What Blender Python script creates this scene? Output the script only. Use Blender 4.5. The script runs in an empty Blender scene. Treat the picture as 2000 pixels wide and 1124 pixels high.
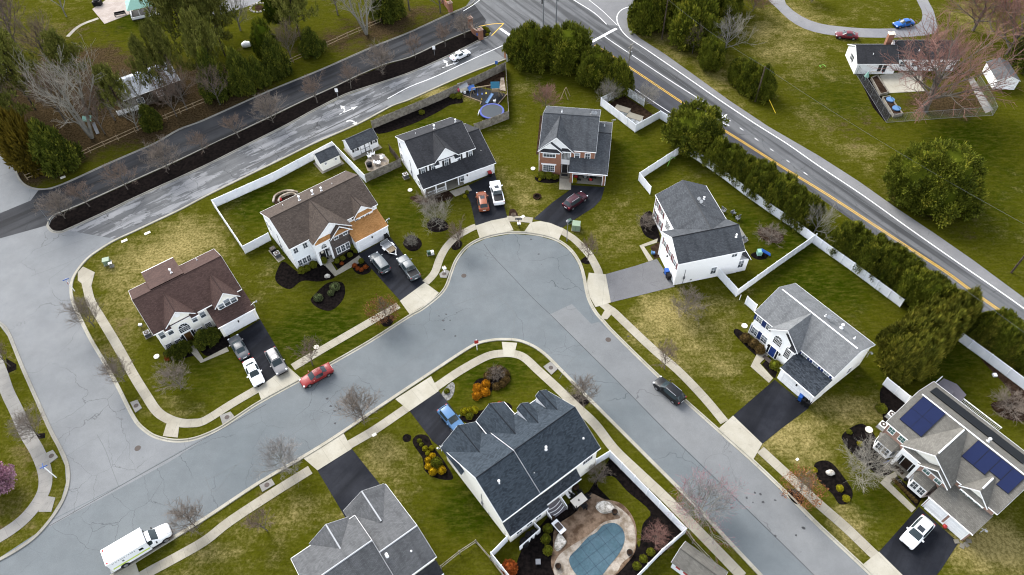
import bpy, bmesh, math, random
from math import sin, cos, pi, radians as rad, hypot, atan2, sqrt
from mathutils import Vector, Matrix, noise as mnoise
from mathutils.geometry import tessellate_polygon
random.seed(7)
SC = bpy.context.scene
COL = SC.collection
# ---------------------------------------------------------------- camera
FPX, PITCH, ROLL, CAMH = 1400.0, rad(50.7), rad(-2.0), 88.0
_M = Matrix.Rotation(ROLL, 3, 'Z')
UPV = _M @ Vector((0, -cos(PITCH), -sin(PITCH)))
FWV = (Vector((0, 0, 1)) + UPV * sin(PITCH)).normalized()
RTV = FWV.cross(UPV)
def G(px, py, z=0.0):
    """survey of the photograph: the point of the place at height z seen at photo pixel (px, py)"""
    d = Vector(((px - 1000) / FPX, (py - 562) / FPX, 1.0))
    w = (d.dot(RTV), d.dot(FWV), d.dot(UPV))
    t = (z - CAMH) / w[2]
    return Vector((w[0] * t, w[1] * t, z))
cam = bpy.data.cameras.new('camera'); co = bpy.data.objects.new('camera', cam); COL.objects.link(co)
R3 = Matrix(((RTV.x, -RTV.y, -RTV.z), (FWV.x, -FWV.y, -FWV.z), (UPV.x, -UPV.y, -UPV.z)))
co.matrix_world = Matrix.Translation((0, 0, CAMH)) @ R3.to_4x4()
cam.sensor_width = 36; cam.lens = FPX / 2000 * 36; cam.clip_start = 0.5; cam.clip_end = 6000
SC.camera = co
# ---------------------------------------------------------------- light
SUN_AZ, SUN_EL = atan2(0.82, -0.57), rad(38)
w = bpy.data.worlds.new('World'); SC.world = w; w.use_nodes = True
nt = w.node_tree; bg = nt.nodes['Background']
sky = nt.nodes.new('ShaderNodeTexSky'); sky.sky_type = 'NISHITA'; sky.sun_disc = False
sky.sun_elevation = SUN_EL; sky.sun_rotation = pi / 2 - SUN_AZ
sky.dust_density = 0.6; sky.air_density = 1.0; sky.ozone_density = 1.0
hs = nt.nodes.new('ShaderNodeHueSaturation'); hs.inputs['Saturation'].default_value = 0.34
nt.links.new(sky.outputs[0], hs.inputs['Color']); nt.links.new(hs.outputs[0], bg.inputs[0])
bg.inputs[1].default_value = 0.115
sl = bpy.data.lights.new('sun', 'SUN'); sl.energy = 1.6; sl.angle = rad(34); sl.color = (1, 0.96, 0.9)
so = bpy.data.objects.new('sun', sl); COL.objects.link(so)
sd = Vector((cos(SUN_AZ) * cos(SUN_EL), sin(SUN_AZ) * cos(SUN_EL), sin(SUN_EL)))
so.rotation_euler = sd.to_track_quat('Z', 'Y').to_euler()
SC.view_settings.view_transform = 'Standard'; SC.view_settings.look = 'None'
SC.view_settings.exposure = 2.1; SC.view_settings.gamma = 1.0; SC.view_settings.use_curve_mapping = False
SC.cycles.filter_width = 1.15; SC.cycles.max_bounces = 5; SC.cycles.diffuse_bounces = 3; SC.cycles.glossy_bounces = 2; SC.cycles.transmission_bounces = 2
# ---------------------------------------------------------------- node helper
class NT:
    def __init__(s, name):
        s.m = bpy.data.materials.new(name); s.m.use_nodes = True; s.t = s.m.node_tree
        s.b = s.t.nodes['Principled BSDF']; s.L = s.t.links
    def n(s, typ, **kw):
        x = s.t.nodes.new('ShaderNode' + typ)
        for k, v in kw.items(): setattr(x, k, v)
        return x
    def put(s, sock, v):
        if hasattr(v, 'node'): s.L.new(v, sock)
        elif isinstance(v, (tuple, list)): sock.default_value = (*v, 1) if len(v) == 3 and len(sock.default_value) == 4 else v
        else: sock.default_value = v
    def pos(s): return s.n('NewGeometry').outputs['Position']
    def obj(s): return s.n('TexCoord').outputs['Object']
    def uv(s): return s.n('TexCoord').outputs['UV']
    def map(s, v, rot=0, scale=(1, 1, 1), loc=(0, 0, 0)):
        x = s.n('Mapping'); s.put(x.inputs['Vector'], v)
        x.inputs['Rotation'].default_value = (0, 0, rot); x.inputs['Scale'].default_value = scale; x.inputs['Location'].default_value = loc
        return x.outputs[0]
    def noise(s, v, sc, det=4, rough=.55, dist=0):
        x = s.n('TexNoise'); s.put(x.inputs['Vector'], v); x.inputs['Scale'].default_value = sc
        x.inputs['Detail'].default_value = det; x.inputs['Roughness'].default_value = rough; x.inputs['Distortion'].default_value = dist
        return x.outputs['Fac']
    def math(s, op, a, b=0.0, c=0.0, clamp=False):
        x = s.n('Math', operation=op, use_clamp=clamp); s.put(x.inputs[0], a); s.put(x.inputs[1], b); s.put(x.inputs[2], c)
        return x.outputs[0]
    def ss(s, v, a, b, lo=0.0, hi=1.0):
        x = s.n('MapRange', interpolation_type='SMOOTHSTEP'); s.put(x.inputs[0], v)
        for i, q in enumerate((a, b, lo, hi)): s.put(x.inputs[1 + i], q)
        return x.outputs[0]
    def mix(s, f, a, b, mode='MIX'):
        x = s.n('Mix', data_type='RGBA', blend_type=mode); s.put(x.inputs[0], f); s.put(x.inputs[6], a); s.put(x.inputs[7], b)
        return x.outputs[2]
    def attr(s, name): return s.n('Attribute', attribute_name=name).outputs['Fac']
    def bump(s, h, strength=.3, dist=.05):
        x = s.n('Bump'); x.inputs['Strength'].default_value = strength; x.inputs['Distance'].default_value = dist; s.put(x.inputs['Height'], h)
        s.L.new(x.outputs[0], s.b.inputs['Normal'])
    def out(s, col, rough=.8, spec=.3, metal=0.0):
        s.put(s.b.inputs['Base Color'], col); s.put(s.b.inputs['Roughness'], rough)
        s.b.inputs['Specular IOR Level'].default_value = spec; s.b.inputs['Metallic'].default_value = metal
        return s.m
KEY = .62   # everything below was first judged one stop too bright: real-world albedo scale
def K(c): return tuple(x * KEY for x in c) if max(c) < .6 else c
def sc3(c, k): return tuple(min(1, x * k) for x in c)
def plain(name, col, rough=.6, spec=.4, metal=0, var=.12, sc=1.5):
    t = NT(name); f = t.noise(t.obj(), sc, 4); col = K(col)
    return t.out(t.mix(f, sc3(col, 1 - var), sc3(col, 1 + var)), rough, spec, metal)
def dapple(name, a, b, sc, rough=.85, sc2=None, spec=.2, bump=.0, world=True, lo=.35, hi=.65):
    t = NT(name); p = t.pos() if world else t.obj(); a, b = K(a), K(b)
    f = t.ss(t.noise(p, sc, 6, .62), lo, hi); c = t.mix(f, a, b)
    g = t.noise(p, sc2 or sc * 7, 4, .7); c = t.mix(t.ss(g, .3, .7), t.mix(.22, c, (0, 0, 0)), c)
    if bump: t.bump(g, bump)
    return t.out(c, rough, spec)
def cracks(t, p, sc, width, dist=.6):
    """thin irregular crack lines"""
    nx = t.n('TexNoise'); t.put(nx.inputs['Vector'], p); nx.inputs['Scale'].default_value = sc * 3; nx.inputs['Detail'].default_value = 4
    va = t.n('VectorMath', operation='SCALE'); t.L.new(nx.outputs['Color'], va.inputs[0]); va.inputs['Scale'].default_value = dist / sc * .5
    vb = t.n('VectorMath', operation='ADD'); t.put(vb.inputs[0], p); t.L.new(va.outputs[0], vb.inputs[1])
    v = t.n('TexVoronoi', feature='DISTANCE_TO_EDGE'); t.L.new(vb.outputs[0], v.inputs['Vector']); v.inputs['Scale'].default_value = sc
    return t.ss(v.outputs['Distance'], 0, width * sc, 1, 0)
def asphalt(name, a, b, crack=.5, csc=.14, rot=0.0, streak=0.0, patch=0.0, rough=.85, worn=(0, 0, 0), big=.05, spec=.25):
    t = NT(name); p = t.pos(); q = t.map(p, -rot); a, b, worn = K(a), K(b), K(worn)
    c = t.mix(t.ss(t.noise(p, big, 5, .6), .35, .65), a, b)
    if patch:
        st = t.map(q, 0, (.12, .55, 1)); f = t.noise(st, 1.0, 6, .68, .4)
        c = t.mix(t.math('MULTIPLY', t.ss(f, .49, .53), patch), c, worn)
        f2 = t.noise(st, 2.3, 6, .7, .6); c = t.mix(t.math('MULTIPLY', t.ss(f2, .60, .64), patch * .8), c, sc3(a, .35))
    if streak:
        st = t.map(q, 0, (.015, .42, 1)); f = t.noise(st, 1.6, 3, .5)
        c = t.mix(t.math('MULTIPLY', t.ss(f, .42, .62), streak), c, sc3(a, .38))
    k = t.math('MULTIPLY', cracks(t, p, csc, .05), t.ss(t.noise(p, csc * .9, 2), .40, .55))
    k2 = t.math('MULTIPLY', cracks(t, p, csc * 3.1, .035), t.ss(t.noise(p, csc * .55, 2), .55, .66))
    c = t.mix(t.math('MULTIPLY', t.math('MAXIMUM', k, k2), crack), c, sc3(a, .22))
    c = t.mix(t.ss(t.noise(p, .33, 5, .7), .3, .7), t.mix(.13, c, (0, 0, 0)), c)
    s = t.ss(t.noise(p, .9, 3, .7), .66, .76); c = t.mix(t.math('MULTIPLY', s, .35), c, sc3(a, .4))
    g = t.noise(p, 14, 3, .8); c = t.mix(t.ss(g, .3, .75), t.mix(.26, c, (0, 0, 0)), c)
    t.bump(g, .15, .02)
    return t.out(c, rough, spec)
# ---------------------------------------------------------------- materials
M = {}
RES_ROT = atan2(*(G(590, 745) - G(400, 854)).yx)
ENT_ROT = atan2(*(G(862, 165) - G(400, 382)).yx)
MAIN_ROT = atan2(*(G(1800, 470) - G(1225, 72)).yx)
SE_ROT = atan2(*(G(1600, 1035) - G(1287, 742)).yx)
M['street'] = asphalt('street_asphalt', (.182, .208, .222), (.220, .242, .254), .62, .085)
M['street_pale'] = asphalt('pale_street_asphalt', (.240, .250, .258), (.285, .292, .296), .55, .07)
M['street_west'] = asphalt('worn_street_asphalt', (.255, .268, .280), (.302, .312, .320), .55, .075)
M['entry'] = asphalt('cracked_lane_asphalt', (.15, .155, .165), (.20, .205, .21), .9, .12, ENT_ROT, .4, .9, worn=(.40, .405, .42))
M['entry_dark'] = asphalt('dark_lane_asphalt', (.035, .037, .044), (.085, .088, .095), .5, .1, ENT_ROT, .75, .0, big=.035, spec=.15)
M['main'] = asphalt('main_road_asphalt', (.135, .139, .148), (.185, .19, .197), .75, .1, MAIN_ROT, .8, .2, worn=(.26, .26, .27))
M['shoulder'] = asphalt('shoulder_asphalt', (.255, .255, .265), (.315, .312, .315), .3, .15, MAIN_ROT)
M['newpave'] = asphalt('dark_main_asphalt', (.075, .078, .092), (.10, .102, .115), .1, .1, MAIN_ROT, .3)
M['drive'] = asphalt('driveway_asphalt', (.014, .016, .023), (.034, .037, .047), .2, .25, .9, .5, .1, worn=(.06, .063, .075), big=.16, spec=.12)
M['drive_grey'] = asphalt('aged_driveway_asphalt', (.20, .20, .21), (.25, .25, .255), .35, .22)
M['drive_gravel'] = asphalt('gravel_drive', (.27, .27, .29), (.34, .335, .34), .2, .2)
def concrete(name, a, b, joint=1.5, jw=.03):
    t = NT(name); p = t.pos(); a, b = K(a), K(b); u = t.n('SeparateXYZ'); t.L.new(t.uv(), u.inputs[0])
    c = t.mix(t.ss(t.noise(p, .35, 5, .6), .3, .7), a, b)
    fr = t.math('FRACT', t.math('DIVIDE', u.outputs[0], joint)); j = t.math('LESS_THAN', fr, jw / joint)
    c = t.mix(t.math('MULTIPLY', j, .55), c, sc3(a, .35))
    slab = t.n('TexWhiteNoise', noise_dimensions='1D'); t.L.new(t.math('FLOOR', t.math('DIVIDE', u.outputs[0], joint)), slab.inputs['W'])
    c = t.mix(t.math('MULTIPLY', slab.outputs['Value'], .16), c, sc3(a, .62))
    st = t.ss(t.noise(p, 1.3, 6, .72), .56, .72); c = t.mix(t.math('MULTIPLY', st, .4), c, sc3(a, .45))
    g = t.noise(p, 9, 4, .8); c = t.mix(t.ss(g, .3, .7), t.mix(.12, c, (0, 0, 0)), c); t.bump(g, .1, .02)
    return t.out(c, .85, .25)
M['walk'] = concrete('sidewalk_concrete', (.39, .352, .275), (.51, .47, .38))
M['walk_old'] = concrete('weathered_concrete', (.27, .26, .24), (.37, .35, .32))
M['kerb'] = concrete('kerb_concrete', (.42, .39, .31), (.54, .51, .43), 3.0, .05)
M['kerb_old'] = concrete('old_kerb_concrete', (.30, .285, .25), (.40, .38, .33), 3.0, .05)
M['apron'] = concrete('apron_concrete', (.47, .435, .345), (.57, .535, .445), 2.6, .03)
def lawn():
    t = NT('lawn_grass'); p = t.pos()
    n1 = t.noise(p, .11, 6, .62); n2 = t.noise(p, .55, 6, .68, .3); n3 = t.noise(p, 2.6, 5, .75)
    n4 = t.noise(t.map(p, .6, (.7, 2.4, 1)), .8, 5, .72); n5 = t.noise(t.map(p, -.85, (.12, 1.5, 1)), .9, 4, .6)
    jit = t.math('ADD', t.math('MULTIPLY_ADD', t.math('SUBTRACT', n2, .5), 1.1, t.math('MULTIPLY', t.math('SUBTRACT', n1, .5), 1.3)), t.math('MULTIPLY', t.math('SUBTRACT', n3, .5), .5)); jit = t.math('ADD', jit, t.math('MULTIPLY', t.math('SUBTRACT', n5, .5), .5))
    straw = t.ss(t.math('ADD', t.attr('straw'), jit), .14, 1.0)
    lush_shade = t.ss(t.math('ADD', t.attr('lush_shade'), t.math('MULTIPLY', jit, .8)), .2, .85)
    dirt = t.ss(t.math('ADD', t.attr('dirt'), t.math('MULTIPLY', jit, .9)), .3, .8)
    c = t.mix(lush_shade, (.045, .047, .0030), (.0165, .026, .0007))
    c = t.mix(t.ss(n4, .40, .75, 0, .7), c, (.078, .074, .013))
    c = t.mix(t.math('MULTIPLY', straw, .92), c, t.mix(t.ss(n3, .3, .7), (.150, .120, .036), (.275, .225, .095)))
    c = t.mix(t.math('MULTIPLY', dirt, .9), c, t.mix(t.ss(n3, .35, .65), (.022, .014, .008), (.066, .043, .025)))
    c = t.mix(t.ss(n3, .36, .6), t.mix(.30, c, (0, 0, 0)), c)
    t.bump(t.math('ADD', n3, t.noise(p, 9, 4, .8)), .6, .06)
    return t.out(c, 1.0, .0)
M['lawn'] = lawn()
M['mulch'] = dapple('dark_mulch', (.007, .006, .006), (.018, .014, .013), 2.2, 1, 9, spec=0, bump=.5)
M['mulch_brown'] = dapple('brown_mulch', (.028, .017, .012), (.066, .042, .028), 1.6, 1, 8, spec=0, bump=.5)
M['rocks'] = dapple('garden_rocks', (.10, .10, .10), (.34, .33, .31), 3.0, .9, 9)
M['seam_soft'] = plain('street_crack', (.15, .16, .165), .8)
M['ridge_grey'] = plain('ridge_vent_grey', (.52, .53, .55), .6)
M['rubber'] = dapple('play_surface', (.016, .018, .022), (.028, .03, .036), 3, .9, 12)
M['flagstone'] = dapple('flagstone', (.27, .21, .15), (.56, .49, .41), .9, .85, 6)
M['stamped'] = dapple('stamped_patio', (.11, .062, .032), (.33, .225, .15), .8, .8, 4)
M['paver'] = dapple('pink_paver', (.46, .38, .33), (.56, .48, .43), .6, .85, 6)
M['boulder'] = dapple('boulder', (.40, .36, .30), (.62, .58, .52), 2.0, .9, 8)
def siding(name, col, rot=False):
    t = NT(name); s = t.n('SeparateXYZ'); t.L.new(t.obj(), s.inputs[0])
    f = t.math('FRACT', t.math('DIVIDE', s.outputs[2], .18))
    c = t.mix(t.math('LESS_THAN', f, .14), col, sc3(col, .80))
    c = t.mix(t.ss(t.noise(t.map(t.obj(), 0, (.5, .5, 1.6)), .8, 5), .3, .75), t.mix(.06, c, (.3, .28, .22)), c)
    t.bump(f, .15, .02)
    return t.out(c, .55, .35)
M['siding'] = siding('white_siding', (.88, .88, .88)); M['siding_cream'] = siding('cream_siding', (.86, .83, .75)); M['siding_cool'] = siding('pale_siding', (.80, .83, .85))
M['trim'] = plain('white_trim', (.84, .84, .84), .45, var=.03); M['vinyl'] = siding('white_vinyl', (.84, .85, .87))
def vinyl():
    t = NT('white_vinyl_fence'); c = t.mix(t.ss(t.noise(t.pos(), .7, 5, .65), .35, .75), (.74, .76, .80), (.86, .87, .89)); z = t.n('SeparateXYZ'); t.L.new(t.pos(), z.inputs[0]); g = t.math('ADD', z.outputs[2], t.math('MULTIPLY', t.noise(t.pos(), 1.6, 5, .7), .9)); c = t.mix(t.ss(g, .35, .85, .6, 0), c, (.33, .35, .27))
    return t.out(c, .45, .4)
M['vinyl'] = vinyl()
def vinyl_dirty():
    t = NT('mildewed_vinyl_fence'); c = t.mix(t.ss(t.noise(t.pos(), 1.2, 6, .7), .42, .62), (.36, .37, .34), (.78, .79, .80))
    return t.out(c, .6, .3)
M['vinyl_dirty'] = vinyl_dirty()
def shingle(name, col, col2, streak=.3, grain=.13, sc=6):
    t = NT(name); uv = t.uv(); col, col2 = K(col), K(col2)
    br = t.n('TexBrick'); t.L.new(uv, br.inputs['Vector']); br.inputs['Scale'].default_value = 1; br.inputs['Brick Width'].default_value = .31
    br.inputs['Row Height'].default_value = .145; br.inputs['Mortar Size'].default_value = .012; br.inputs['Bias'].default_value = 0
    br.inputs['Color1'].default_value = (0, 0, 0, 1); br.inputs['Color2'].default_value = (1, 1, 1, 1); br.inputs['Mortar'].default_value = (0, 0, 0, 1)
    c = t.mix(br.outputs['Color'], sc3(col, 1 - grain), sc3(col2, 1 + grain))
    c = t.mix(t.math('MULTIPLY', br.outputs['Fac'], .6), c, sc3(col, .45))
    big = t.noise(t.map(uv, 0, (.9, .13, 1)), 1.1, 5, .65); c = t.mix(t.math('MULTIPLY', t.ss(big, .42, .68), streak), c, sc3(col, .45))
    b2 = t.noise(uv, .45, 4, .6); c = t.mix(t.math('MULTIPLY', t.ss(b2, .4, .7), .25), c, sc3(col2, 1.28))
    t.bump(br.outputs['Color'], .3, .02)
    return t.out(c, .92, .15)
M['roof_brown'] = shingle('brown_shingles', (.078, .046, .040), (.108, .066, .056), .15, .10)
M['roof_taupe'] = shingle('taupe_shingles', (.088, .068, .056), (.118, .092, .076), .2, .16)
M['roof_charcoal'] = shingle('charcoal_shingles', (.040, .041, .046), (.054, .055, .061), .4,.10)
M['roof_grey'] = shingle('grey_shingles', (.19, .198, .205), (.235, .24, .245), .45,.08)
M['roof_slate'] = shingle('slate_shingles', (.075, .082, .092), (.105, .112, .122), .5, .12)
M['roof_blue'] = shingle('blue_slate_shingles', (.034, .046, .060), (.056, .072, .090), .12, .22)
M['roof_stone'] = shingle('stone_grey_shingles', (.165, .156, .138), (.205, .194, .172), .3,.08)
M['roof_pewter'] = shingle('pewter_shingles', (.112, .115, .120), (.148, .151, .156), .5,.08)
M['roof_wood'] = shingle('new_orange_decking', (.50, .235, .075), (.58, .295, .11), .05, .12)
M['roof_dark'] = shingle('dark_blue_shingles', (.034, .042, .054), (.056, .066, .080), .1, .4)
def brick(name, a, b, mort, w=.23, h=.075):
    a, b, mort = K(a), K(b), K(mort); t = NT(name); s = t.n('SeparateXYZ'); t.L.new(t.obj(), s.inputs[0]); cb = t.n('CombineXYZ')
    t.L.new(t.math('ADD', s.outputs[0], s.outputs[1]), cb.inputs[0]); t.L.new(s.outputs[2], cb.inputs[1])
    br = t.n('TexBrick'); t.L.new(cb.outputs[0], br.inputs['Vector']); br.inputs['Scale'].default_value = 1
    br.inputs['Brick Width'].default_value = w; br.inputs['Row Height'].default_value = h; br.inputs['Mortar Size'].default_value = h * .12
    t.put(br.inputs['Color1'], a); t.put(br.inputs['Color2'], b); t.put(br.inputs['Mortar'], mort)
    c = t.mix(t.ss(t.noise(t.obj(), 1.4, 5), .3, .75), t.mix(.25, br.outputs['Color'], (.08, .03, .02)), br.outputs['Color'])
    return t.out(c, .9, .2)
M['brick'] = brick('red_brick', (.38, .135, .068), (.48, .20, .11), (.40, .30, .24))
M['brick_pale'] = brick('salmon_brick', (.46, .25, .18), (.56, .33, .25), (.50, .40, .34))
M['stone'] = brick('grey_ledgestone', (.085, .078, .072), (.19, .175, .16), (.05, .047, .045), .4, .14)
M['glass'] = NT('window_glass').out((.055, .065, .075), .08, .6)
M['glass_blind'] = dapple('window_blind', (.30, .34, .38), (.42, .46, .50), 2, .2, spec=.6, world=False)
M['glass_dark'] = NT('dark_glass').out((.014, .018, .022), .06, .6)
M['glass_green'] = NT('green_glass').out((.06, .12, .11), .1, .6)
M['glass_car'] = NT('car_glass').out((.022, .032, .036), .1, .3)
M['black'] = plain('black_plastic', (.012, .012, .014), .6, .15); M['tyre'] = plain('tyre_rubber', (.014, .014, .015), .85)
M['rim'] = plain('alloy_rim', (.45, .46, .48), .35, metal=.6); M['chrome'] = plain('chrome', (.6, .62, .64), .25, metal=.8)
M['dark'] = plain('dark_interior', (.02, .018, .016), .9)
M['head'] = plain('headlamp_lens', (.75, .77, .8), .1, .8); M['tail'] = plain('tail_lamp_lens', (.42, .012, .012), .2, .7)
def paint(name, col, coat=.12, rough=.38, metal=.0):
    t = NT(name); m = t.out(K(col), rough, .28, metal); t.b.inputs['Coat Weight'].default_value = coat; t.b.inputs['Coat Roughness'].default_value = .06
    return m
for k, c in dict(white=(.80, .81, .83), red=(.33, .030, .030), red_dark=(.17, .012, .022), blue=(.012, .13, .48), orange=(.36, .105, .045), maroon=(.060, .010, .020), grey=(.12, .125, .135), grey_warm=(.22, .21, .20), silver=(.26, .255, .26), jeep=(.125, .145, .16), black=(.005, .006, .008), sky=(.10, .22, .42)).items():
    M['p_' + k] = paint(k + '_car_paint', c, metal=.0)
M['shutter_black'] = plain('black_shutter', (.018, .018, .02)); M['shutter_blue'] = plain('blue_shutter', (.012, .035, .16)); M['shutter_red'] = plain('maroon_shutter', (.15, .03, .035))
M['door_black'] = plain('black_door', (.02, .02, .022), .4); M['door_blue'] = plain('blue_door', (.012, .045, .24), .4); M['door_brown'] = plain('brown_door', (.13, .065, .02), .4); M['door_dark'] = plain('dark_brown_door', (.035, .02, .014), .35)
M['garage'] = siding('garage_door_white', (.80, .80, .80))
M['wood_grey'] = dapple('weathered_wood', (.24, .215, .175), (.44, .40, .335), 1.8, .9, 9)
M['wood_tan'] = dapple('tan_wood', (.34, .25, .15), (.48, .37, .24), 2, .8, 9)
M['wood_dark'] = dapple('dark_wood', (.07, .052, .036), (.14, .105, .075), 2, .9, 9)
M['metal'] = plain('galvanised_metal', (.42, .43, .44), .45, metal=.5); M['metal_grey'] = plain('grey_metal', (.26, .27, .29), .5, metal=.3)
M['green_box'] = plain('utility_green', (.24, .33, .22), .6); M['green_dark'] = plain('dark_green_plastic', (.03, .09, .06), .6)
M['blue_plastic'] = plain('blue_plastic', (.02, .12, .50), .4); M['sky_plastic'] = plain('sky_blue_plastic', (.10, .24, .48), .5); M['pink_plastic'] = plain('pink_plastic', (.62, .10, .17), .4); M['red_plastic'] = plain('red_plastic', (.55, .03, .03), .4)
M['yellow'] = plain('yellow_plastic', (.62, .45, .02), .5); M['lime'] = plain('lime_plastic', (.22, .55, .05), .5); M['cream'] = plain('cream_plastic', (.66, .62, .52), .6); M['teal'] = plain('teal_canvas', (.02, .16, .26), .8)
M['mint'] = plain('mint_roof', (.30, .58, .48), .6); M['solar'] = plain('solar_glass', (.014, .022, .075), .2, .22, var=.1); M['solar_black'] = plain('black_solar_mat', (.004, .006, .011), .4, .1)
M['mesh_cloth'] = dapple('pool_cover', (.062, .128, .165), (.088, .160, .205), .5, .7, 4); M['strap'] = plain('cover_strap', (.035, .075, .11), .8)
M['tarp'] = plain('trampoline_mat', (.045, .058, .072), .8, var=.05); M['trampblue'] = plain('blue_pad', (.03, .06, .36), .6)
M['composite'] = plain('composite_decking', (.20, .18, .20), .8); M['linen'] = plain('pale_table', (.62, .57, .50), .6)
M['line_white'] = dapple('white_road_paint', (.62, .62, .62), (.82, .82, .82), 1.5, .7, 9); M['line_yellow'] = dapple('yellow_road_paint', (.62, .36, .02), (.74, .46, .05), 1.5, .7, 9)
M['seam'] = plain('tar_seam', (.045, .046, .05), .7); M['iron'] = plain('cast_iron', (.085, .065, .055), .8)
M['sign_red'] = plain('sign_red', (.50, .02, .02), .4); M['sign_blue'] = plain('sign_blue', (.05, .16, .55), .4); M['sign_green'] = plain('sign_green', (.02, .22, .10), .4); M['paper'] = plain('white_sign', (.8, .8, .8), .5)
CORE = {}
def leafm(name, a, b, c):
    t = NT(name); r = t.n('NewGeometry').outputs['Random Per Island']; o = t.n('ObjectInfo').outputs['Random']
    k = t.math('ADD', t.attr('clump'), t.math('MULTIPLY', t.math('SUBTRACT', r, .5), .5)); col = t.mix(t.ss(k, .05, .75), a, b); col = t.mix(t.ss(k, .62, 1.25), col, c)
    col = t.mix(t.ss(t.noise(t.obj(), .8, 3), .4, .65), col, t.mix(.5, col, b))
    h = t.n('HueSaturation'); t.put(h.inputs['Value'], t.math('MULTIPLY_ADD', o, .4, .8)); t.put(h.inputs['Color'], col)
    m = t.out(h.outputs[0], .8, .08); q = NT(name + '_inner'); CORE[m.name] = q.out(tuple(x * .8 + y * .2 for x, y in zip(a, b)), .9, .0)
    return m
M['l_cypress'] = leafm('cypress_leaf', (0.0266, 0.0364, 0.0034), (0.1175, 0.1326, 0.0119), (0.3226, 0.2818, 0.0334))
M['l_pale'] = leafm('pale_cypress_leaf', (0.0373, 0.0444, 0.0050), (0.1474, 0.1465, 0.0168), (0.3555, 0.2903, 0.0462))
M['l_pine'] = leafm('pine_needle', (.050, .058, .010), (.115, .118, .022), (.20, .185, .050))
M['l_dark'] = leafm('dark_evergreen_leaf', (0.0178, 0.0275, 0.0037), (0.0826, 0.0971, 0.0118), (0.2092, 0.1921, 0.0209))
M['l_box'] = leafm('boxwood_leaf', (0.0529, 0.0655, 0.0062), (0.1467, 0.1493, 0.0144), (0.2392, 0.2061, 0.0216))
M['l_lime'] = leafm('lime_shrub_leaf', (0.1380, 0.1380, 0.0054), (0.2530, 0.2208, 0.0113), (0.3910, 0.2760, 0.0135))
M['l_yellow'] = leafm('yellow_shrub_leaf', (0.2880, 0.1782, 0.0056), (0.4176, 0.2772, 0.0084), (0.4752, 0.3432, 0.0210))
M['l_orange'] = leafm('orange_shrub_leaf', (0.2448, 0.0940, 0.0056), (0.3550, 0.1568, 0.0084), (0.3060, 0.2132, 0.0140))
M['l_rust'] = leafm('rust_shrub_leaf', (0.1584, 0.0363, 0.0105), (0.2592, 0.0660, 0.0140), (0.0720, 0.0462, 0.0070))
M['l_olive'] = leafm('olive_shrub_leaf', (0.0612, 0.0396, 0.0154), (0.1080, 0.0693, 0.0245), (0.1150, 0.0920, 0.0090))
M['l_brown'] = leafm('dead_oak_leaf', (0.1224, 0.0475, 0.0182), (0.2160, 0.0957, 0.0406), (0.2592, 0.1386, 0.0700))
M['l_blue'] = leafm('blue_spruce_leaf', (0.0517, 0.0690, 0.0270), (0.1092, 0.1242, 0.0518), (0.1725, 0.1748, 0.0765))
M['l_gold'] = leafm('gold_cedar_leaf', (0.0431, 0.0342, 0.0036), (0.0978, 0.0690, 0.0065), (0.0864, 0.0673, 0.0112))
M['l_pink'] = leafm('pink_blossom', (0.2000, 0.0900, 0.1320), (0.3400, 0.1920, 0.2420), (0.4000, 0.3120, 0.3300))
M['l_ivy'] = leafm('ivy_leaf', (0.0253, 0.0405, 0.0036), (0.0805, 0.0966, 0.0072), (0.1610, 0.1564, 0.0135))
M['bark'] = dapple('grey_bark', (.14, .12, .10), (.24, .21, .175), 2.5, .95, 11, world=False)
M['bark_pale'] = dapple('pale_bark', (.27, .255, .215), (.40, .38, .33), 2.5, .95, 11, world=False)
M['bark_dark'] = dapple('dark_bark', (.045, .036, .030), (.09, .074, .06), 2.5, .95, 11, world=False)
M['twig'] = plain('grey_twigs', (.25, .205, .17), .95, .1); M['twig_pale'] = plain('pale_twigs', (.34, .31, .26), .95, .1); M['twig_brown'] = plain('brown_twigs', (.215, .155, .12), .95, .1)
M['twig_red'] = plain('red_maple_twigs', (.27, .145, .12), .95, .1); M['twig_rose'] = plain('rose_budded_twigs', (.40, .155, .19), .95, .1); M['twig_grey'] = plain('silver_twigs', (.33, .305, .29), .95, .1)
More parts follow.
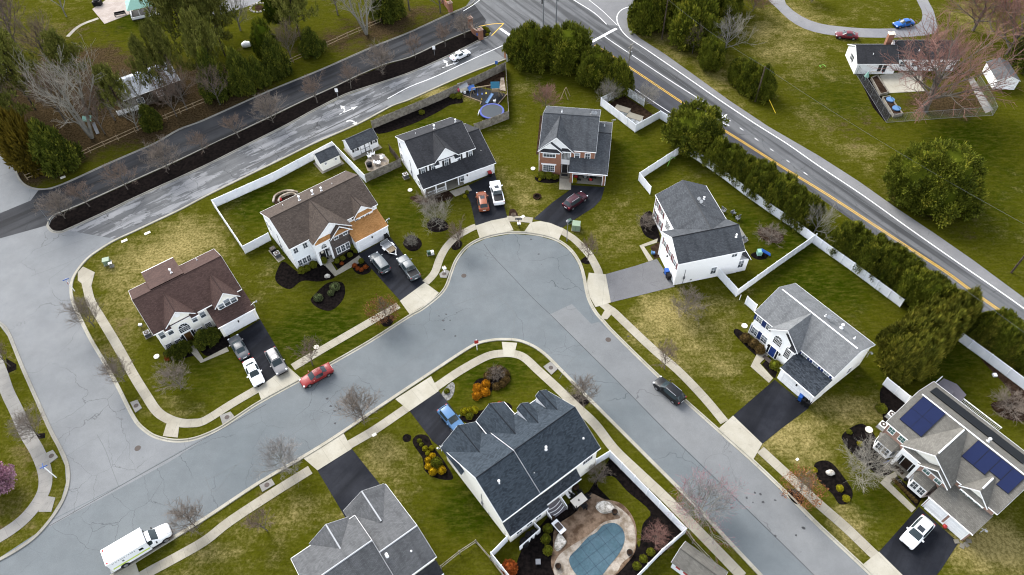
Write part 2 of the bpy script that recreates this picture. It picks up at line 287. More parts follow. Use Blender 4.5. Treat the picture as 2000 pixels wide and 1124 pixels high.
# ---------------------------------------------------------------- mesh helpers
class MB:
    def __init__(s): s.v = []; s.f = []; s.uv = {}
    def add(s, vs, fs):
        o = len(s.v); s.v += [tuple(x) for x in vs]; s.f += [tuple(i + o for i in f) for f in fs]; return s
    def box(s, x0, x1, y0, y1, z0, z1):
        if x0 > x1: x0, x1 = x1, x0
        if y0 > y1: y0, y1 = y1, y0
        return s.add([(x0, y0, z0), (x1, y0, z0), (x1, y1, z0), (x0, y1, z0), (x0, y0, z1), (x1, y0, z1), (x1, y1, z1), (x0, y1, z1)],
                     [(3, 2, 1, 0), (4, 5, 6, 7), (0, 1, 5, 4), (1, 2, 6, 5), (2, 3, 7, 6), (3, 0, 4, 7)])
    def quad(s, a, b, c, d, uv=None):
        if uv: s.uv[len(s.f)] = uv
        return s.add([a, b, c, d], [(0, 1, 2, 3)])
    def face(s, pts, uv=None):
        if uv: s.uv[len(s.f)] = uv
        return s.add(pts, [tuple(range(len(pts)))])
    def prism(s, pts, z0, z1):
        n = len(pts); tri = tess(pts)
        s.add([(p[0], p[1], z1) for p in pts], tri)
        o = [(p[0], p[1], z0) for p in pts] + [(p[0], p[1], z1) for p in pts]
        return s.add(o, [(i, (i + 1) % n, n + (i + 1) % n, n + i) for i in range(n)])
    def tube(s, a, b, r0, r1=None, n=6, cap=True):
        a, b = Vector(a), Vector(b); r1 = r0 if r1 is None else r1
        d = (b - a); 
        if d.length < 1e-6: return s
        d.normalize(); x = d.orthogonal().normalized(); y = d.cross(x)
        vs = [a + (x * cos(2 * pi * i / n) + y * sin(2 * pi * i / n)) * r0 for i in range(n)] + [b + (x * cos(2 * pi * i / n) + y * sin(2 * pi * i / n)) * r1 for i in range(n)]
        fs = [(i, (i + 1) % n, n + (i + 1) % n, n + i) for i in range(n)]
        if cap: fs += [tuple(range(n - 1, -1, -1)), tuple(range(n, 2 * n))]
        return s.add(vs, fs)
    def beam(s, a, b, w, h):
        """square bar from a to b: w wide, h high"""
        a, b = Vector(a), Vector(b); d = (b - a).normalized(); up = Vector((0, 0, 1)) if abs(d.z) < .95 else Vector((1, 0, 0))
        x = d.cross(up).normalized() * w / 2; y = x.cross(d).normalized() * h / 2
        q = [-x - y, x - y, x + y, -x + y]
        return s.add([a + k for k in q] + [b + k for k in q], [(0, 1, 5, 4), (1, 2, 6, 5), (2, 3, 7, 6), (3, 0, 4, 7), (3, 2, 1, 0), (4, 5, 6, 7)])
    def blob(s, c, rx, ry, rz, seed=0, amp=.12, seg=10, rings=6, z0=-1):
        vs = []; fs = []
        for i in range(rings + 1):
            th = pi * i / rings
            for j in range(seg):
                ph = 2 * pi * j / seg; d = Vector((sin(th) * cos(ph), sin(th) * sin(ph), cos(th)))
                k = 1 + amp * mnoise.noise(d * 1.7 + Vector((seed * 3.1, 0, 0))) * 2
                vs.append((c[0] + d.x * rx * k, c[1] + d.y * ry * k, max(c[2] + z0 * rz, c[2] + d.z * rz * k)))
        for i in range(rings):
            for j in range(seg):
                a = i * seg + j; b = i * seg + (j + 1) % seg; fs.append((a, a + seg, b + seg, b))
        return s.add(vs, fs)
    def mesh(s, name, smooth=False):
        me = bpy.data.meshes.new(name); me.from_pydata(s.v, [], s.f)
        if s.uv:
            ul = me.uv_layers.new(name='UVMap'); d = ul.data
            for p in me.polygons:
                u = s.uv.get(p.index)
                if u:
                    for k, li in enumerate(p.loop_indices): d[li].uv = u[k]
        if smooth: me.polygons.foreach_set('use_smooth', [True] * len(me.polygons))
        me.update(); return me
    def build(s, name, m, parent=None, smooth=False, loc=None):
        me = s.mesh(name, smooth); me.materials.append(M[m] if isinstance(m, str) else m)
        return link(name, me, parent, loc)
def link(name, me, parent=None, loc=None):
    o = bpy.data.objects.new(name, me); COL.objects.link(o)
    if parent: o.parent = parent
    if loc: o.location = loc
    return o
def tess(pts):
    t = tessellate_polygon([[Vector((p[0], p[1], 0)) for p in pts]]); out = []
    for a, b, c in t:
        ar = (pts[b][0] - pts[a][0]) * (pts[c][1] - pts[a][1]) - (pts[b][1] - pts[a][1]) * (pts[c][0] - pts[a][0])
        out.append((a, b, c) if ar > 0 else (c, b, a))
    return out
def tag(o, label, cat, group=None, kind=None):
    o['label'] = label; o['category'] = cat
    if group: o['group'] = group
    if kind: o['kind'] = kind
    return o
def thing(name, label, cat, loc=(0, 0, 0), rz=0.0, group=None):
    o = bpy.data.objects.new(name, None); COL.objects.link(o); o.location = loc; o.rotation_euler = (0, 0, rz); o.empty_display_size = .3
    return tag(o, label, cat, group)
def struct(o): o['kind'] = 'structure'; return o
def copy_tree(root, loc, rz=None, scale=None, label=None, group=None):
    r = root.copy(); COL.objects.link(r); r.location = loc
    if rz is not None: r.rotation_euler = (0, 0, rz)
    if scale is not None: r.scale = scale
    if label: r['label'] = label
    if group: r['group'] = group
    for ch in list(root.children):
        c = ch.copy(); COL.objects.link(c); c.parent = r
        for g in list(ch.children):
            d = g.copy(); COL.objects.link(d); d.parent = c
    return r
def smooth(pts, n=6, closed=False):
    P = [Vector(p) for p in pts]; out = []; N = len(P)
    for i in range(N if closed else N - 1):
        p1, p2 = P[i], P[(i + 1) % N]; p0 = P[i - 1] if (i > 0 or closed) else p1 * 2 - p2; p3 = P[(i + 2) % N] if (i + 2 < N or closed) else p2 * 2 - p1
        for k in range(n):
            t = k / n
            out.append(.5 * ((2 * p1) + (p2 - p0) * t + (2 * p0 - 5 * p1 + 4 * p2 - p3) * t * t + (3 * p1 - p0 - 3 * p2 + p3) * t ** 3))
    if not closed: out.append(P[-1])
    return out
def W(pts, z=0.0): return [G(a, b, z) for a, b in pts]
def sheet(name, pts, z, m, curve=0, kind='structure', thick=0.0, world=False, jag=0.0):
    """flat sheet (or slab) whose outline is surveyed in photo pixels"""
    P = pts if world else W(pts, z)
    if curve: P = smooth(P, curve, True)
    if jag: P = [Vector((p.x + random.uniform(-jag, jag), p.y + random.uniform(-jag, jag), p.z)) for p in P]
    b = MB()
    if thick: b.prism(P, z - thick, z)
    else: b.add([(p[0], p[1], z) for p in P], tess(P))
    x0 = P[0]; d = (P[1] - P[0]); d.z = 0; d.normalize()
    for i, f in enumerate(b.f): b.uv[i] = [((Vector(b.v[k]) - x0).dot(d), (Vector(b.v[k]).xy - x0.xy).cross(d.xy)) for k in f]
    o = b.build(name, m)
    if kind: o['kind'] = kind
    return o
def ribbon(name, P, prof, m, parent=None, kind='structure'):
    """sweep a profile of (sideways, height) points along world points P"""
    b = MB(); N = len(P); k = len(prof); u = 0; us = []
    for i in range(N):
        a = P[max(0, i - 1)]; c = P[min(N - 1, i + 1)]; d = Vector((c.x - a.x, c.y - a.y)).normalized(); nrm = Vector((-d.y, d.x))
        if i: u += (P[i] - P[i - 1]).length
        us.append(u)
        for (o, z) in prof: b.v.append((P[i].x + nrm.x * o, P[i].y + nrm.y * o, z))
    for i in range(N - 1):
        for j in range(k - 1):
            b.uv[len(b.f)] = [(us[i], j), (us[i], j + 1), (us[i + 1], j + 1), (us[i + 1], j)]
            b.f.append((i * k + j, i * k + j + 1, (i + 1) * k + j + 1, (i + 1) * k + j))
    o = b.build(name, m, parent)
    bm = bmesh.new(); bm.from_mesh(o.data); bmesh.ops.recalc_face_normals(bm, faces=bm.faces)
    if sum(f.normal.z for f in bm.faces) < 0: bmesh.ops.reverse_faces(bm, faces=bm.faces)
    bm.to_mesh(o.data); bm.free()
    if kind: o['kind'] = kind
    return o
# ---------------------------------------------------------------- house parts
def walls(root, x0, x1, y0, y1, z0, ze, m='siding', gable=None, zr=0, rp=None, ze2=None, name='wall'):
    """box of walls; gable 'x': ridge runs along x (gable ends at x0/x1); 'y': ridge along y; ze2: eave height on the far side"""
    b = MB(); e2 = ze if ze2 is None else ze2
    if gable == 'x':
        r = (y0 + y1) / 2 if rp is None else rp
        prof = [(y0, z0), (y1, z0), (y1, e2), (r, zr), (y0, ze)]
        A = [(x0, y, z) for y, z in prof]; B = [(x1, y, z) for y, z in prof]
    elif gable == 'y':
        r = (x0 + x1) / 2 if rp is None else rp
        prof = [(x1, z0), (x0, z0), (x0, ze), (r, zr), (x1, e2)]
        A = [(x, y0, z) for x, z in prof]; B = [(x, y1, z) for x, z in prof]
    else:
        b.box(x0, x1, y0, y1, z0, ze); return b.build(name, m, root)
    n = 5; b.add(A + B, [tuple(range(n - 1, -1, -1)), tuple(range(n, 2 * n))] + [(i, (i + 1) % n, n + (i + 1) % n, n + i) for i in range(n)])
    return b.build(name, m, root)
def roof(root, axis, a0, a1, b0, b1, e0, e1, rb, zr, m, cap=None, oh=.22, th=.16, trim='trim', ends=(1, 1), gut=(1, 1)):
    """gable roof: ridge along axis from a0 to a1 at (rb, zr); eaves at b0 (height e0) and b1 (height e1)"""
    P = (lambda a, b, z: (a, b, z)) if axis == 'x' else (lambda a, b, z: (b, a, z))
    A0, A1 = a0 - oh * ends[0], a1 + oh * ends[1]; b = MB(); f = MB()
    for (be, ze) in ((b0, e0), (b1, e1)):
        L = hypot(be - rb, zr - ze); s = 1 if be > rb else -1
        sl = (zr - ze) / max(.01, abs(be - rb)); bo = be + s * oh; zo = ze - sl * oh; L2 = L + oh * sqrt(1 + sl * sl)
        top = [P(A0, bo, zo), P(A1, bo, zo), P(A1, rb, zr), P(A0, rb, zr)]; bot = [(x, y, z - th) for x, y, z in top]
        uv = [(A0, 0), (A1, 0), (A1, L2), (A0, L2)]
        if (s < 0) != (axis == 'x'): top, bot, uv = top[::-1], bot[::-1], uv[::-1]
        b.quad(*top, uv=uv); b.quad(*bot[::-1]); n = len(b.v)
        for i in range(4): b.quad(top[i], bot[i], bot[(i + 1) % 4], top[(i + 1) % 4])
        for k, (A, sg) in enumerate(((A0, -1), (A1, 1))):
            if not ends[k]: continue
            q = [P(A + sg * .03, bo, zo - .03), P(A + sg * .03, rb, zr - .03), P(A + sg * .03, rb, zr - th - .06), P(A + sg * .03, bo, zo - th - .06)]
            q2 = [P(A - sg * .02, bo, zo - .03), P(A - sg * .02, rb, zr - .03), P(A - sg * .02, rb, zr - th - .06), P(A - sg * .02, bo, zo - th - .06)]
            f.add(q + q2, [(0, 1, 2, 3), (7, 6, 5, 4), (0, 4, 5, 1), (1, 5, 6, 2), (2, 6, 7, 3), (3, 7, 4, 0)])
        if gut[0 if s < 0 else 1]:
            c0, c1 = P(A0, bo + s * .002, 0), P(A1, bo + s * .07, 0)
            f.box(min(c0[0], c1[0]), max(c0[0], c1[0]), min(c0[1], c1[1]), max(c0[1], c1[1]), zo - .14, zo - .035)
    o = b.build('roof', m, root); f.build('fascia', trim, root)
    if cap:
        c = MB(); i0 = a0 + .3 if cap in ('trim',) else A0; i1 = a1 - .3 if cap in ('trim',) else A1
        s0 = (zr - e0) / max(.01, abs(b0 - rb)); s1 = (zr - e1) / max(.01, abs(b1 - rb)); wd = .085
        for (s, sl) in ((-1, s0), (1, s1)):
            bb = rb + s * wd; zz = zr - sl * wd + .05
            q = [P(i0, rb, zr + .06), P(i1, rb, zr + .06), P(i1, bb, zz), P(i0, bb, zz)]
            c.quad(*(q if (s > 0) == (axis != 'x') else q[::-1]))
            q = [P(i0, bb, zz), P(i1, bb, zz), P(i1, bb, zz - .06), P(i0, bb, zz - .06)]
            c.quad(*(q if (s > 0) == (axis != 'x') else q[::-1]))
        c.build('ridge_cap', cap, root)
    return o
def shed_roof(root, x0, x1, y0, y1, z0, z1, m, oh=.2, th=.14, trim='trim', flip=False):
    """lean-to roof: low edge (height z0) at y0, high edge (z1) at y1"""
    s = 1 if y1 > y0 else -1; sl = (z1 - z0) / abs(y1 - y0); yo = y0 - s * oh; zo = z0 - sl * oh
    X0, X1 = x0 - oh, x1 + oh; b = MB(); L = hypot(y1 - yo, z1 - zo)
    top = [(X0, yo, zo), (X1, yo, zo), (X1, y1, z1), (X0, y1, z1)]; uv = [(X0, 0), (X1, 0), (X1, L), (X0, L)]
    if s < 0: top, uv = top[::-1], uv[::-1]
    bot = [(x, y, z - th) for x, y, z in top]
    b.quad(*top, uv=uv); b.quad(*bot[::-1])
    for i in range(4): b.quad(top[i], bot[i], bot[(i + 1) % 4], top[(i + 1) % 4])
    b.build('roof', m, root); f = MB(); f.box(X0, X1, yo - s * .1, yo, zo - .13, zo - .015); f.build('gutter', trim, root)
def face_map(face, pos):
    if face == 'F': return lambda u, n, z: (u, pos - n, z)
    if face == 'B': return lambda u, n, z: (-u, pos + n, z)
    if face == 'L': return lambda u, n, z: (pos - n, -u, z)
    return lambda u, n, z: (pos + n, u, z)
def fbox(b, fm, u0, u1, n0, n1, z0, z1):
    c = [fm(u, n, z) for z in (z0, z1) for u, n in ((u0, n1), (u1, n1), (u1, n0), (u0, n0))]
    return b.add(c, [(3, 2, 1, 0), (4, 5, 6, 7), (0, 1, 5, 4), (1, 2, 6, 5), (2, 3, 7, 6), (3, 0, 4, 7)])
def win(root, face, pos, u, z, w, h, nx=2, ny=2, shut=None, pane='glass', arch=False, t=.065, frame='trim', blind=False, head=False):
    """window centred at u along the wall, sill at z; face F/B/L/R with u in house x (F), -x (B), -y (L), y (R)"""
    fm = face_map(face, pos); b = MB(); u0, u1 = u - w / 2, u + w / 2; z1 = z + h
    fbox(b, fm, u0 - t, u0, -.02, .07, z - t, z1 + t); fbox(b, fm, u1, u1 + t, -.02, .07, z - t, z1 + t)
    fbox(b, fm, u0, u1, -.02, .07, z1, z1 + t); fbox(b, fm, u0, u1, -.02, .085, z - t, z)
    if head: fbox(b, fm, u0 - t - .25, u1 + t + .25, -.02, .12, z1 + t, z1 + t + .22)
    for i in range(1, nx): x = u0 + w * i / nx; fbox(b, fm, x - .014, x + .014, -.02, .05, z, z1)
    for i in range(1, ny): zz = z + h * i / ny; fbox(b, fm, u0, u1, -.02, .045, zz - .014, zz + .014)
    g = MB(); fbox(g, fm, u0, u1, -.02, .03, z, z1)
    if arch:
        n = 10; r = w / 2; pts = [(u + r * cos(pi * k / n), z1 + t + r * sin(pi * k / n)) for k in range(n + 1)]
        for k in range(n): b.beam(fm(pts[k][0], .045, pts[k][1]), fm(pts[k + 1][0], .045, pts[k + 1][1]), .1, .1)
        for k in (3, 5, 7): b.beam(fm(u, .045, z1 + t), fm(pts[k][0], .045, pts[k][1]), .03, .03)
        g.face([fm(a, .03, c) for a, c in pts])
    o = b.build('window', frame, root)
    if blind:
        bl = MB(); fbox(bl, fm, u0, u1, -.02, .034, z + h * .5, z1); bl.build('blind', 'glass_blind', o)
    g.build('pane', pane, o)
    if shut:
        for s in (-1, 1):
            q = MB(); c = u + s * (w / 2 + t + .20); fbox(q, fm, c - .17, c + .17, -.02, .06, z - t, z1 + t); q.build('shutter', shut, root)
    return o
def door(root, face, pos, u, z, w, h, m, side=True, glaze=False):
    fm = face_map(face, pos); b = MB(); t = .1; W2 = w / 2 + (.42 if side else 0)
    fbox(b, fm, u - W2 - t, u - W2, -.02, .08, z, z + h + t); fbox(b, fm, u + W2, u + W2 + t, -.02, .08, z, z + h + t); fbox(b, fm, u - W2, u + W2, -.02, .08, z + h, z + h + t)
    if side:
        for s in (-1, 1): fbox(b, fm, u + s * (w / 2 + .04) - .04, u + s * (w / 2 + .04) + .04, -.02, .07, z, z + h)
    f = b.build('door_frame', 'trim', root)
    if side:
        for s in (-1, 1):
            g = MB(); a0, a1 = sorted((u + s * (w / 2 + .08), u + s * W2)); fbox(g, fm, a0, a1, -.02, .03, z, z + h); g.build('sidelight', 'glass_dark', f)
    d = MB(); fbox(d, fm, u - w / 2, u + w / 2, -.02, .045, z, z + h)
    for zz in (.25, 1.15):
        for s in (-1, 1): fbox(d, fm, u + s * w / 4 - w * .17, u + s * w / 4 + w * .17, .0, .06, z + zz, z + zz + .75)
    d = d.build('door', m, root); k = MB(); fbox(k, fm, u + w * .36, u + w * .42, .04, .11, z + 1.0, z + 1.12); k.build('handle', 'chrome', d)
def garage(root, pos, x0, x1, h=2.15, m='garage'):
    b = MB(); b.box(x0 - .12, x0, pos - .07, pos + .02, 0, h + .12).box(x1, x1 + .12, pos - .07, pos + .02, 0, h + .12).box(x0, x1, pos - .07, pos + .02, h, h + .12); b.build('garage_frame', 'trim', root)
    d = MB(); d.box(x0, x1, pos - .03, pos + .02, .02, h); n = max(2, int((x1 - x0) / .9))
    for r in range(4):
        for i in range(n):
            a = x0 + (x1 - x0) * i / n; d.box(a + .08, a + (x1 - x0) / n - .08, pos - .045, pos, .1 + r * h / 4, .02 + (r + 1) * h / 4 - .08)
    d.build('garage_door', m, root)
def wall_lamp(root, face, pos, u, z):
    b = MB(); fm = face_map(face, pos); fbox(b, fm, u - .09, u + .09, 0, .18, z, z + .34); b.build('wall_lamp', 'black', root)
def vents(root, pts, m='trim', dish=()):
    for (x, y, z, h, r) in pts:
        b = MB(); b.tube((x, y, z - .3), (x, y, z + h), r, r, 8)
        if r > .07: b.tube((x, y, z + h), (x, y, z + h + .1), r * 1.9, r * 1.7, 8)
        b.tube((x, y, z - .12), (x, y, z + .02), r * 2.4, r * 1.6, 8); b.build('roof_vent', m, root)
    for (x, y, z) in dish:
        b = MB(); b.tube((x, y, z - .1), (x, y, z + .5), .04, .04, 6); b.tube((x, y + .05, z + .5), (x + .05, y - .06, z + .6), .28, .30, 12).tube((x, y, z + .5), (x + .1, y - .4, z + .75), .02, .02, 5)
        b.beam((x - .5, y, z + .15), (x, y, z + .35), .04, .04); b.build('satellite_dish', 'metal', root)
def antenna(root, x, y, z, s=1):
    """corner floodlight and aerial bracket seen on the garage corners"""
    b = MB(); b.tube((x, y, z - .9), (x, y, z + .5), .035, .03, 6); b.beam((x - .5 * s, y - .1, z + .3), (x + .5 * s, y + .1, z + .4), .06, .06); b.beam((x - .1, y - .4, z + .1), (x + .1, y + .4, z + .2), .06, .06)
    b.tube((x + .4 * s, y, z + .3), (x + .5 * s, y - .1, z + .55), .12, .14, 8); b.build('aerial', 'metal', root)
def pipes(root, pts, z1, m='trim'):
    for x, y in pts: b = MB(); b.box(x - .05, x + .05, y - .05, y + .05, .1, z1); b.build('downpipe', m, root)

def meter(root, face, pos, u, pipe=2.4):
    """electric meter, conduit and vent on a side wall"""
    fm = face_map(face, pos); b = MB(); fbox(b, fm, u - .14, u + .14, 0, .14, 1.2, 1.75); fbox(b, fm, u - .03, u + .03, 0, .06, 1.75, 1.75 + pipe); fbox(b, fm, u - .03, u + .03, 0, .06, 0, 1.2); b.build('electric_meter', 'metal_grey', root)
    b = MB(); fbox(b, fm, u + 1.2, u + 1.45, 0, .1, .5, .72); b.build('wall_vent', 'metal', root)
# ---------------------------------------------------------------- houses
def pent(root, x0, x1, y, z, m, d=.5): shed_roof(root, x0, x1, y - d, y, z, z + .42, m, oh=.06, th=.08)
# --- brown roofed cream house on the corner
h = thing('house', 'cream two storey house with brown shingle roof and brown front door', 'house', (-51.97, 61.55, 0), rad(36.2), 'houses on the cul-de-sac')
walls(h, .25, 13.35, .25, 10.3, -.1, 4.85, 'siding_cream', 'x', 7.5, 5.28)
walls(h, 3.0, 7.7, 10.2, 12.5, -.1, 4.8, 'siding_cream')
roof(h, 'x', .25, 13.5, .25, 10.35, 4.92, 4.92, 5.3, 7.68, 'roof_brown', 'roof_brown')
shed_roof(h, 3.0, 7.7, 12.55, 5.6, 5.0, 7.72, 'roof_brown')
walls(h, 1.95, 6.35, .14, .6, 0, 4.9, 'siding_cream', 'y', 7.0, name='gable_wall'); roof(h, 'y', .06, 4.6, 1.85, 6.42, 5.0, 5.0, 4.13, 7.15, 'roof_brown', 'roof_brown', gut=(0, 0), ends=(1, 0))
pent(h, 1.6, 2.5, .12, 4.75, 'roof_brown'); pent(h, 5.6, 6.6, .12, 4.75, 'roof_brown')
b = MB(); b.tube((4.13, .12, 6.1), (4.13, .05, 6.1), .42, .42, 14); b.build('gable_vent', 'trim', h)
walls(h, 8.1, 13.75, -2.6, .3, -.05, 2.82, 'siding_cream'); shed_roof(h, 8.15, 13.7, -2.75, .25, 2.95, 4.3, 'roof_brown'); garage(h, -2.6, 8.6, 13.3, 2.1)
walls(h, 9.35, 12.5, -.75, 1.5, 3.2, 5.0, 'siding_cream', 'y', 6.8, name='dormer_wall'); roof(h, 'y', -.8, 3.4, 9.15, 12.75, 4.98, 4.98, 11.0, 6.95, 'roof_brown', 'roof_brown', gut=(0, 0), ends=(1, 0))
for u in (9.95, 10.93, 11.9): win(h, 'F', -.75, u, 3.85, .82, 1.0 if u != 10.93 else 1.35, 1, 2, blind=True)
win(h, 'F', .25, .95, 3.05, .72, 1.3, 1, 2, blind=True); win(h, 'F', .12, 2.15, 3.1, .72, 1.3, 1, 2, blind=True)
win(h, 'F', .12, 5.85, 3.1, .72, 1.0, 1, 2, blind=True); win(h, 'F', .25, 7.15, 3.0, .75, 1.15, 1, 2, blind=True)
win(h, 'F', .12, 4.0, 2.3, 1.55, .95, 5, 3, arch=True, pane='glass_dark')
for u in (.95, 2.3, 5.75, 7.1): win(h, 'F', .25 if u in (.95, 7.1) else .12, u, .5, .85, 1.0, 4, 3, pane='glass_dark')
door(h, 'F', .12, 3.95, .1, 1.0, 1.85, 'door_brown'); wall_lamp(h, 'F', .12, 2.95, 1.3); wall_lamp(h, 'F', .12, 5.0, 1.3); wall_lamp(h, 'F', -2.62, 10.95, 1.6)
vents(h, [(6.5, 7.6, 7.0, .7, .10), (10.6, 8.9, 5.9, .3, .05)]); antenna(h, 14.05, -2.6, 3.3); pipes(h, [(.3, .1), (13.8, -2.7)], 2.7)
# --- house with the new orange decking
h = thing('house', 'white house with taupe roof, orange unfinished garage roof and stone front bay', 'house', (-34.79, 76.91, 0), rad(36.2), 'houses on the cul-de-sac')
walls(h, .22, 15.95, .25, 10.4, -.1, 5.4, 'siding_cool', 'x', 7.95, 5.33); 
b = MB(); b.add([(.20, .25, -.1), (.20, 10.4, -.1), (.20, 10.4, 5.4), (.20, 5.33, 7.9), (.20, .25, 5.4)], [(0, 4, 3, 2, 1)]); b.build('side_wall', 'siding', h)
roof(h, 'x', .22, 15.95, .25, 10.4, 5.5, 5.5, 5.33, 8.1, 'roof_taupe', 'roof_taupe')
walls(h, 6.2, 9.85, -1.2, .4, -.05, 5.3, 'stone', name='bay_wall'); walls(h, 3.5, 3.9, -1.2, .4, 0, 5.3, name='porch_wall'); walls(h, 3.9, 6.2, -1.15, -.9, 2.9, 5.3, name='porch_header'); walls(h, 5.9, 6.2, -1.21, -.9, 0, 2.9, name='porch_wall')
walls(h, 3.6, 10.1, -1.18, -.9, 5.3, 5.36, 'siding', 'y', 7.95, 6.95, name='gable_wall'); roof(h, 'y', -1.25, 5.2, 3.62, 10.2, 5.45, 5.45, 6.93, 8.12, 'roof_taupe', 'roof_taupe', gut=(0, 0), ends=(1, 0))
pent(h, 3.75, 6.5, -1.2, 5.2, 'roof_wood', .45); pent(h, 6.9, 9.9, -1.22, 5.2, 'roof_wood', .5)
roof(h, 'y', -1.75, -1.0, 6.35, 9.95, 5.2, 5.2, 8.15, 6.9, 'roof_taupe', None, gut=(0, 0), ends=(1, 0)); walls(h, 6.5, 9.8, -1.3, -1.15, 5.1, 5.2, 'stone', 'y', 6.75, name='gable_wall')
walls(h, 9.85, 15.75, -2.6, .3, -.05, 2.8, 'siding_cool'); shed_roof(h, 9.9, 15.75, -2.7, .25, 2.95, 4.3, 'roof_wood'); garage(h, -2.6, 10.3, 15.2, 2.15)
walls(h, 11.6, 15.0, .05, 1.5, 4.0, 5.3, 'siding', 'y', 6.75, 13.2, name='dormer_wall'); roof(h, 'y', .0, 3.5, 11.5, 15.1, 5.25, 5.25, 13.2, 6.95, 'roof_taupe', 'roof_taupe', gut=(0, 0), ends=(1, 0)); pent(h, 11.8, 14.8, .05, 5.1, 'roof_wood', .35)
for u in (12.0, 13.0, 14.0): win(h, 'F', .05, u, 4.05, .62, .95, 2, 2)
win(h, 'F', .25, .95, 3.75, .7, 1.05, 2, 2); win(h, 'F', .25, 2.62, 3.8, .7, 1.1, 2, 2)
for u in (.95, 1.72, 2.5): win(h, 'F', .25, u, .75, .62, 1.25, 2, 2, t=.06)
win(h, 'F', -1.2, 7.4, 3.85, .75, 1.2, 2, 2); win(h, 'F', -1.2, 9.05, 3.85, .75, 1.2, 2, 2)
for u in (7.2, 8.02, 8.85): win(h, 'F', -1.2, u, .6, .66, 1.35, 2, 2, t=.1)
win(h, 'F', -1.16, 5.05, 3.3, .9, .4, 3, 1, arch=True, pane='glass_dark'); door(h, 'F', -.25, 4.75, .2, .95, 2.1, 'door_black'); walls(h, 3.9, 6.2, -.22, .3, 0, 2.95, 'siding', name='porch_wall')
b = MB(); b.tube((4.75, -.31, 1.75), (4.75, -.35, 1.75), .26, .26, 12); b.build('door_wreath', 'cream', h)
b = MB(); b.box(4.2, 5.3, -.85, -.4, .2, .215); b.build('door_mat', 'black', h); b = MB(); b.box(3.9, 5.9, -1.3, -.2, -.05, .2).box(4.0, 5.8, -1.65, -1.3, -.05, .1); b.build('porch_step', 'apron', h)
wall_lamp(h, 'F', -2.62, 12.8, 1.75); wall_lamp(h, 'F', -.25, 5.75, 1.5); vents(h, [(5.9, 6.9, 7.4, .75, .11), (8.2, 6.6, 7.5, .8, .12), (9.7, 6.4, 7.6, .6, .10), (3.4, 8.4, 6.5, .25, .05), (12.0, 7.2, 7.1, .25, .05)])
antenna(h, 16.1, -2.5, 3.3, .8); pipes(h, [(.3, .12), (15.8, -2.7)], 2.7)
meter(h, 'L', .2, -5.6)
for y in (8.3, 9.4): win(h, 'L', .2, -y, 2.6, .6, 1.6, 1, 2)
# --- white house with black shutters and long porch roof
h = thing('house', 'white house with black shutters and charcoal roof running down over a railed front porch', 'house', (-15.57, 94.63, 0), rad(26.55), 'houses on the cul-de-sac')
walls(h, .2, 10.95, .25, 9.9, -.1, 5.6, 'siding', 'x', 7.9, 5.08); roof(h, 'x', .2, 10.95, .25, 9.9, 5.68, 5.68, 5.08, 8.05, 'roof_charcoal', 'roof_charcoal')
walls(h, 7.6, 13.7, -1.7, 9.9, -.05, 2.85, 'siding', 'x', 5.7, 4.1); shed_roof(h, -.05, 11.0, -2.1, .25, 2.9, 4.1, 'roof_charcoal'); roof(h, 'x', 10.9, 13.7, -2.1, 9.9, 2.9, 3.2, 4.1, 5.95, 'roof_charcoal', 'roof_charcoal', ends=(0, 1)); garage(h, -1.7, 8.9, 13.3, 2.1)
walls(h, 3.35, 7.6, .15, .8, 3.9, 5.6, 'siding', 'y', 7.85, 5.45, name='gable_wall'); roof(h, 'y', .1, 4.8, 3.2, 7.75, 5.68, 5.68, 5.45, 8.05, 'roof_charcoal', 'roof_charcoal', gut=(0, 0), ends=(1, 0)); pent(h, 3.1, 3.9, .12, 5.3, 'roof_charcoal'); pent(h, 7.0, 7.9, .12, 5.3, 'roof_charcoal')
for u in (1.0, 2.95, 5.45, 7.8, 10.15): win(h, 'F', .25 if u in (1.0, 2.95, 7.8, 10.15) else .13, u, 4.0, .72, 1.15 if u != 5.45 else 1.5, 2, 2, 'shutter_black', blind=True)
fl = MB(); fl.box(0, 7.6, -1.85, .25, -.05, .28); fl.build('porch_floor', 'apron', h)
for x in (.2, 2.25, 4.1, 6.6): b = MB(); b.box(x - .1, x + .1, -1.8, -1.6, .28, 2.8); b.build('porch_post', 'trim', h)
for x0, x1 in ((.3, 2.15), (2.35, 4.0)):
    b = MB(); b.box(x0, x1, -1.74, -1.66, 1.05, 1.13).box(x0, x1, -1.74, -1.66, .4, .46); n = int((x1 - x0) / .14)
    for i in range(1, n): x = x0 + (x1 - x0) * i / n; b.box(x - .02, x + .02, -1.72, -1.68, .46, 1.05)
    b.build('porch_railing', 'trim', h)
b = MB(); b.box(.16, .24, -1.6, .2, 1.05, 1.13); [b.box(.18, .22, -1.6 + i * .15, -1.56 + i * .15, .3, 1.05) for i in range(12)]; b.build('porch_railing', 'trim', h)
win(h, 'F', .25, 1.8, 1.0, 1.6, 1.3, 3, 2, pane='glass_dark'); door(h, 'F', .25, 5.6, .3, 1.0, 2.1, 'door_black'); win(h, 'F', -1.72, 7.35, .9, .75, 1.25, 1, 2, blind=True); wall_lamp(h, 'F', -1.72, 8.35, 1.7)
meter(h, 'L', .2, -4.4); win(h, 'L', .2, -8.9, 3.6, .7, 1.4, 1, 2); win(h, 'L', .2, -8.9, 1.0, .7, 1.4, 1, 2); win(h, 'L', .2, -.9, .9, .6, 1.2, 1, 2)
vents(h, [(6.2, 6.3, 7.5, .7, .11), (10.2, 5.9, 7.7, .5, .09), (2.9, 7.2, 7.0, .25, .05), (12.4, .5, 4.0, .2, .05)]); pipes(h, [(.25, .1), (13.7, -1.8)], 2.7)
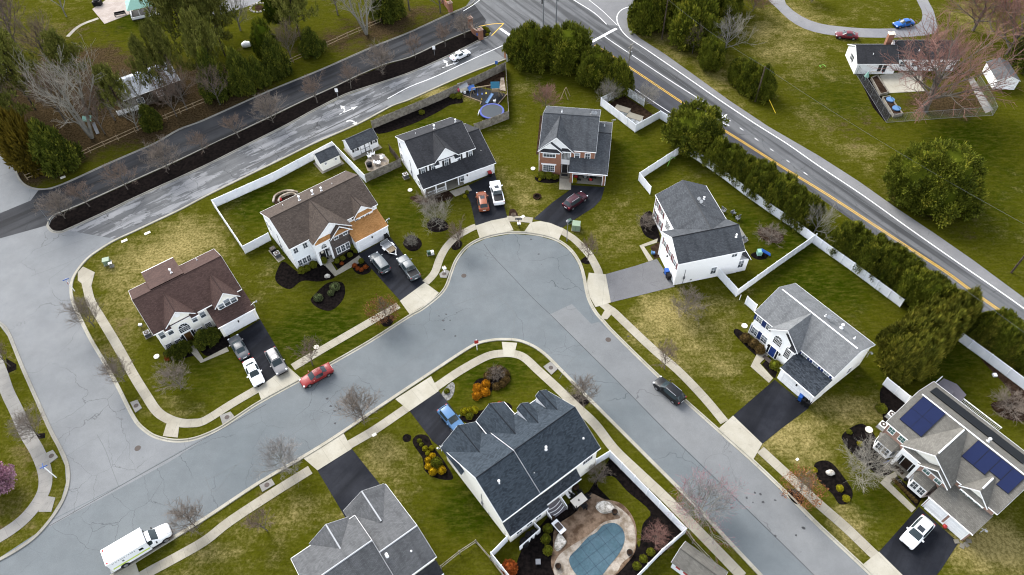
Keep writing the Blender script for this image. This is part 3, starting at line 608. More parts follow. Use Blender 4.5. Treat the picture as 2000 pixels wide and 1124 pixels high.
# --- brick house with open garage
h = thing('house', 'red brick house with slate roof and open garage door', 'house', (5.42, 98.94, 0), rad(-10), 'houses on the cul-de-sac')
walls(h, .25, 10.1, .35, 12.1, -.1, 5.65, 'siding', 'x', 8.4, 6.2); roof(h, 'x', .4, 10.0, .4, 12.1, 5.7, 5.7, 6.2, 8.6, 'roof_slate', 'roof_slate')
b = MB(); b.box(5.9, 10.05, .28, .5, 3.2, 5.6); b.build('brick_wall', 'brick', h)
walls(h, .3, 4.15, -.15, .5, -.05, 5.45, 'brick', name='bay_wall'); walls(h, 4.15, 6.0, .30, .45, 0, 5.6, 'siding', name='entry_wall')
walls(h, .45, 6.0, .2, .6, 5.5, 5.6, 'siding', 'y', 8.2, 3.25, name='gable_wall'); roof(h, 'y', .0, 6.0, .3, 6.15, 5.68, 5.68, 3.25, 8.5, 'roof_slate', 'roof_slate', gut=(0, 0), ends=(1, 0))
walls(h, .45, 4.05, -.12, .1, 5.45, 5.5, 'siding', 'y', 7.05, 2.2, name='gable_wall'); roof(h, 'y', -.2, .9, .25, 4.2, 5.55, 5.55, 2.2, 7.3, 'roof_slate', None, gut=(0, 0), ends=(1, 0)); pent(h, .6, 3.9, -.15, 5.35, 'roof_charcoal', .3); pent(h, 4.3, 5.9, .25, 5.55, 'roof_charcoal', .35)
win(h, 'F', -.15, 2.08, 4.0, 2.1, 1.2, 4, 2, blind=True, t=.12); win(h, 'F', -.15, 2.0, .7, 1.95, 1.4, 6, 3, t=.13, head=True, pane='glass'); win(h, 'F', .28, 4.95, 3.35, 1.45, 1.5, 6, 6, pane='glass_dark', t=.1)
door(h, 'F', .28, 4.88, .25, 1.0, 2.0, 'door_black'); b = MB(); b.box(4.1, 5.85, -.75, .3, -.05, .24).box(4.2, 5.7, -1.2, -.75, -.05, .12); b.build('porch_step', 'walk', h); b = MB(); b.box(4.35, 5.5, -.65, -.1, .24, .255); b.build('door_mat', 'shutter_black', h)
win(h, 'F', .28, 6.98, 3.95, .8, 1.05, 1, 2, blind=True, t=.11); win(h, 'F', .28, 8.8, 3.9, .8, 1.15, 2, 2, t=.11)
shed_roof(h, 5.95, 12.25, -2.2, .3, 2.95, 4.0, 'roof_slate'); roof(h, 'x', 9.9, 12.4, -2.2, 12.2, 2.95, 2.95, 5.1, 6.05, 'roof_slate', 'roof_charcoal', ends=(0, 1), oh=.2)
b = MB(); b.box(6.0, 6.55, -2.05, -1.8, -.05, 2.85).box(11.75, 12.3, -2.05, -1.8, -.05, 2.85).box(6.55, 11.75, -2.05, -1.8, 2.15, 2.85).box(12.1, 12.3, -1.8, 12.0, -.05, 2.85).box(6.0, 6.15, -1.8, .4, -.05, 2.85).box(6.15, 12.1, 4.6, 4.75, -.05, 2.9); b.build('garage_wall', 'brick', h)
b = MB(); b.add([(12.3, -2.0, 2.8), (12.3, 12.0, 2.8), (12.3, 5.1, 5.85)], [(0, 1, 2)]); b.build('gable_wall', 'siding', h)
b = MB(); b.box(6.15, 12.1, -2.0, 4.6, -.04, .03); b.build('garage_floor', 'apron', h); b = MB(); b.box(6.45, 6.55, -2.08, -1.8, 0, 2.15).box(11.75, 11.85, -2.08, -1.8, 0, 2.15).box(6.45, 11.85, -2.08, -1.8, 2.12, 2.24); b.build('garage_frame', 'trim', h)
b = MB(); b.box(6.7, 11.6, -1.7, .7, 2.35, 2.42); b.build('garage_door', 'garage', h); wall_lamp(h, 'F', -2.05, 9.1, 2.35)
vents(h, [(3.4, 7.6, 8.1, .35, .07), (11.2, 9.2, 4.5, .3, .06)], dish=[(9.4, 7.0, 8.3), (8.9, 7.0, 8.3)]); antenna(h, 12.7, 12.0, 3.4, .7); pipes(h, [(.2, .3), (12.3, -2.15)], 2.7)
win(h, 'L', .25, -1.5, 3.6, .8, 1.4, 1, 2); b = MB(); b.box(.05, .3, 1.2, 2.6, 0, 5.2); b.build('chimney_chase', 'siding', h)
# --- white house with maroon shutters
h = thing('house', 'white house with maroon shutters, pewter grey roof and grey driveway', 'house', (22.30, 85.99, 0), rad(-78.07), 'houses on the cul-de-sac')
walls(h, .25, 8.3, 2.25, 10.7, -.1, 5.35, 'siding', 'x', 7.5, 6.45); walls(h, 8.2, 15.0, .2, 10.7, -.1, 5.35, 'siding', 'y', 7.4, 11.65)
roof(h, 'x', .2, 11.6, 2.25, 10.7, 5.45, 5.45, 6.45, 7.6, 'roof_slate', 'roof_pewter', ends=(1, 0)); roof(h, 'y', .2, 10.7, 8.3, 14.98, 5.45, 5.45, 11.65, 7.62, 'roof_slate', 'roof_charcoal')
walls(h, 12.6, 14.95, 10.7, 12.3, -.1, 2.85, 'siding'); shed_roof(h, 12.7, 14.9, 12.35, 10.7, 2.9, 4.4, 'roof_charcoal')
for u in (1.05, 3.0): win(h, 'F', 2.25, u, 3.35, .85, 1.35, 2, 2, 'shutter_red')
for u in (1.05, 3.1): win(h, 'F', 2.25, u, .7, .95, 1.6, 2, 2, 'shutter_red')
win(h, 'F', 2.25, 5.7, 2.6, 1.5, 1.7, 5, 4, pane='glass_dark'); door(h, 'F', 2.25, 6.3, .2, .95, 2.05, 'door_black', False)
for u in (9.7, 11.75, 13.8): win(h, 'F', .2, u, 3.35, .95, 1.25, 1, 2, 'shutter_red', blind=True)
garage(h, .2, 8.9, 13.4, 2.1); wall_lamp(h, 'F', .18, 11.2, 2.6); meter(h, 'R', 15, 1.6, 1.6); win(h, 'R', 15, 6.5, 1.0, .85, 1.5, 2, 2, blind=True); win(h, 'R', 15, 9.4, 4.2, .85, 1.05, 2, 2); win(h, 'R', 14.95, 11.1, 1.1, .85, 1.6, 2, 2, blind=True)
vents(h, [(4.1, 8.6, 6.6, .35, .09), (13.2, 10.0, 6.7, .4, .09)], dish=[(4.9, 7.2, 7.2), (5.6, 7.3, 7.2)]); b = MB(); b.tube((5.2, 7.0, 7.3), (6.3, 7.7, 7.3), .03, .03, 5).tube((5.6, 7.3, 7.2), (4.6, 7.4, 7.9), .03, .03, 5); b.build('aerial', 'metal', h)
b = MB(); b.box(-.1, .9, 2.0, 2.24, .0, 4.9); pipes(h, [(8.3, .1), (15.0, .1)], 5.2); pipes(h, [(.25, 2.1)], 5.2)
# --- white house with blue door and shutters
h = thing('house', 'white house with bright blue door and shutters under a streaked grey roof', 'house', (34.81, 61.66, 0), rad(-55.4), 'houses on the cul-de-sac')
walls(h, .2, 13.55, .25, 8.6, -.1, 5.2, 'siding', 'x', 7.4, 4.4); roof(h, 'x', .15, 13.6, .25, 8.6, 5.3, 5.3, 4.4, 7.55, 'roof_grey', 'trim')
walls(h, 3.55, 8.0, -.4, .4, -.05, 5.2, 'siding', 'y', 7.35, 5.8, name='gable_wall'); roof(h, 'y', -.45, 4.2, 3.4, 8.15, 5.28, 5.28, 5.78, 7.58, 'roof_grey', None, gut=(0, 0), ends=(1, 0)); pent(h, 7.1, 8.05, -.4, 5.0, 'roof_charcoal')
b = MB(); b.beam((5.85, -.75, 7.0), (7.4, -.75, 5.55), .12, .3); b.build('gable_return', 'roof_charcoal', h)
walls(h, 7.95, 13.6, -2.5, .3, -.05, 2.85, 'siding'); shed_roof(h, 8.05, 13.55, -2.6, .25, 2.95, 4.25, 'roof_dark'); garage(h, -2.5, 8.6, 13.1, 2.1)
for u in (.95, 2.75): win(h, 'F', .25, u, 3.55, .9, 1.2, 2, 3, 'shutter_blue', blind=True); win(h, 'F', .25, u, .55, 1.0, 1.45, 2, 3, 'shutter_blue', blind=True)
for u in (8.95, 10.8, 12.65): win(h, 'F', .25, u, 3.75, .85, 1.05, 2, 2, 'shutter_blue', blind=True)
win(h, 'F', -.4, 5.0, 3.1, 1.35, 1.2, 6, 3, arch=True, pane='glass_dark'); win(h, 'F', -.4, 6.95, 2.1, .85, 2.0, 4, 5, arch=True, pane='glass_dark'); door(h, 'F', -.4, 4.9, .2, 1.0, 2.0, 'door_blue'); wall_lamp(h, 'F', -.42, 4.0, 1.7); wall_lamp(h, 'F', -.42, 6.05, 1.7); wall_lamp(h, 'F', -2.52, 10.85, 1.8)
b = MB(); b.box(4.3, 5.7, -1.5, -.85, .075, .09); b.build('door_mat', 'iron', h); win(h, 'R', 13.55, 5.4, .8, .8, 1.4, 1, 2)
vents(h, [(9.6, 6.2, 6.8, .6, .12), (7.0, 6.0, 6.8, .4, .07), (11.8, 6.1, 6.8, .3, .07)], dish=[(7.6, 5.7, 7.0)]); b = MB(); [b.tube((7.3 + .25 * i, 5.6, 6.9), (7.6 + .3 * i, 6.3, 7.6), .025, .025, 5) for i in range(4)]; b.tube((7.0, 5.8, 7.2), (8.8, 6.1, 7.3), .03, .03, 5); b.build('aerial', 'metal', h)
antenna(h, 14.1, 7.4, 4.6, .7); pipes(h, [(.2, .1), (13.6, -2.6)], 2.7); b = MB(); b.box(5.2, 10.5, 8.55, 10.6, .6, .75); b.build('deck', 'wood_grey', h)
b = MB(); b.beam((5.2, 10.6, 1.6), (10.5, 10.6, 1.6), .08, .08).beam((5.2, 8.6, 1.6), (5.2, 10.6, 1.6), .08, .08); [b.beam((5.2 + i * .35, 10.6, .7), (5.2 + i * .35, 10.6, 1.6), .06, .06) for i in range(16)]; b.build('deck_railing', 'wood_grey', h)
# --- blue slate roofed house on the inner corner
h = thing('house', 'cream sided house with big blue-slate roof beside the covered pool', 'house', (4.27, 49.48, 0), rad(-144.28), 'houses on the cul-de-sac')
walls(h, .2, 9.5, .2, 10.1, -.1, 5.35, 'siding_cream', 'x', 8.35, 5.25); walls(h, 9.3, 15.0, -2.2, 10.1, -.1, 3.7, 'siding_cream', 'x', 8.2, 5.25, 5.25)
roof(h, 'x', .1, 9.35, .15, 10.15, 5.5, 5.5, 5.25, 8.55, 'roof_blue', 'roof_dark'); roof(h, 'x', 9.3, 15.05, -2.3, 10.15, 3.85, 5.46, 5.25, 8.42, 'roof_blue', 'roof_dark', ends=(0, 1))
walls(h, 9.75, 15.0, -2.5, -2.1, -.05, 4.1, 'siding_cream', 'y', 6.2, 12.5, name='gable_wall'); roof(h, 'y', -2.55, 2.0, 9.65, 15.3, 4.25, 4.25, 12.5, 6.45, 'roof_blue', 'roof_dark', gut=(0, 0), ends=(1, 0)); garage(h, -2.5, 10.5, 14.6, 2.1)
walls(h, 5.75, 9.6, -2.2, .3, -.05, 5.3, 'siding_cream', 'y', 7.0, 7.7, name='bay_wall'); roof(h, 'y', -2.25, 3.2, 5.65, 9.75, 5.4, 5.4, 7.7, 7.25, 'roof_blue', 'roof_dark', ends=(1, 0))
for cx in (4.65, 1.6):
    walls(h, cx - 1.2, cx + .66, .3, 3.2, 5.2, 6.55, 'trim', 'y', 7.5, cx, 7.0, name='dormer_wall'); roof(h, 'y', .25, 4.0, cx - 1.2, cx + .66, 6.65, 7.1, cx, 7.68, 'roof_blue', 'roof_dark', gut=(0, 0), ends=(1, 0), oh=.03); win(h, 'F', .3, cx, 5.6, .8, .8, 2, 2)
walls(h, 9.3, 14.95, 10.1, 11.3, -.1, 2.9, 'siding_cream'); shed_roof(h, 9.4, 14.9, 11.35, 10.1, 2.9, 4.0, 'roof_dark'); walls(h, 3.7, 9.3, 10.1, 10.7, -.1, 2.9, 'siding_cream'); shed_roof(h, 3.8, 9.2, 10.95, 10.1, 3.0, 3.9, 'roof_dark')
meter(h, 'R', 15, 5.6); win(h, 'R', 15, 1.4, 3.2, .75, 1.1, 2, 2, pane='glass_dark'); win(h, 'R', 15, -.7, 2.9, .4, .7, 1, 2, pane='glass_dark'); win(h, 'B', 10.1, -1.7, 3.4, 1.6, 1.3, 4, 2, pane='glass_dark'); win(h, 'B', 11.3, -13.6, 1.0, .8, 1.2, 2, 2); win(h, 'B', 11.3, -12.0, 1.0, .8, 1.2, 2, 2); win(h, 'B', 11.3, -10.6, 1.0, .8, 1.2, 2, 2)
win(h, 'F', .2, 1.6, 1.0, .9, 1.4, 2, 2); win(h, 'F', .2, 4.2, 1.0, .9, 1.4, 2, 2); win(h, 'F', -2.2, 7.7, 1.0, 1.5, 1.4, 3, 2); door(h, 'F', .2, 2.9, .1, 1.0, 2.0, 'door_dark', False)
vents(h, [(6.1, 7.1, 7.5, .55, .09), (13.2, 7.0, 7.3, .55, .09), (8.9, 8.3, 6.5, .15, .07), (1.2, 8.5, 6.7, .15, .06)], 'paper'); antenna(h, 15.6, -2.4, 4.3, .8)
b = MB()
for i in range(4): b.box(6.9, 9.2, 10.75 + i * .38, 11.13 + i * .38, -.02, .75 - i * .17)
b.build('back_steps', 'composite', h)
for x in (6.8, 9.3):
    b = MB(); b.beam((x, 10.75, 1.75), (x, 12.3, 1.05), .09, .09); [b.beam((x, 10.8 + i * .22, .1), (x, 10.8 + i * .22, 1.7 - i * .1), .05, .05) for i in range(8)]; b.build('stair_railing', 'trim', h)
b = MB()
for i in range(3):
    P = [(6.95 + .2 * k, 11.15 + i * .38 + .22 * sin(pi * k / 11), .86 - i * .17) for k in range(12)]
    for k in range(11): b.beam(P[k], P[k + 1], .07, .03)
b.build('step_nosing', 'paper', h)
# --- brick fronted house with solar panels
h = thing('house', 'salmon brick fronted house with solar panels and two white bay windows', 'house', (47.17, 43.26, 0), rad(-55.7), 'houses on the cul-de-sac')
walls(h, .2, 14.7, .25, 9.8, -.1, 5.4, 'siding_cream', 'x', 7.65, 5.1); roof(h, 'x', .1, 14.75, .25, 9.85, 5.5, 5.5, 5.1, 7.8, 'roof_stone', 'trim')
b = MB(); b.box(.25, 3.3, .17, .4, 2.6, 5.35).box(9.6, 14.65, .17, .4, 4.0, 5.35).box(.22, .4, .17, .9, 0, 5.3); b.build('brick_wall', 'brick_pale', h)
walls(h, 6.0, 9.55, -.8, .4, -.05, 5.3, 'brick_pale', name='brick_bay'); walls(h, 3.2, 9.5, -.7, .0, 5.25, 5.35, 'siding_cream', 'y', 7.75, 6.4, name='gable_wall'); roof(h, 'y', -.95, 4.9, 3.15, 9.65, 5.42, 5.42, 6.45, 8.0, 'roof_stone', 'trim', gut=(0, 0), ends=(1, 0))
pent(h, 3.4, 9.5, -.82, 5.2, 'roof_stone', .4); roof(h, 'y', -1.35, -.75, 5.9, 9.6, 5.15, 5.15, 7.75, 6.6, 'roof_stone', None, gut=(0, 0), ends=(1, 0)); walls(h, 6.05, 9.45, -.95, -.8, 5.1, 5.15, 'siding_cream', 'y', 6.4, name='gable_wall')
walls(h, 3.25, 3.6, -.95, .3, 0, 5.2, name='porch_wall'); walls(h, 5.65, 6.0, -.95, .3, 0, 5.2, name='porch_wall'); walls(h, 3.6, 5.65, -.95, -.7, 3.6, 5.2, name='porch_header'); door(h, 'F', .17, 4.65, .15, 1.1, 2.2, 'door_dark'); b = MB(); b.box(3.7, 5.6, .1, .24, 2.5, 3.5); b.build('transom', 'glass_dark', h)
b = MB(); b.box(3.3, 5.95, -1.2, .2, -.05, .15); b.build('porch_step', 'walk', h); b = MB(); b.box(3.9, 5.2, -.9, -.25, .15, .165); b.build('door_mat', 'mulch_brown', h)
for x in (3.42, 5.85): b = MB(); b.tube((x, -1.15, .0), (x, -1.15, .5), .16, .22, 8); b.build('planter_urn', 'black', h)
walls(h, 9.05, 14.7, -2.3, .3, -.05, 2.85, 'brick_pale'); shed_roof(h, 9.15, 14.65, -2.4, .25, 2.95, 4.35, 'roof_stone'); garage(h, -2.3, 9.35, 11.6, 2.1); garage(h, -2.3, 12.1, 14.4, 2.1)
walls(h, 10.6, 13.6, .1, 1.2, 4.2, 5.35, 'siding_cream', 'y', 6.7, 12.1, name='dormer_wall'); roof(h, 'y', .05, 2.8, 10.45, 13.75, 5.4, 5.4, 12.1, 6.95, 'roof_stone', 'trim', gut=(0, 0), ends=(1, 0)); pent(h, 10.7, 13.5, .1, 5.2, 'roof_stone', .35)
for u in (.95, 2.45): win(h, 'F', .17, u, 3.95, .8, 1.05, 2, 2, pane='glass_green')
for u in (6.9, 8.45): win(h, 'F', -.8, u, 3.6, .8, 1.05, 2, 2, pane='glass_green')
for u in (11.05, 12.05, 13.05): win(h, 'F', .1, u, 4.2, .72, 1.0, 2, 2, pane='glass_green')
for cx, y in ((1.6, .2), (7.5, -.8)):   # bay windows
    b = MB(); b.prism([(cx - 1.45, y + .05), (cx - .95, y - 1.05), (cx + .95, y - 1.05), (cx + 1.45, y + .05)], .35, 2.55); bay = b.build('bay_window', 'siding', h)
    for u in (cx - .48, cx + .48): g = MB(); fm = face_map('F', y - 1.05); fbox(g, fm, u - .36, u + .36, -.01, .03, .95, 2.2); fr = g.build('window', 'glass', bay); q = MB(); [fbox(q, fm, u - .4 + i * .38, u - .36 + i * .38, 0, .05, .95, 2.2) for i in range(3)]; fbox(q, fm, u - .4, u + .4, 0, .05, 1.55, 1.59); fbox(q, fm, u - .42, u + .42, 0, .06, 2.2, 2.3); q.build('frame', 'trim', bay)
    for s in (-1, 1):
        a = Vector((cx + s * .95, y - 1.05, 0)); c = Vector((cx + s * 1.45, y + .05, 0)); d = (c - a).normalized(); nn = Vector((s * abs(d.y), -abs(d.x), 0)) * .02; p, q = a + (c - a) * .22 + nn, a + (c - a) * .78 + nn
        g = MB(); g.face([(p.x, p.y, 1.0), (q.x, q.y, 1.0), (q.x, q.y, 2.2), (p.x, p.y, 2.2)][::s]); g.build('window', 'glass', bay)
    r = MB(); z = 2.55; o = [(cx - 1.6, y + .05), (cx - 1.05, y - 1.2), (cx + 1.05, y - 1.2), (cx + 1.6, y + .05)]; t = [(cx - 1.0, y), (cx + 1.0, y)]
    r.face([(*o[1], z), (*o[2], z), (*t[1], z + .75), (*t[0], z + .75)], [(0, 0), (2, 0), (2, 1), (0, 1)]); r.face([(*o[0], z), (*o[1], z), (*t[0], z + .75)], [(0, 0), (1, 0), (1, 1)]); r.face([(*o[2], z), (*o[3], z), (*t[1], z + .75)], [(0, 0), (1, 0), (1, 1)]); r.face([(*p, z) for p in o][::-1]); r.build('bay_roof', 'roof_stone', h)
sl = (7.8 - 5.5) / 4.85
def panel(x0, x1, y0, y1, back=False, m='solar', rows=2, cols=2, name='solar_panel'):
    zf = (lambda y: 7.8 - (y - 5.1) * (7.8 - 5.5) / 4.75) if back else (lambda y: 5.5 + (y - .25) * sl)
    b = MB(); q = [(x0, y0), (x1, y0), (x1, y1), (x0, y1)]; b.add([(x, y, zf(y) + .06) for x, y in q] + [(x, y, zf(y) + .14) for x, y in q], [(4, 5, 6, 7), (0, 1, 5, 4), (1, 2, 6, 5), (2, 3, 7, 6), (3, 0, 4, 7)]); o = b.build(name, m, h)
    g = MB()
    for i in range(cols + 1): x = x0 + (x1 - x0) * i / cols; g.beam((x, y0, zf(y0) + .145), (x, y1, zf(y1) + .145), .03, .02)
    for i in range(rows + 1): y = y0 + (y1 - y0) * i / rows; g.beam((x0, y, zf(y) + .145), (x1, y, zf(y) + .145), .03, .02)
    g.build('panel_frame', 'black', o)
panel(.7, 3.8, 1.15, 5.0 - .1, cols=2); panel(8.25, 9.75, 2.35, 4.85, rows=1, cols=1); panel(9.77, 11.25, 2.35, 4.85, rows=1, cols=1); panel(11.27, 12.7, 3.0, 4.85, rows=1, cols=1); panel(12.72, 14.2, 2.35, 4.85, rows=1, cols=1); panel(.7, 13.1, 6.9, 8.9, True, 'solar_black', 1, 10, 'solar_mat')
vents(h, [(9.0, 6.0, 7.4, .6, .11), (14.0, 6.6, 7.1, .5, .10)]); antenna(h, 15.2, -1.5, 3.2, .5); pipes(h, [(14.75, .2), (9.1, -2.4)], 2.7)
b = MB(); b.prism([(-.3, 9.85), (3.4, 9.85), (3.4, 14.2), (3.3, 15.8), (1.5, 16.3), (-.1, 15.7)], .6, .8); b.prism([(3.4, 9.85), (9.0, 9.85), (9.0, 14.1), (3.4, 14.1)], .6, .79); b.build('deck', 'composite', h)
b = MB(); b.box(.7, 2.1, 13.2, 14.4, .8, 1.5); b.build('deck_box', 'composite', h)
b = MB(); b.beam((3.5, 14.1, 1.75), (9.0, 14.1, 1.75), .1, .08); [b.beam((3.5 + i * .2, 14.1, .8), (3.5 + i * .2, 14.1, 1.75), .06, .06) for i in range(28)]; b.beam((-.3, 13.5, 1.75), (-.3, 15, 1.75), .1, .08); [b.beam((-.3, 13.5 + i * .25, .8), (-.3, 13.5 + i * .25, 1.75), .06, .06) for i in range(7)]; b.build('deck_railing', 'trim', h)
# --- grey roofed house cut by the bottom edge
h = thing('house', 'house with streaked pewter roof gables beside the dark driveway at the bottom edge', 'house', (-15.37, 36.57, 0), rad(-144.45), 'houses on the cul-de-sac')
walls(h, .4, 5.5, -1.4, 9.7, -.1, 4.2, 'siding_cream', 'x', 6.85, 6.25, 5.3); walls(h, 5.4, 13.3, .25, 9.7, -.1, 5.35, 'siding_cream', 'x', 7.75, 4.97)
roof(h, 'x', .4, 5.5, -1.45, 9.75, 4.3, 5.4, 6.25, 7.0, 'roof_pewter', 'ridge_grey', ends=(1, 0)); roof(h, 'x', 5.45, 13.35, .25, 9.75, 5.5, 5.5, 4.97, 8.0, 'roof_pewter', 'ridge_grey')
walls(h, .7, 5.6, -1.6, -1.2, -.05, 4.2, 'siding_cream', 'y', 5.7, 3.1, name='gable_wall'); roof(h, 'y', -1.65, 2.8, .5, 5.85, 4.35, 4.35, 3.12, 5.95, 'roof_pewter', 'ridge_grey', gut=(0, 0), ends=(1, 0)); garage(h, -1.6, 1.0, 5.2, 2.1)
walls(h, 6.3, 10.9, -.1, .4, -.05, 5.3, 'siding_cream', 'y', 6.8, 8.5, name='gable_wall'); roof(h, 'y', -.1, 4.0, 6.15, 10.9, 5.45, 5.45, 8.5, 7.05, 'roof_pewter', 'ridge_grey', gut=(0, 0), ends=(1, 0))
walls(h, .5, 5.4, 9.7, 11.0, -.1, 2.8, 'siding_cream'); shed_roof(h, .5, 5.4, 11.0, 9.75, 2.9, 3.9, 'roof_charcoal')
for u in (7.4, 9.6): win(h, 'F', -.1, u, .9, 1.0, 1.4, 2, 2); win(h, 'F', -.1, u, 3.6, 1.0, 1.3, 2, 2)
vents(h, [(4.7, 7.0, 6.7, .5, .10), (2.2, 8.0, 6.2, .15, .07)], 'paper'); b = MB(); b.box(5.7, 7.6, -1.4, .2, .0, .18); b.build('porch_step', 'walk', h)
# --- ranch house behind the main road
h = thing('house', 'long white single storey house with grey roof and brick chimney behind the bare maple', 'house', (71.91, 125.66, 0), rad(-3.5))
walls(h, 0, 7.9, .0, 6.8, -.1, 2.6, 'siding', 'x', 4.35, 3.4); roof(h, 'x', 0, 7.9, 0, 6.8, 2.65, 2.65, 3.4, 4.55, 'roof_charcoal', 'roof_pewter'); walls(h, 7.8, 20.2, 1.2, 8.0, -.1, 2.8, 'siding', 'x', 4.5, 4.6); roof(h, 'x', 8.0, 20.2, 1.2, 8.0, 2.85, 2.85, 4.6, 4.8, 'roof_charcoal', 'roof_pewter')
b = MB(); b.box(6.3, 7.4, 4.6, 5.5, 2, 6.1); c = b.build('chimney', 'brick', h); b = MB(); b.box(6.2, 7.5, 4.5, 5.6, 6.1, 6.25); b.build('chimney_cap', 'cream', c)
win(h, 'L', 0, -3.4, 1.0, .8, 1.3, 1, 2, 'shutter_black'); win(h, 'F', 0, 4.7, .5, .75, 1.7, 1, 1, pane='glass_dark'); win(h, 'F', 0, 5.65, .5, .75, 1.7, 1, 1, pane='glass_dark')
for u in (9.6, 12.0, 14.5, 17.5): win(h, 'F', 1.2, u, 1.0, 1.1, 1.1, 2, 2)
vents(h, [(3.1, 1.6, 3.5, .35, .06), (12.5, 2.6, 3.8, .3, .06)], 'paper')
# --- other small buildings
def shed_building(label, o, ang, W_, D, e, r, wall, rf, rp=None):
    s = thing('shed', label, 'shed', (o[0], o[1], 0), rad(ang)); walls(s, .1, W_ - .1, .05, D, -.05, e, wall, 'x', r - .1, rp); roof(s, 'x', .1, W_ - .1, .05, D, e + .05, e + .05, rp or D / 2, r, rf, rf, oh=.14, th=.1, gut=(0, 0)); return s
s = shed_building('small white garden shed with grey roof inside white fenced corner', (-34.16, 101.16), 35.5, 4.0, 2.9, 2.1, 3.2, 'siding_cream', 'roof_slate'); win(s, 'F', .05, 1.0, 1.2, .35, .45, 2, 2, pane='glass_dark'); win(s, 'F', .05, 3.1, 1.2, .35, .45, 2, 2, pane='glass_dark'); b = MB(); b.box(-.3, 4.3, -.5, 3.2, -.05, .05); b.build('base', 'walk', s)
s = shed_building('white shed with black trimmed double doors and slate roof by gravel path', (-28.97, 104.65), 34.5, 5.7, 3.3, 2.1, 3.3, 'siding', 'roof_slate'); win(s, 'F', .05, .9, 1.25, .45, .5, 2, 2, 'shutter_black', pane='glass_dark'); win(s, 'F', .05, 4.75, 1.25, .45, .5, 2, 2, 'shutter_black', pane='glass_dark')
for k in (0, 1):
    x = 1.85 + k * .98; b = MB(); b.box(x, x + .94, .0, .06, .1, 2.0); d = b.build('door', 'siding', s); b = MB(); [b.box(x + a, x + a + .07, -.03, .0, .1, 2.0) for a in (0, .87)]; [b.box(x, x + .94, -.03, .0, z, z + .07) for z in (.1, 1.0, 1.93)]; b.build('trim', 'black', d)
b = MB(); b.box(-.2, 5.9, -.75, 3.5, -.05, .05); b.build('base', 'walk', s)
s = shed_building('small barn shed with weathered grey roof and red windows by the sidewalk', (17.7, 27.96), -41.1, 5.6, 3.0, 1.9, 3.0, 'siding_cool', 'roof_stone')
for u in (.9, 1.9, 3.2): win(s, 'F', .05, u, 1.0, .6, .7, 1, 1, pane='red_plastic')
s = shed_building('white outbuilding with grey roof beyond the chain-link yard', (101.6, 118.4), 84, 6.4, 4.2, 2.2, 3.2, 'siding', 'roof_pewter'); win(s, 'F', .05, 2.6, 1.0, .5, .8, 1, 2)
s = shed_building('pale roofed outbuilding half hidden by pines at far left', (-112, 132), 20, 6, 5, 2.6, 4, 'siding', 'roof_pewter')
s = thing('house', 'brown walled house with pale metal roof under the tall pines', 'house', (*G(240, 197, 3).xy, 0), atan2(*(G(337, 161, 3) - G(240, 197, 3)).yx)); walls(s, .2, 11.4, .2, 8, -.1, 3.0, 'wood_dark', 'x', 4.6); roof(s, 'x', .2, 11.4, .2, 8, 3.1, 3.1, 4.1, 4.8, plain('pale_metal_roof', (.42, .47, .55), .5), None)
win(s, 'F', .2, 3, 1, 1.2, 1.1); win(s, 'F', .2, 7, 1, 1.2, 1.1)
s = thing('house', 'white sided house glimpsed beyond the woods at the top edge', 'house', (-53.5, 173.5, 0), rad(15)); walls(s, 0, 10, 0, 8, 0, 4, 'siding', 'x', 6); roof(s, 'x', 0, 10, 0, 8, 4.1, 4.1, 4, 6.2, 'roof_charcoal', None); win(s, 'F', 0, 3, 1, 1.2, 1.2); win(s, 'F', 0, 6, 1, 1.2, 1.2)
# gazebo
s = thing('gazebo', 'white screened gazebo with mint green roof beside pink patio', 'gazebo', tuple(G(284, 27)), rad(22))
b = MB(); b.box(-3, 3, -2.2, 2.2, 0, .25); b.build('floor', 'dark', s)
for x in (-2.9, -1, 1, 2.9): b = MB(); b.box(x - .09, x + .09, -2.2, -2.02, .2, 2.6); b.build('post', 'trim', s); b = MB(); b.box(x - .09, x + .09, 2.02, 2.2, .2, 2.6); b.build('post', 'trim', s)
b = MB(); b.box(-3, 3, -2.24, -2.1, .25, .8).box(-3.04, -2.9, -2.2, 2.2, .25, .8).box(-3, 3, -2.2, -2.1, 2.5, 2.75).box(-3, -2.9, -2.2, 2.2, 2.5, 2.75); b.build('railing', 'trim', s)
b = MB(); b.face([(-3.3, -2.6, 2.7), (3.3, -2.6, 2.7), (1.5, 0, 4.3), (-1.5, 0, 4.3)]).face([(-3.3, 2.6, 2.7), (-3.3, -2.6, 2.7), (-1.5, 0, 4.3)]).face([(3.3, 2.6, 2.7), (-3.3, 2.6, 2.7), (-1.5, 0, 4.3), (1.5, 0, 4.3)]).face([(3.3, -2.6, 2.7), (3.3, 2.6, 2.7), (1.5, 0, 4.3)]); b.build('roof', 'mint', s)
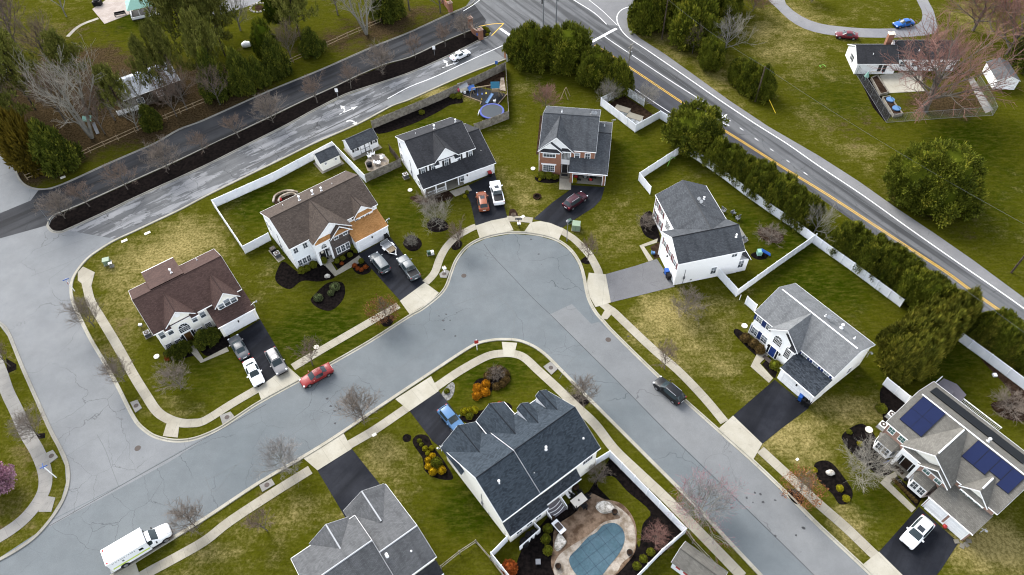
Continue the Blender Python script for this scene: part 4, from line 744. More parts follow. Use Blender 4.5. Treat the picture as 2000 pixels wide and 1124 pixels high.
# ---------------------------------------------------------------- ground sheet
def ground():
    xs = [-4000, -900, -300] + [-160 + 1.6 * i for i in range(201)] + [300, 900, 4000]
    ys = [-3000, -400, -60] + [10 + 1.6 * i for i in range(116)] + [320, 900, 5000]
    # blobs: photo pixel, radius in pixels (x, y), straw, lush with some painted shade, dirt
    BL = [(1390, 650, 70, 60, .22, 0, 0), (1420, 740, 60, 50, .15, 0, 0), (1560, 100, 120, 60, .14, 0, 0), (1700, 300, 80, 50, .12, 0, 0), (620, 1010, 120, 50, .15, 0, 0), (920, 1000, 40, 40, -.2, .4, 0), (1560, 470, 80, 40, -.2, .4, 0), (1835, 205, 85, 25, .1, -.3, .75), (1630, 560, 120, 40, -.2, .5, 0), (1400, 300, 60, 20, -.2, .4, 0), (620, 660, 80, 50, -.2, .4, 0), (130, 260, 130, 70, -.1, -.2, .5), (330, 240, 110, 25, -.1, -.2, .5), (300, 170, 80, 50, -.1, -.2, .6), (430, 150, 60, 60, 0, 0, .4), (870, 183, 120, 12, .7, -.2, .1), (760, 228, 60, 10, .5, -.1, .1), (560, 480, 40, 40, -.2, .5, 0), (930, 985, 40, 45, -.3, .7, 0), (1000, 250, 40, 60, .1, .1, 0), (520, 395, 70, 50, -.1, .4, 0), (760, 700, 10, 10, 0, 0, 0), (235, 560, 110, 110, .36, -.1, 0), (400, 450, 90, 70, .28, -.1, 0), (330, 500, 100, 50, .4, -.1, 0), (480, 590, 60, 110, .12, 0, 0), (545, 640, 40, 70, .25, 0, 0), (420, 740, 70, 60, -.25, .3, 0), (350, 800, 90, 25, .3, 0, 0), (600, 640, 110, 70, -.35, .45, 0), (520, 400, 80, 60, -.15, .35, 0), (600, 340, 60, 40, .1, .1, 0),  # strong greens beside house side walls put shade into the grass colour
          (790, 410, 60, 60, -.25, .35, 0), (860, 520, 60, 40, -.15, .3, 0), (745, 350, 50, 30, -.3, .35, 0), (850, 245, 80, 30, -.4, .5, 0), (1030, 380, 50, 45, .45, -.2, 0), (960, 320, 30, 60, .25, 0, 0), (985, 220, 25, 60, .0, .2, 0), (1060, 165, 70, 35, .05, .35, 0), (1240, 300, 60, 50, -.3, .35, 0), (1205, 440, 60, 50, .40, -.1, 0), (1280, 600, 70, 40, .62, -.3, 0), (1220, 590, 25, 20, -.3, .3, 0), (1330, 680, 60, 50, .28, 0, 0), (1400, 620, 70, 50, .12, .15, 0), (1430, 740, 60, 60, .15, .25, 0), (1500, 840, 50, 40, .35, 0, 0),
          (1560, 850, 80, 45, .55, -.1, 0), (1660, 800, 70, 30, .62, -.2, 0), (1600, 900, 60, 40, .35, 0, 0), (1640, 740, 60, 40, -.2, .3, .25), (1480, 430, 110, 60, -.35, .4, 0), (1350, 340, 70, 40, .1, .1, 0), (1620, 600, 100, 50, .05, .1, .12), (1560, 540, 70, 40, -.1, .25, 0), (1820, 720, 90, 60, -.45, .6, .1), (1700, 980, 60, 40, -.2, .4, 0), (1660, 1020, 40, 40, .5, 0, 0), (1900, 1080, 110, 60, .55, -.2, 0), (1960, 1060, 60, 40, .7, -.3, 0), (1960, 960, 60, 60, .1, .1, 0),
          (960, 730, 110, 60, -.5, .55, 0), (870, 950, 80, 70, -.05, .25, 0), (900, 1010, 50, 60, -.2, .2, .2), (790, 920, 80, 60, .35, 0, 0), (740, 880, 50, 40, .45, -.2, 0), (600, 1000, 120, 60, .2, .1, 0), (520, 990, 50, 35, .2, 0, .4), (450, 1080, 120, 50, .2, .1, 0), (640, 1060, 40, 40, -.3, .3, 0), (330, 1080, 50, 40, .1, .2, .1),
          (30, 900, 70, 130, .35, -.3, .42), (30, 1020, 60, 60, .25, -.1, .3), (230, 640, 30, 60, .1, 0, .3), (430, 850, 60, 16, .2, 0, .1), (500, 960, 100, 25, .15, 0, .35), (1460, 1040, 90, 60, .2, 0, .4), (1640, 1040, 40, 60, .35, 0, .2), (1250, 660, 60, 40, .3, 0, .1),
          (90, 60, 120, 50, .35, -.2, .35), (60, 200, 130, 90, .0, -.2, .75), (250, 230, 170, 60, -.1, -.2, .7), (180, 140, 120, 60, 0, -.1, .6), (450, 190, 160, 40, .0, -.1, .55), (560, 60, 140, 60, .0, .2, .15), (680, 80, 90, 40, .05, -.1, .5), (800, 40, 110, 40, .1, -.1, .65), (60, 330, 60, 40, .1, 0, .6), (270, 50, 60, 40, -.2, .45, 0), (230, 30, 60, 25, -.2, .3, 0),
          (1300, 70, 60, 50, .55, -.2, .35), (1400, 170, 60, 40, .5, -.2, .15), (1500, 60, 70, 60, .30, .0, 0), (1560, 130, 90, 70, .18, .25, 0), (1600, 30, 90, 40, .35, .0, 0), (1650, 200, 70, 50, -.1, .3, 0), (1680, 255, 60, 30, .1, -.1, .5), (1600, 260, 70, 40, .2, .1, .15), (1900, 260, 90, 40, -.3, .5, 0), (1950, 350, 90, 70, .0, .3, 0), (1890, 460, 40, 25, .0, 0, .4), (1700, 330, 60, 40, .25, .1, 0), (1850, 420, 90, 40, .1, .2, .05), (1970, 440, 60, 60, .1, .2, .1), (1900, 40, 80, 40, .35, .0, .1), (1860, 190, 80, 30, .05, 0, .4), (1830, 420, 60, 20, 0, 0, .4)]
    B = []
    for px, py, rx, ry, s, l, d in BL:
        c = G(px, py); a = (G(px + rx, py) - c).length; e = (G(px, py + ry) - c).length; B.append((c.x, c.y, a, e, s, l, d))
    vs = []; S = []; Lu = []; D = []
    for y in ys:
        for x in xs:
            vs.append((x, y, 0)); s, l, d = .06, .2, .02
            for (cx, cy, a, e, q, r, t) in B:
                u = ((x - cx) / a) ** 2 + ((y - cy) / e) ** 2
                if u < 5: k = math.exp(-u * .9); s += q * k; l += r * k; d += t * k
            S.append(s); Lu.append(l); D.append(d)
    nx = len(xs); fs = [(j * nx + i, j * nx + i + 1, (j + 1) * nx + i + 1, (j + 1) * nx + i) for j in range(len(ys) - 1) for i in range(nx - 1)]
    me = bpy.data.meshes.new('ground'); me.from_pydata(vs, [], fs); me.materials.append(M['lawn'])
    for n, a in (('straw', S), ('lush_shade', Lu), ('dirt', D)): me.attributes.new(n, 'FLOAT', 'POINT').data.foreach_set('value', a)
    struct(link('ground', me))
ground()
# ---------------------------------------------------------------- roads
K_WEST = [(-40, 612), (0, 637), (15, 657), (37, 712), (62, 769), (95, 843), (112, 875), (127, 910), (129, 943), (120, 975), (100, 1008), (70, 1043), (37, 1068), (0, 1089), (-60, 1118)]
K_NORTH = [(1040, 92), (985, 115), (920, 140), (862, 165), (800, 193), (762, 207), (700, 240), (607, 281), (550, 309), (475, 345), (400, 382), (350, 408.5), (300, 432), (262, 450), (225, 467), (195, 485), (170, 503), (150, 526), (138, 548), (135.5, 570), (140, 594), (155, 627), (175, 667), (200, 709), (225, 754), (250, 804), (265, 829), (282, 845), (300, 856), (325, 863), (350, 865), (375, 862), (400, 854), (432, 839), (470, 814), (510, 788), (587, 746), (645, 715), (725, 669), (800, 621), (825, 607), (850, 588), (867, 572), (877, 555), (885, 531), (896, 506), (917, 482), (950, 466), (1000, 457), (1050, 461), (1087, 472), (1112, 490), (1129, 515), (1137, 540), (1141, 562), (1147, 586), (1160, 611), (1177, 631), (1200, 656), (1287, 741), (1397, 840), (1475, 910), (1550, 983), (1600, 1033), (1690, 1117), (1760, 1185)]
K_SOUTH = [(120, 1190), (215, 1123), (250, 1101), (300, 1070), (400, 1009), (500, 943), (600, 884), (665, 843), (725, 802), (800, 752), (850, 719), (900, 686), (930, 669), (960, 662), (985, 660.5), (1015, 663), (1045, 675), (1070, 693), (1100, 723), (1150, 774), (1200, 824), (1275, 899), (1350, 974), (1425, 1054), (1490, 1123), (1550, 1188)]
K_WOODS = [(-40, 262), (0, 286), (15, 303), (27, 331), (37, 353), (52, 366), (75, 372), (100, 370), (137, 356), (200, 327), (250, 305), (305, 281), (350, 255), (400, 236), (525, 180), (625, 139), (725, 95), (800, 65), (850, 42), (887, 25), (907, 17), (925, 7), (940, -10)]
K_MED = [(90, 441), (95, 428), (107, 418), (150, 401), (250, 356), (350, 311), (420, 277), (475, 252), (532, 225), (590, 197), (650, 170), (700, 146), (750, 125), (800, 111), (862, 82), (915, 60), (940, 51), (955, 58), (961, 66), (953, 75), (937, 81), (875, 112), (800, 145), (725, 170), (675, 187), (615, 217), (560, 247), (480, 287), (400, 327), (275, 384), (200, 420), (132, 451), (117, 456), (100, 454)]
GUT = [(0, .012), (.30, .020), (.34, .13), (.50, .14), (.53, .0)]
def kerb(pts, side, m='kerb', n=4, closed=False, prof=GUT):
    P = smooth(W(pts), n, closed)
    if closed: P += P[:2]
    return ribbon('kerb', P, [(side * o, z) for o, z in (prof if side > 0 else prof)], m)
kerb(K_WEST, 1, 'kerb_old'); kerb(K_NORTH, 1); kerb(K_SOUTH, -1); kerb(K_WOODS, 1, 'kerb_old', prof=[(0, .012), (.2, .02), (.23, .13), (.36, .14), (.38, 0)])
kerb(K_MED, -1, 'kerb_old', closed=True, prof=[(0, .014), (.26, .022), (.3, .14), (.44, .15), (.46, .05)])
res = [p for p in K_NORTH[20:]] + [(1550, 1188)][:0] + K_SOUTH[::-1] + K_WEST[::-1][:1] + [(-60, 1118), (0, 1089), (37, 1068), (70, 1043), (100, 1008), (120, 975), (129, 943), (127, 910), (112, 875), (95, 843)] + [(62, 769), (37, 712), (15, 657), (0, 637), (-40, 612), (-150, 560), (-150, 480), (0, 455), (95, 455), (117, 457), (175, 503)][:7] + [(100, 560)]
def roadsheet(name, P, z, m): return sheet(name, P, z, m)
# residential street: cul-de-sac + both arms
street = [(282, 845)] + K_NORTH[K_NORTH.index((300, 856)):] + K_SOUTH[::-1] + [(-60, 1190), (-60, 1118), (0, 1089), (70, 1043), (92, 1020)]
sheet('street', street, .008, 'street')
west = [(92, 1020), (100, 1008), (120, 975), (129, 943), (127, 910), (112, 875), (95, 843), (62, 769), (37, 712), (15, 657), (0, 637), (-60, 598), (-200, 560), (-200, 330), (-60, 262), (0, 286), (15, 303), (27, 331), (37, 353), (52, 366), (75, 372), (120, 380), (120, 440), (140, 452), (225, 467), (195, 485), (170, 503), (150, 526), (138, 548), (135.5, 570), (140, 594), (155, 627), (175, 667), (200, 709), (225, 754), (250, 804), (265, 829), (282, 845), (300, 856), (325, 863), (350, 865), (375, 862), (400, 854), (240, 945)]
sheet('west_street', west, .012, 'street_west')
lane_in = K_NORTH[1:15] + [(225, 467), (140, 452)] + [(132, 451), (200, 420), (275, 384), (400, 327), (480, 287), (560, 247), (615, 217), (675, 187), (725, 170), (800, 145), (875, 112), (937, 81), (975, 60), (1010, 75)]
sheet('entry_lane', lane_in, .016, 'entry')
sheet('road_patch', [(735, 206), (757, 195), (850, 151), (925, 116), (1000, 82), (1012, 88), (1000, 108), (985, 114), (920, 140), (862, 165), (800, 193), (762, 207)], .0185, 'street_pale')
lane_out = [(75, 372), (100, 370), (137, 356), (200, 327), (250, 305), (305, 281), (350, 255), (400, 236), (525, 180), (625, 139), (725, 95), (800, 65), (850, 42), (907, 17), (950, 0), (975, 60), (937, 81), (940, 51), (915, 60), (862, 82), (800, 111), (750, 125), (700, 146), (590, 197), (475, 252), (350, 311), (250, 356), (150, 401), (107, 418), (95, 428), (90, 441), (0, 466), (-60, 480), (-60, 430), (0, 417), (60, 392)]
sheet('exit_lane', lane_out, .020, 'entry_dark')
main = [(925, 7), (907, 17), (960, -60), (1240, -60), (1240, 5), (1224, 37), (1227, 55), (1250, 75), (1300, 107), (1360, 150), (1425, 197), (1500, 247), (1600, 305), (1675, 353), (1750, 406), (1825, 456), (1900, 508), (2000, 582), (2150, 690), (2150, 790), (2000, 668), (1900, 598), (1800, 528), (1700, 456), (1600, 386), (1500, 322), (1400, 264), (1300, 221), (1225, 170), (1150, 125), (1100, 98), (1040, 95), (1000, 118), (985, 114), (930, 75), (950, 40)]
sheet('main_road', main, .024, 'main')
sheet('road_shoulder', [(1209, 50), (1205, 32), (1215, 19), (1237, 10), (1240, 5), (1224, 37), (1227, 55), (1250, 75), (1300, 107), (1360, 150), (1425, 197), (1500, 247), (1600, 305), (1675, 353), (1750, 406), (1825, 456), (1900, 508), (2000, 582), (2150, 690), (2150, 715), (2000, 604), (1942, 562), (1875, 516), (1775, 446), (1687, 383), (1600, 325), (1537, 281), (1475, 242), (1400, 192), (1325, 140), (1262, 97), (1225, 72)], .028, 'shoulder')
sheet('side_road', [(1100, -60), (1240, -60), (1236, 8), (1215, 19), (1206, 32), (1209, 50), (1190, 50), (1150, 20), (1120, 0)], .0285, 'shoulder')
sheet('road_patch', [(1156, 84), (1180, 80), (1400, 234), (1520, 318), (1490, 325), (1400, 268), (1300, 224), (1225, 173), (1170, 140), (1160, 100)], .0275, 'newpave')
sheet('street_patch', [(1075, 614), (1117, 594), (1155, 633), (1170, 629), (1200, 657), (1287, 742), (1397, 841), (1475, 911), (1600, 1034), (1760, 1185), (1700, 1230), (1590, 1124), (1500, 1034), (1400, 935), (1300, 840), (1200, 738)], .012, 'street_pale')
sheet('street_patch', [(92, 1022), (232, 951), (400, 856), (412, 850), (330, 903), (150, 1000), (96, 1030)], .0155, 'street_west')
sheet('far_drive', [(1500, 0), (1516, 15), (1540, 38), (1570, 56), (1610, 67), (1660, 72), (1720, 74), (1780, 72), (1830, 64), (1828, 40), (1822, 18), (1812, 0), (1800, -40), (1780, -40), (1790, 0), (1800, 20), (1800, 40), (1780, 52), (1740, 56), (1690, 56), (1640, 52), (1600, 46), (1565, 32), (1535, 8), (1525, -20), (1490, -20)], .012, 'drive_gravel', 2)
sheet('far_drive', [(440, 26), (480, 14), (520, -5), (520, -30), (470, -15), (430, 8), (410, 35)], .012, 'drive_gravel', 2)
# markings
def line(pts, w, z, m, name='road_marking', off=0):
    P = smooth(W(pts, z), 4) if len(pts) > 2 else W(pts, z); return ribbon(name, P, [(off - w / 2, z), (off + w / 2, z)], m)
Y = [(1162, 88), (1227, 130), (1330, 199), (1402, 247), (1450, 277), (1540, 334), (1620, 383), (1775, 484), (1850, 533), (1900, 570), (2000, 640), (2100, 712)]
line(Y, .13, .034, 'line_yellow', off=.17); line(Y, .13, .034, 'line_yellow', off=-.17)
line([(1240, 10), (1215, 19), (1205, 33), (1209, 51), (1225, 72), (1262, 97), (1325, 140), (1400, 192), (1475, 242), (1537, 281), (1600, 325), (1687, 383), (1775, 446), (1875, 516), (1942, 562), (2000, 603), (2100, 677)], .2, .034, 'line_white')
line([(1180, 71), (1200, 85), (1300, 152), (1375, 200), (1427, 237)], .15, .034, 'line_white'); line([(1195, 145), (1225, 164), (1302, 216), (1360, 250)], .15, .034, 'line_white')
for a, b in (((1445, 250), (1452, 255)), ((1474, 270), (1481, 275)), ((1504, 291), (1511, 295.5)), ((1536, 313), (1542, 317.5)), ((1570, 337), (1577, 342))): line([a, b], .15, .034, 'line_white')
line([(1156, 82), (1204, 56)], .7, .0345, 'line_white'); line([(977, 56), (1007, 77)], .65, .034, 'line_white')
line([(960, 70), (984, 46)], .18, .035, 'line_yellow'); line([(935, 52), (960, 47.5), (984, 46)], .18, .0345, 'line_yellow'); line([(1007, 78), (925, 115), (850, 150), (800, 170), (757, 193)], .2, .034, 'line_white'); line([(757, 194), (700, 224), (640, 252), (560, 292), (480, 331)], .3, .0235, 'seam', 'tar_seam')
line([(1120, 0), (1160, 25), (1185, 48)], .15, .034, 'line_white'); line([(1137, -10), (1175, 20), (1206, 50)], .12, .0345, 'line_white'); line([(905, 22), (930, 6), (950, -12)], .15, .034, 'line_white'); line([(980, 0), (1000, 17), (1030, 36), (1060, 55)], .2, .0335, 'seam', 'tar_seam')
def arrow(tail, tip, hook=0, straight=True):
    a, e = G(*tail), G(*tip); d = e - a; L = d.length; d.normalize(); n = Vector((-d.y, d.x, 0)); z = .0365; q = lambda u, v: tuple((a + d * u + n * v).xy) + (z,); b = MB()
    if straight: b.face([q(0, -.11), q(L - 1.3, -.11), q(L - 1.3, .11), q(0, .11)]); b.face([q(L - 1.35, -.45), q(L, 0), q(L - 1.35, .45)])
    if hook:
        R = 1.15; P = [(.5 + R * sin(t), hook * (R - R * cos(t))) for t in [k * .25 for k in range(8)]]; w_ = lambda k: Vector((P[min(7, k + 1)][0] - P[max(0, k - 1)][0], P[min(7, k + 1)][1] - P[max(0, k - 1)][1])).normalized()
        for k in range(7): u, v = w_(k), w_(k + 1); b.face([q(P[k][0] - u.y * .13, P[k][1] + u.x * .13), q(P[k + 1][0] - v.y * .13, P[k + 1][1] + v.x * .13), q(P[k + 1][0] + v.y * .13, P[k + 1][1] - v.x * .13), q(P[k][0] + u.y * .13, P[k][1] - u.x * .13)][::-1])
        u = w_(7); c = P[7]; b.face([q(c[0] - u.y * .5, c[1] + u.x * .5), q(c[0] + u.x * 1.1, c[1] + u.y * 1.1), q(c[0] + u.y * .5, c[1] - u.x * .5)][::-1])
    struct(b.build('road_arrow', 'line_white'))
arrow((864, 133), (897, 121), 1); arrow((663, 224), (699, 208), 1); arrow((672, 240), (690, 232), -1, False); arrow((1392, 226), (1425, 247), 1)
# tar seams on the streets
for pts in ([(945, 477), (962, 500), (1000, 540), (1040, 582), (1074, 614)], [(1075, 615), (1200, 739), (1300, 841), (1500, 1035), (1600, 1134)], [(96, 1028), (232, 951), (400, 857), (520, 790)], ): line(pts, .08, .0185, 'seam', 'tar_seam')
for pts in ([(190, 850), (205, 880), (220, 920), (233, 950)], [(80, 500), (140, 478), (200, 455), (262, 425), (330, 395)], [(60, 540), (130, 515), (185, 485)], [(140, 515), (110, 535), (98, 545), (96, 555)], [(840, 612), (880, 600), (935, 580), (960, 575), (985, 590), (1004, 612), (1005, 635), (1003, 660)], [(400, 940), (470, 905), (560, 855), (640, 805), (720, 760), (800, 705), (880, 650)], [(1092, 740), (1115, 705), (1145, 680)], [(400, 930), (420, 960), (462, 905)]): line([(x + random.uniform(-1.5, 1.5), y + random.uniform(-1.5, 1.5)) for x, y in pts], .07, .0185, 'seam_soft', 'street_crack')
for i in range(46):   # tyre scrapes and oil spots on the street by the south-east arm
    px, py = random.choice([(1490, 970, 22), (1555, 1035, 28), (640, 800, 40), (560, 900, 50), (870, 620, 50), (1020, 480, 25), (1260, 650, 20)])[:2]; a = G(px + random.gauss(0, 22), py + random.gauss(0, 14), .0205)
    r = random.uniform(.05, .22); b = MB(); q = [(a.x + r * random.uniform(.5, 1.5) * cos(k), a.y + r * random.uniform(.4, 1.2) * sin(k), .0205) for k in (0, .9, 1.8, 2.7, 3.6, 4.5, 5.4)]; b.face(q); struct(b.build('oil_stain', 'seam'))
# median
sheet('median_mulch', [(96, 441), (100, 430), (109, 421), (152, 404), (252, 359), (352, 314), (421, 280), (476, 255), (533, 228), (591, 200), (651, 172), (701, 149), (751, 128), (801, 114), (862, 85), (915, 63), (939, 54), (951, 60), (956, 66), (950, 73), (936, 79), (874, 109), (799, 142), (724, 167), (674, 184), (614, 213), (558, 243), (478, 284), (398, 323), (273, 380), (198, 416), (131, 447), (117, 452), (102, 450)], .11, 'mulch', thick=.1)
# ---------------------------------------------------------------- walks, aprons, drives
SW = [(-.66, 0), (-.66, .05), (.66, .05), (.66, 0)]
def walk(pts, m='walk', n=4, prof=SW): return ribbon('sidewalk', smooth(W(pts), n), prof, m)
walk([(164, 533), (168, 552), (171, 565), (178, 590), (197, 622), (220, 660), (240, 695), (262, 735), (285, 772), (305, 802), (325, 817), (350, 826), (375, 827), (400, 822), (450, 791), (505, 759)]); walk([(572, 718), (625, 686), (675, 657), (725, 628), (778, 597)]); walk([(831, 553), (843, 541), (851, 529), (859, 506), (872, 483), (892, 463), (920, 447), (930, 443)]); walk([(990, 428), (1010, 428), (1040, 431)]); walk([(1092, 449), (1110, 460), (1125, 471), (1150, 497), (1166, 525), (1170, 537)])
walk([(1177, 594), (1187, 602), (1200, 611), (1225, 635), (1275, 682), (1325, 725), (1375, 777), (1415, 825)]); walk([(1474, 884), (1485, 879), (1525, 916), (1550, 939), (1597, 983), (1650, 1029), (1700, 1077), (1712, 1088)][1:])
walk([(240, 1150), (287, 1120), (337, 1093), (400, 1057), (450, 1018), (537, 961), (606, 918)]); walk([(679, 871), (732, 840), (795, 797)]); walk([(851, 757), (900, 724), (950, 697), (980, 691), (1005, 692), (1025, 700), (1050, 723), (1087, 757), (1125, 794), (1162, 829), (1200, 878), (1250, 926), (1300, 973), (1350, 1024), (1400, 1075), (1450, 1127)])
walk([(-30, 650), (0, 724), (5, 737), (15, 767), (32, 802), (50, 843), (72, 880), (86, 915), (89, 943), (82, 968), (62, 998), (37, 1023), (0, 1048), (-50, 1075)], 'walk_old', prof=[(-.85, 0), (-.85, .05), (.85, .05), (.85, 0)])
ap = lambda pts, m='apron', z=.055: sheet('driveway_apron', pts, z, m, thick=.06)
ap([(162, 521), (185, 532), (177, 563), (170, 562), (152, 548), (152, 532)], 'walk'); ap([(502, 759), (562, 716), (589, 740), (511, 783)]); ap([(781, 588), (830, 552), (857, 572), (840, 590), (800, 614)]); ap([(929, 441), (960, 431), (991, 425), (1003, 450), (970, 456), (937, 466)]); ap([(1036, 435), (1055, 432), (1075, 436), (1101, 447), (1091, 469), (1060, 460), (1023, 454)])
ap([(1150, 533), (1170, 535), (1183, 536), (1193, 591), (1178, 596), (1163, 600), (1152, 580), (1146, 555)]); ap([(1403, 838), (1432, 812), (1489, 867), (1470, 900)]); ap([(772, 780), (842, 735), (857, 764), (800, 803)]); ap([(592, 895), (670, 845), (687, 877), (620, 919)]); ap([(1684, 1104), (1701, 1090), (1717, 1078), (1800, 1160), (1760, 1185)]); ap([(223, 1122), (264, 1098), (275, 1130), (240, 1160)]); ap([(980, 668), (1010, 670), (1003, 698), (984, 697)], 'apron'); ap([(325, 828), (350, 830), (347, 855), (318, 852)], 'walk'); ap([(85, 968), (108, 972), (100, 1000), (75, 1000)], 'walk_old'); ap([(1183, 603), (1196, 612), (1186, 624), (1172, 622)], 'walk')
for pts in ([(254, 786), (268, 781), (277, 797), (264, 806)], [(429, 812), (450, 804), (459, 815), (435, 830)], [(506, 948), (530, 935), (537, 946), (512, 961)], [(1061, 716), (1076, 706), (1090, 720), (1077, 732)], [(88, 886), (103, 879), (113, 893), (97, 905)], [(858, 535), (869, 526), (878, 530), (872, 543), (860, 542)]):
    sheet('inlet_slab', pts, .10, 'walk_old', thick=.1); c = sum((Vector(p) for p in pts), Vector((0, 0))) / len(pts); a = G(c.x, c.y, .11); b = MB(); b.tube((a.x, a.y, .0), (a.x, a.y, .112), .33, .33, 16); struct(b.build('manhole_cover', 'iron'))
for px, py in ((1188, 664), (269, 876), (906, 539)): a = G(px, py); b = MB(); b.tube((a.x, a.y, .0), (a.x, a.y, .021), .42, .42, 20); struct(b.build('manhole_cover', 'iron'))
dv = lambda pts, m='drive', z=.03: sheet('driveway', pts, z, m, thick=.035)
dv([(446, 664), (508, 624), (562, 716), (502, 759)]); dv([(700, 497), (762, 463), (830, 552), (782, 588)]); dv([(905, 367), (966, 338), (978, 380), (991, 425), (960, 431), (929, 441), (919, 395)]); dv([(1114, 362), (1181, 366), (1174, 390), (1160, 405), (1130, 424), (1097, 446), (1075, 436), (1042, 428), (1080, 395), (1112, 372)]); dv([(1183, 536), (1240, 520), (1283, 506), (1318, 560), (1250, 577), (1193, 591)], 'drive_grey'); dv([(1513, 742), (1580, 797), (1525, 838), (1489, 867), (1432, 812)])
dv([(800, 803), (857, 764), (885, 800), (925, 850), (880, 890), (845, 862)]); dv([(620, 919), (687, 877), (745, 950), (760, 990), (690, 1040), (668, 1000)]); dv([(1717, 1078), (1760, 1030), (1795, 990), (1872, 1060), (1840, 1110), (1800, 1160)])
pth = lambda pts, m='walk', z=.07: sheet('garden_path', pts, z, m, thick=.08)
pth([(368, 683), (378, 672), (397, 702), (443, 678), (447, 686), (392, 709)]); pth([(633, 517), (645, 510), (657, 529), (701, 499), (710, 509), (654, 540)]); pth([(878, 374), (915, 362), (922, 372), (889, 384)]); pth([(1093, 345), (1116, 349), (1115, 371), (1092, 370)]); pth([(1285, 466), (1283, 474), (1258, 482), (1276, 508), (1267, 511), (1249, 480)]); pth([(1478, 692), (1500, 679), (1505, 689), (1484, 710), (1510, 739), (1502, 748), (1466, 716)]); pth([(1732, 930), (1749, 921), (1752, 930), (1738, 944), (1789, 993), (1781, 1001), (1719, 943)])
pth([(712, 318), (724, 303), (748, 300), (760, 313), (757, 328), (735, 336), (718, 334)], 'flagstone')
sheet('stone_path', [(1320, 505), (1318, 513), (1325, 512)], .05, 'walk')
sheet('patio', [(1414, 440), (1425, 430), (1443, 440), (1462, 470), (1450, 478), (1430, 455)], .05, 'walk_old', thick=.05); sheet('patio', [(180, 18), (230, -15), (270, -15), (258, 26), (204, 47)], .06, 'paver', thick=.06)
# mulch beds
bed = lambda pts, m='mulch', curve=5, z=.022: sheet('mulch_bed', pts, z, m, curve)
bed([(538, 548), (545, 520), (556, 512), (585, 532), (612, 520), (640, 514), (655, 540), (625, 550), (590, 549), (565, 565)]); bed([(652, 516), (690, 482), (706, 497), (660, 526)], 'mulch', 0); bed([(688, 515), (705, 507), (724, 518), (722, 532), (706, 537), (692, 530)]); bed([(607, 588), (615, 575), (640, 553), (668, 552), (674, 572), (665, 592), (645, 607), (622, 602)]); bed([(787, 476), (800, 460), (818, 466), (824, 478), (815, 489), (800, 490)])
bed([(800, 386), (818, 382), (826, 390), (870, 372), (885, 385), (860, 395), (830, 400), (812, 395)], 'mulch_brown'); bed([(835, 435), (850, 425), (872, 434), (875, 448), (852, 454), (836, 447)]); bed([(1047, 345), (1085, 345), (1091, 355), (1075, 358), (1050, 355)]); bed([(880, 475), (893, 467), (903, 475), (898, 486), (885, 488)], 'mulch'); bed([(1135, 508), (1148, 500), (1157, 508), (1150, 516), (1138, 514)]); bed([(996, 410), (1006, 410), (1012, 425), (995, 426)], 'mulch_brown', 4)
bed([(318, 690), (340, 680), (372, 668), (385, 690), (360, 700), (335, 705)]); bed([(395, 690), (385, 670), (440, 640), (447, 676), (410, 695)], 'mulch', 3); bed([(1250, 432), (1262, 415), (1275, 418), (1290, 470), (1275, 468), (1258, 458)]); bed([(1270, 482), (1288, 473), (1298, 500), (1278, 506)], 'mulch_brown', 0); bed([(1433, 650), (1445, 645), (1490, 688), (1480, 697), (1455, 675)]); bed([(1488, 712), (1503, 697), (1520, 720), (1514, 740), (1506, 733)], 'mulch', 0)
bed([(1590, 910), (1605, 900), (1625, 905), (1650, 935), (1665, 960), (1660, 980), (1640, 985), (1625, 965), (1600, 940)]); bed([(1645, 850), (1680, 828), (1705, 845), (1720, 880), (1740, 905), (1745, 920), (1720, 930), (1680, 900), (1655, 875)]); bed([(1738, 930), (1752, 930), (1800, 975), (1790, 992)], 'mulch', 0); bed([(1720, 760), (1745, 755), (1790, 800), (1735, 830), (1722, 800)], 'mulch', 4); bed([(1915, 700), (1935, 690), (1990, 740), (2030, 790), (2020, 820), (1970, 820), (1935, 790), (1975, 770)], 'mulch_brown')
bed([(925, 753), (935, 740), (955, 738), (960, 722), (985, 718), (997, 735), (990, 752), (965, 760), (955, 772), (935, 778)]); bed([(862, 770), (880, 748), (888, 752), (885, 772), (873, 783)], 'rocks', 3); bed([(898, 815), (945, 800), (960, 790), (985, 785), (1000, 800), (960, 840), (920, 830)]); bed([(806, 865), (815, 850), (835, 852), (845, 870), (870, 905), (885, 935), (855, 935), (830, 920), (825, 895)]); bed([(1110, 780), (1125, 770), (1150, 780), (1145, 792), (1120, 795)][:5]); bed([(786, 855), (793, 848), (803, 852), (800, 862), (790, 863)], 'mulch', 3)
bed([(730, 245), (800, 215), (860, 190), (890, 182), (905, 200), (880, 205), (850, 222), (800, 245), (740, 262)], 'mulch', 3); bed([(1055, 226), (1061, 226), (1053, 302), (1047, 302)], 'mulch_brown', 0); bed([(1180, 208), (1218, 187), (1256, 210), (1284, 230), (1242, 254)], 'mulch_brown', 0); bed([(1480, 450), (1500, 445), (1530, 460), (1520, 475), (1490, 468)], 'mulch_brown')
bed([(12, 700), (32, 712), (32, 722), (14, 730)], 'mulch', 0); bed([(68, 848), (88, 846), (88, 856), (72, 858)], 'mulch', 0); bed([(1540, 955), (1562, 962), (1570, 980), (1555, 985), (1540, 970)]); bed([(743, 624), (768, 616), (765, 634), (750, 638)])
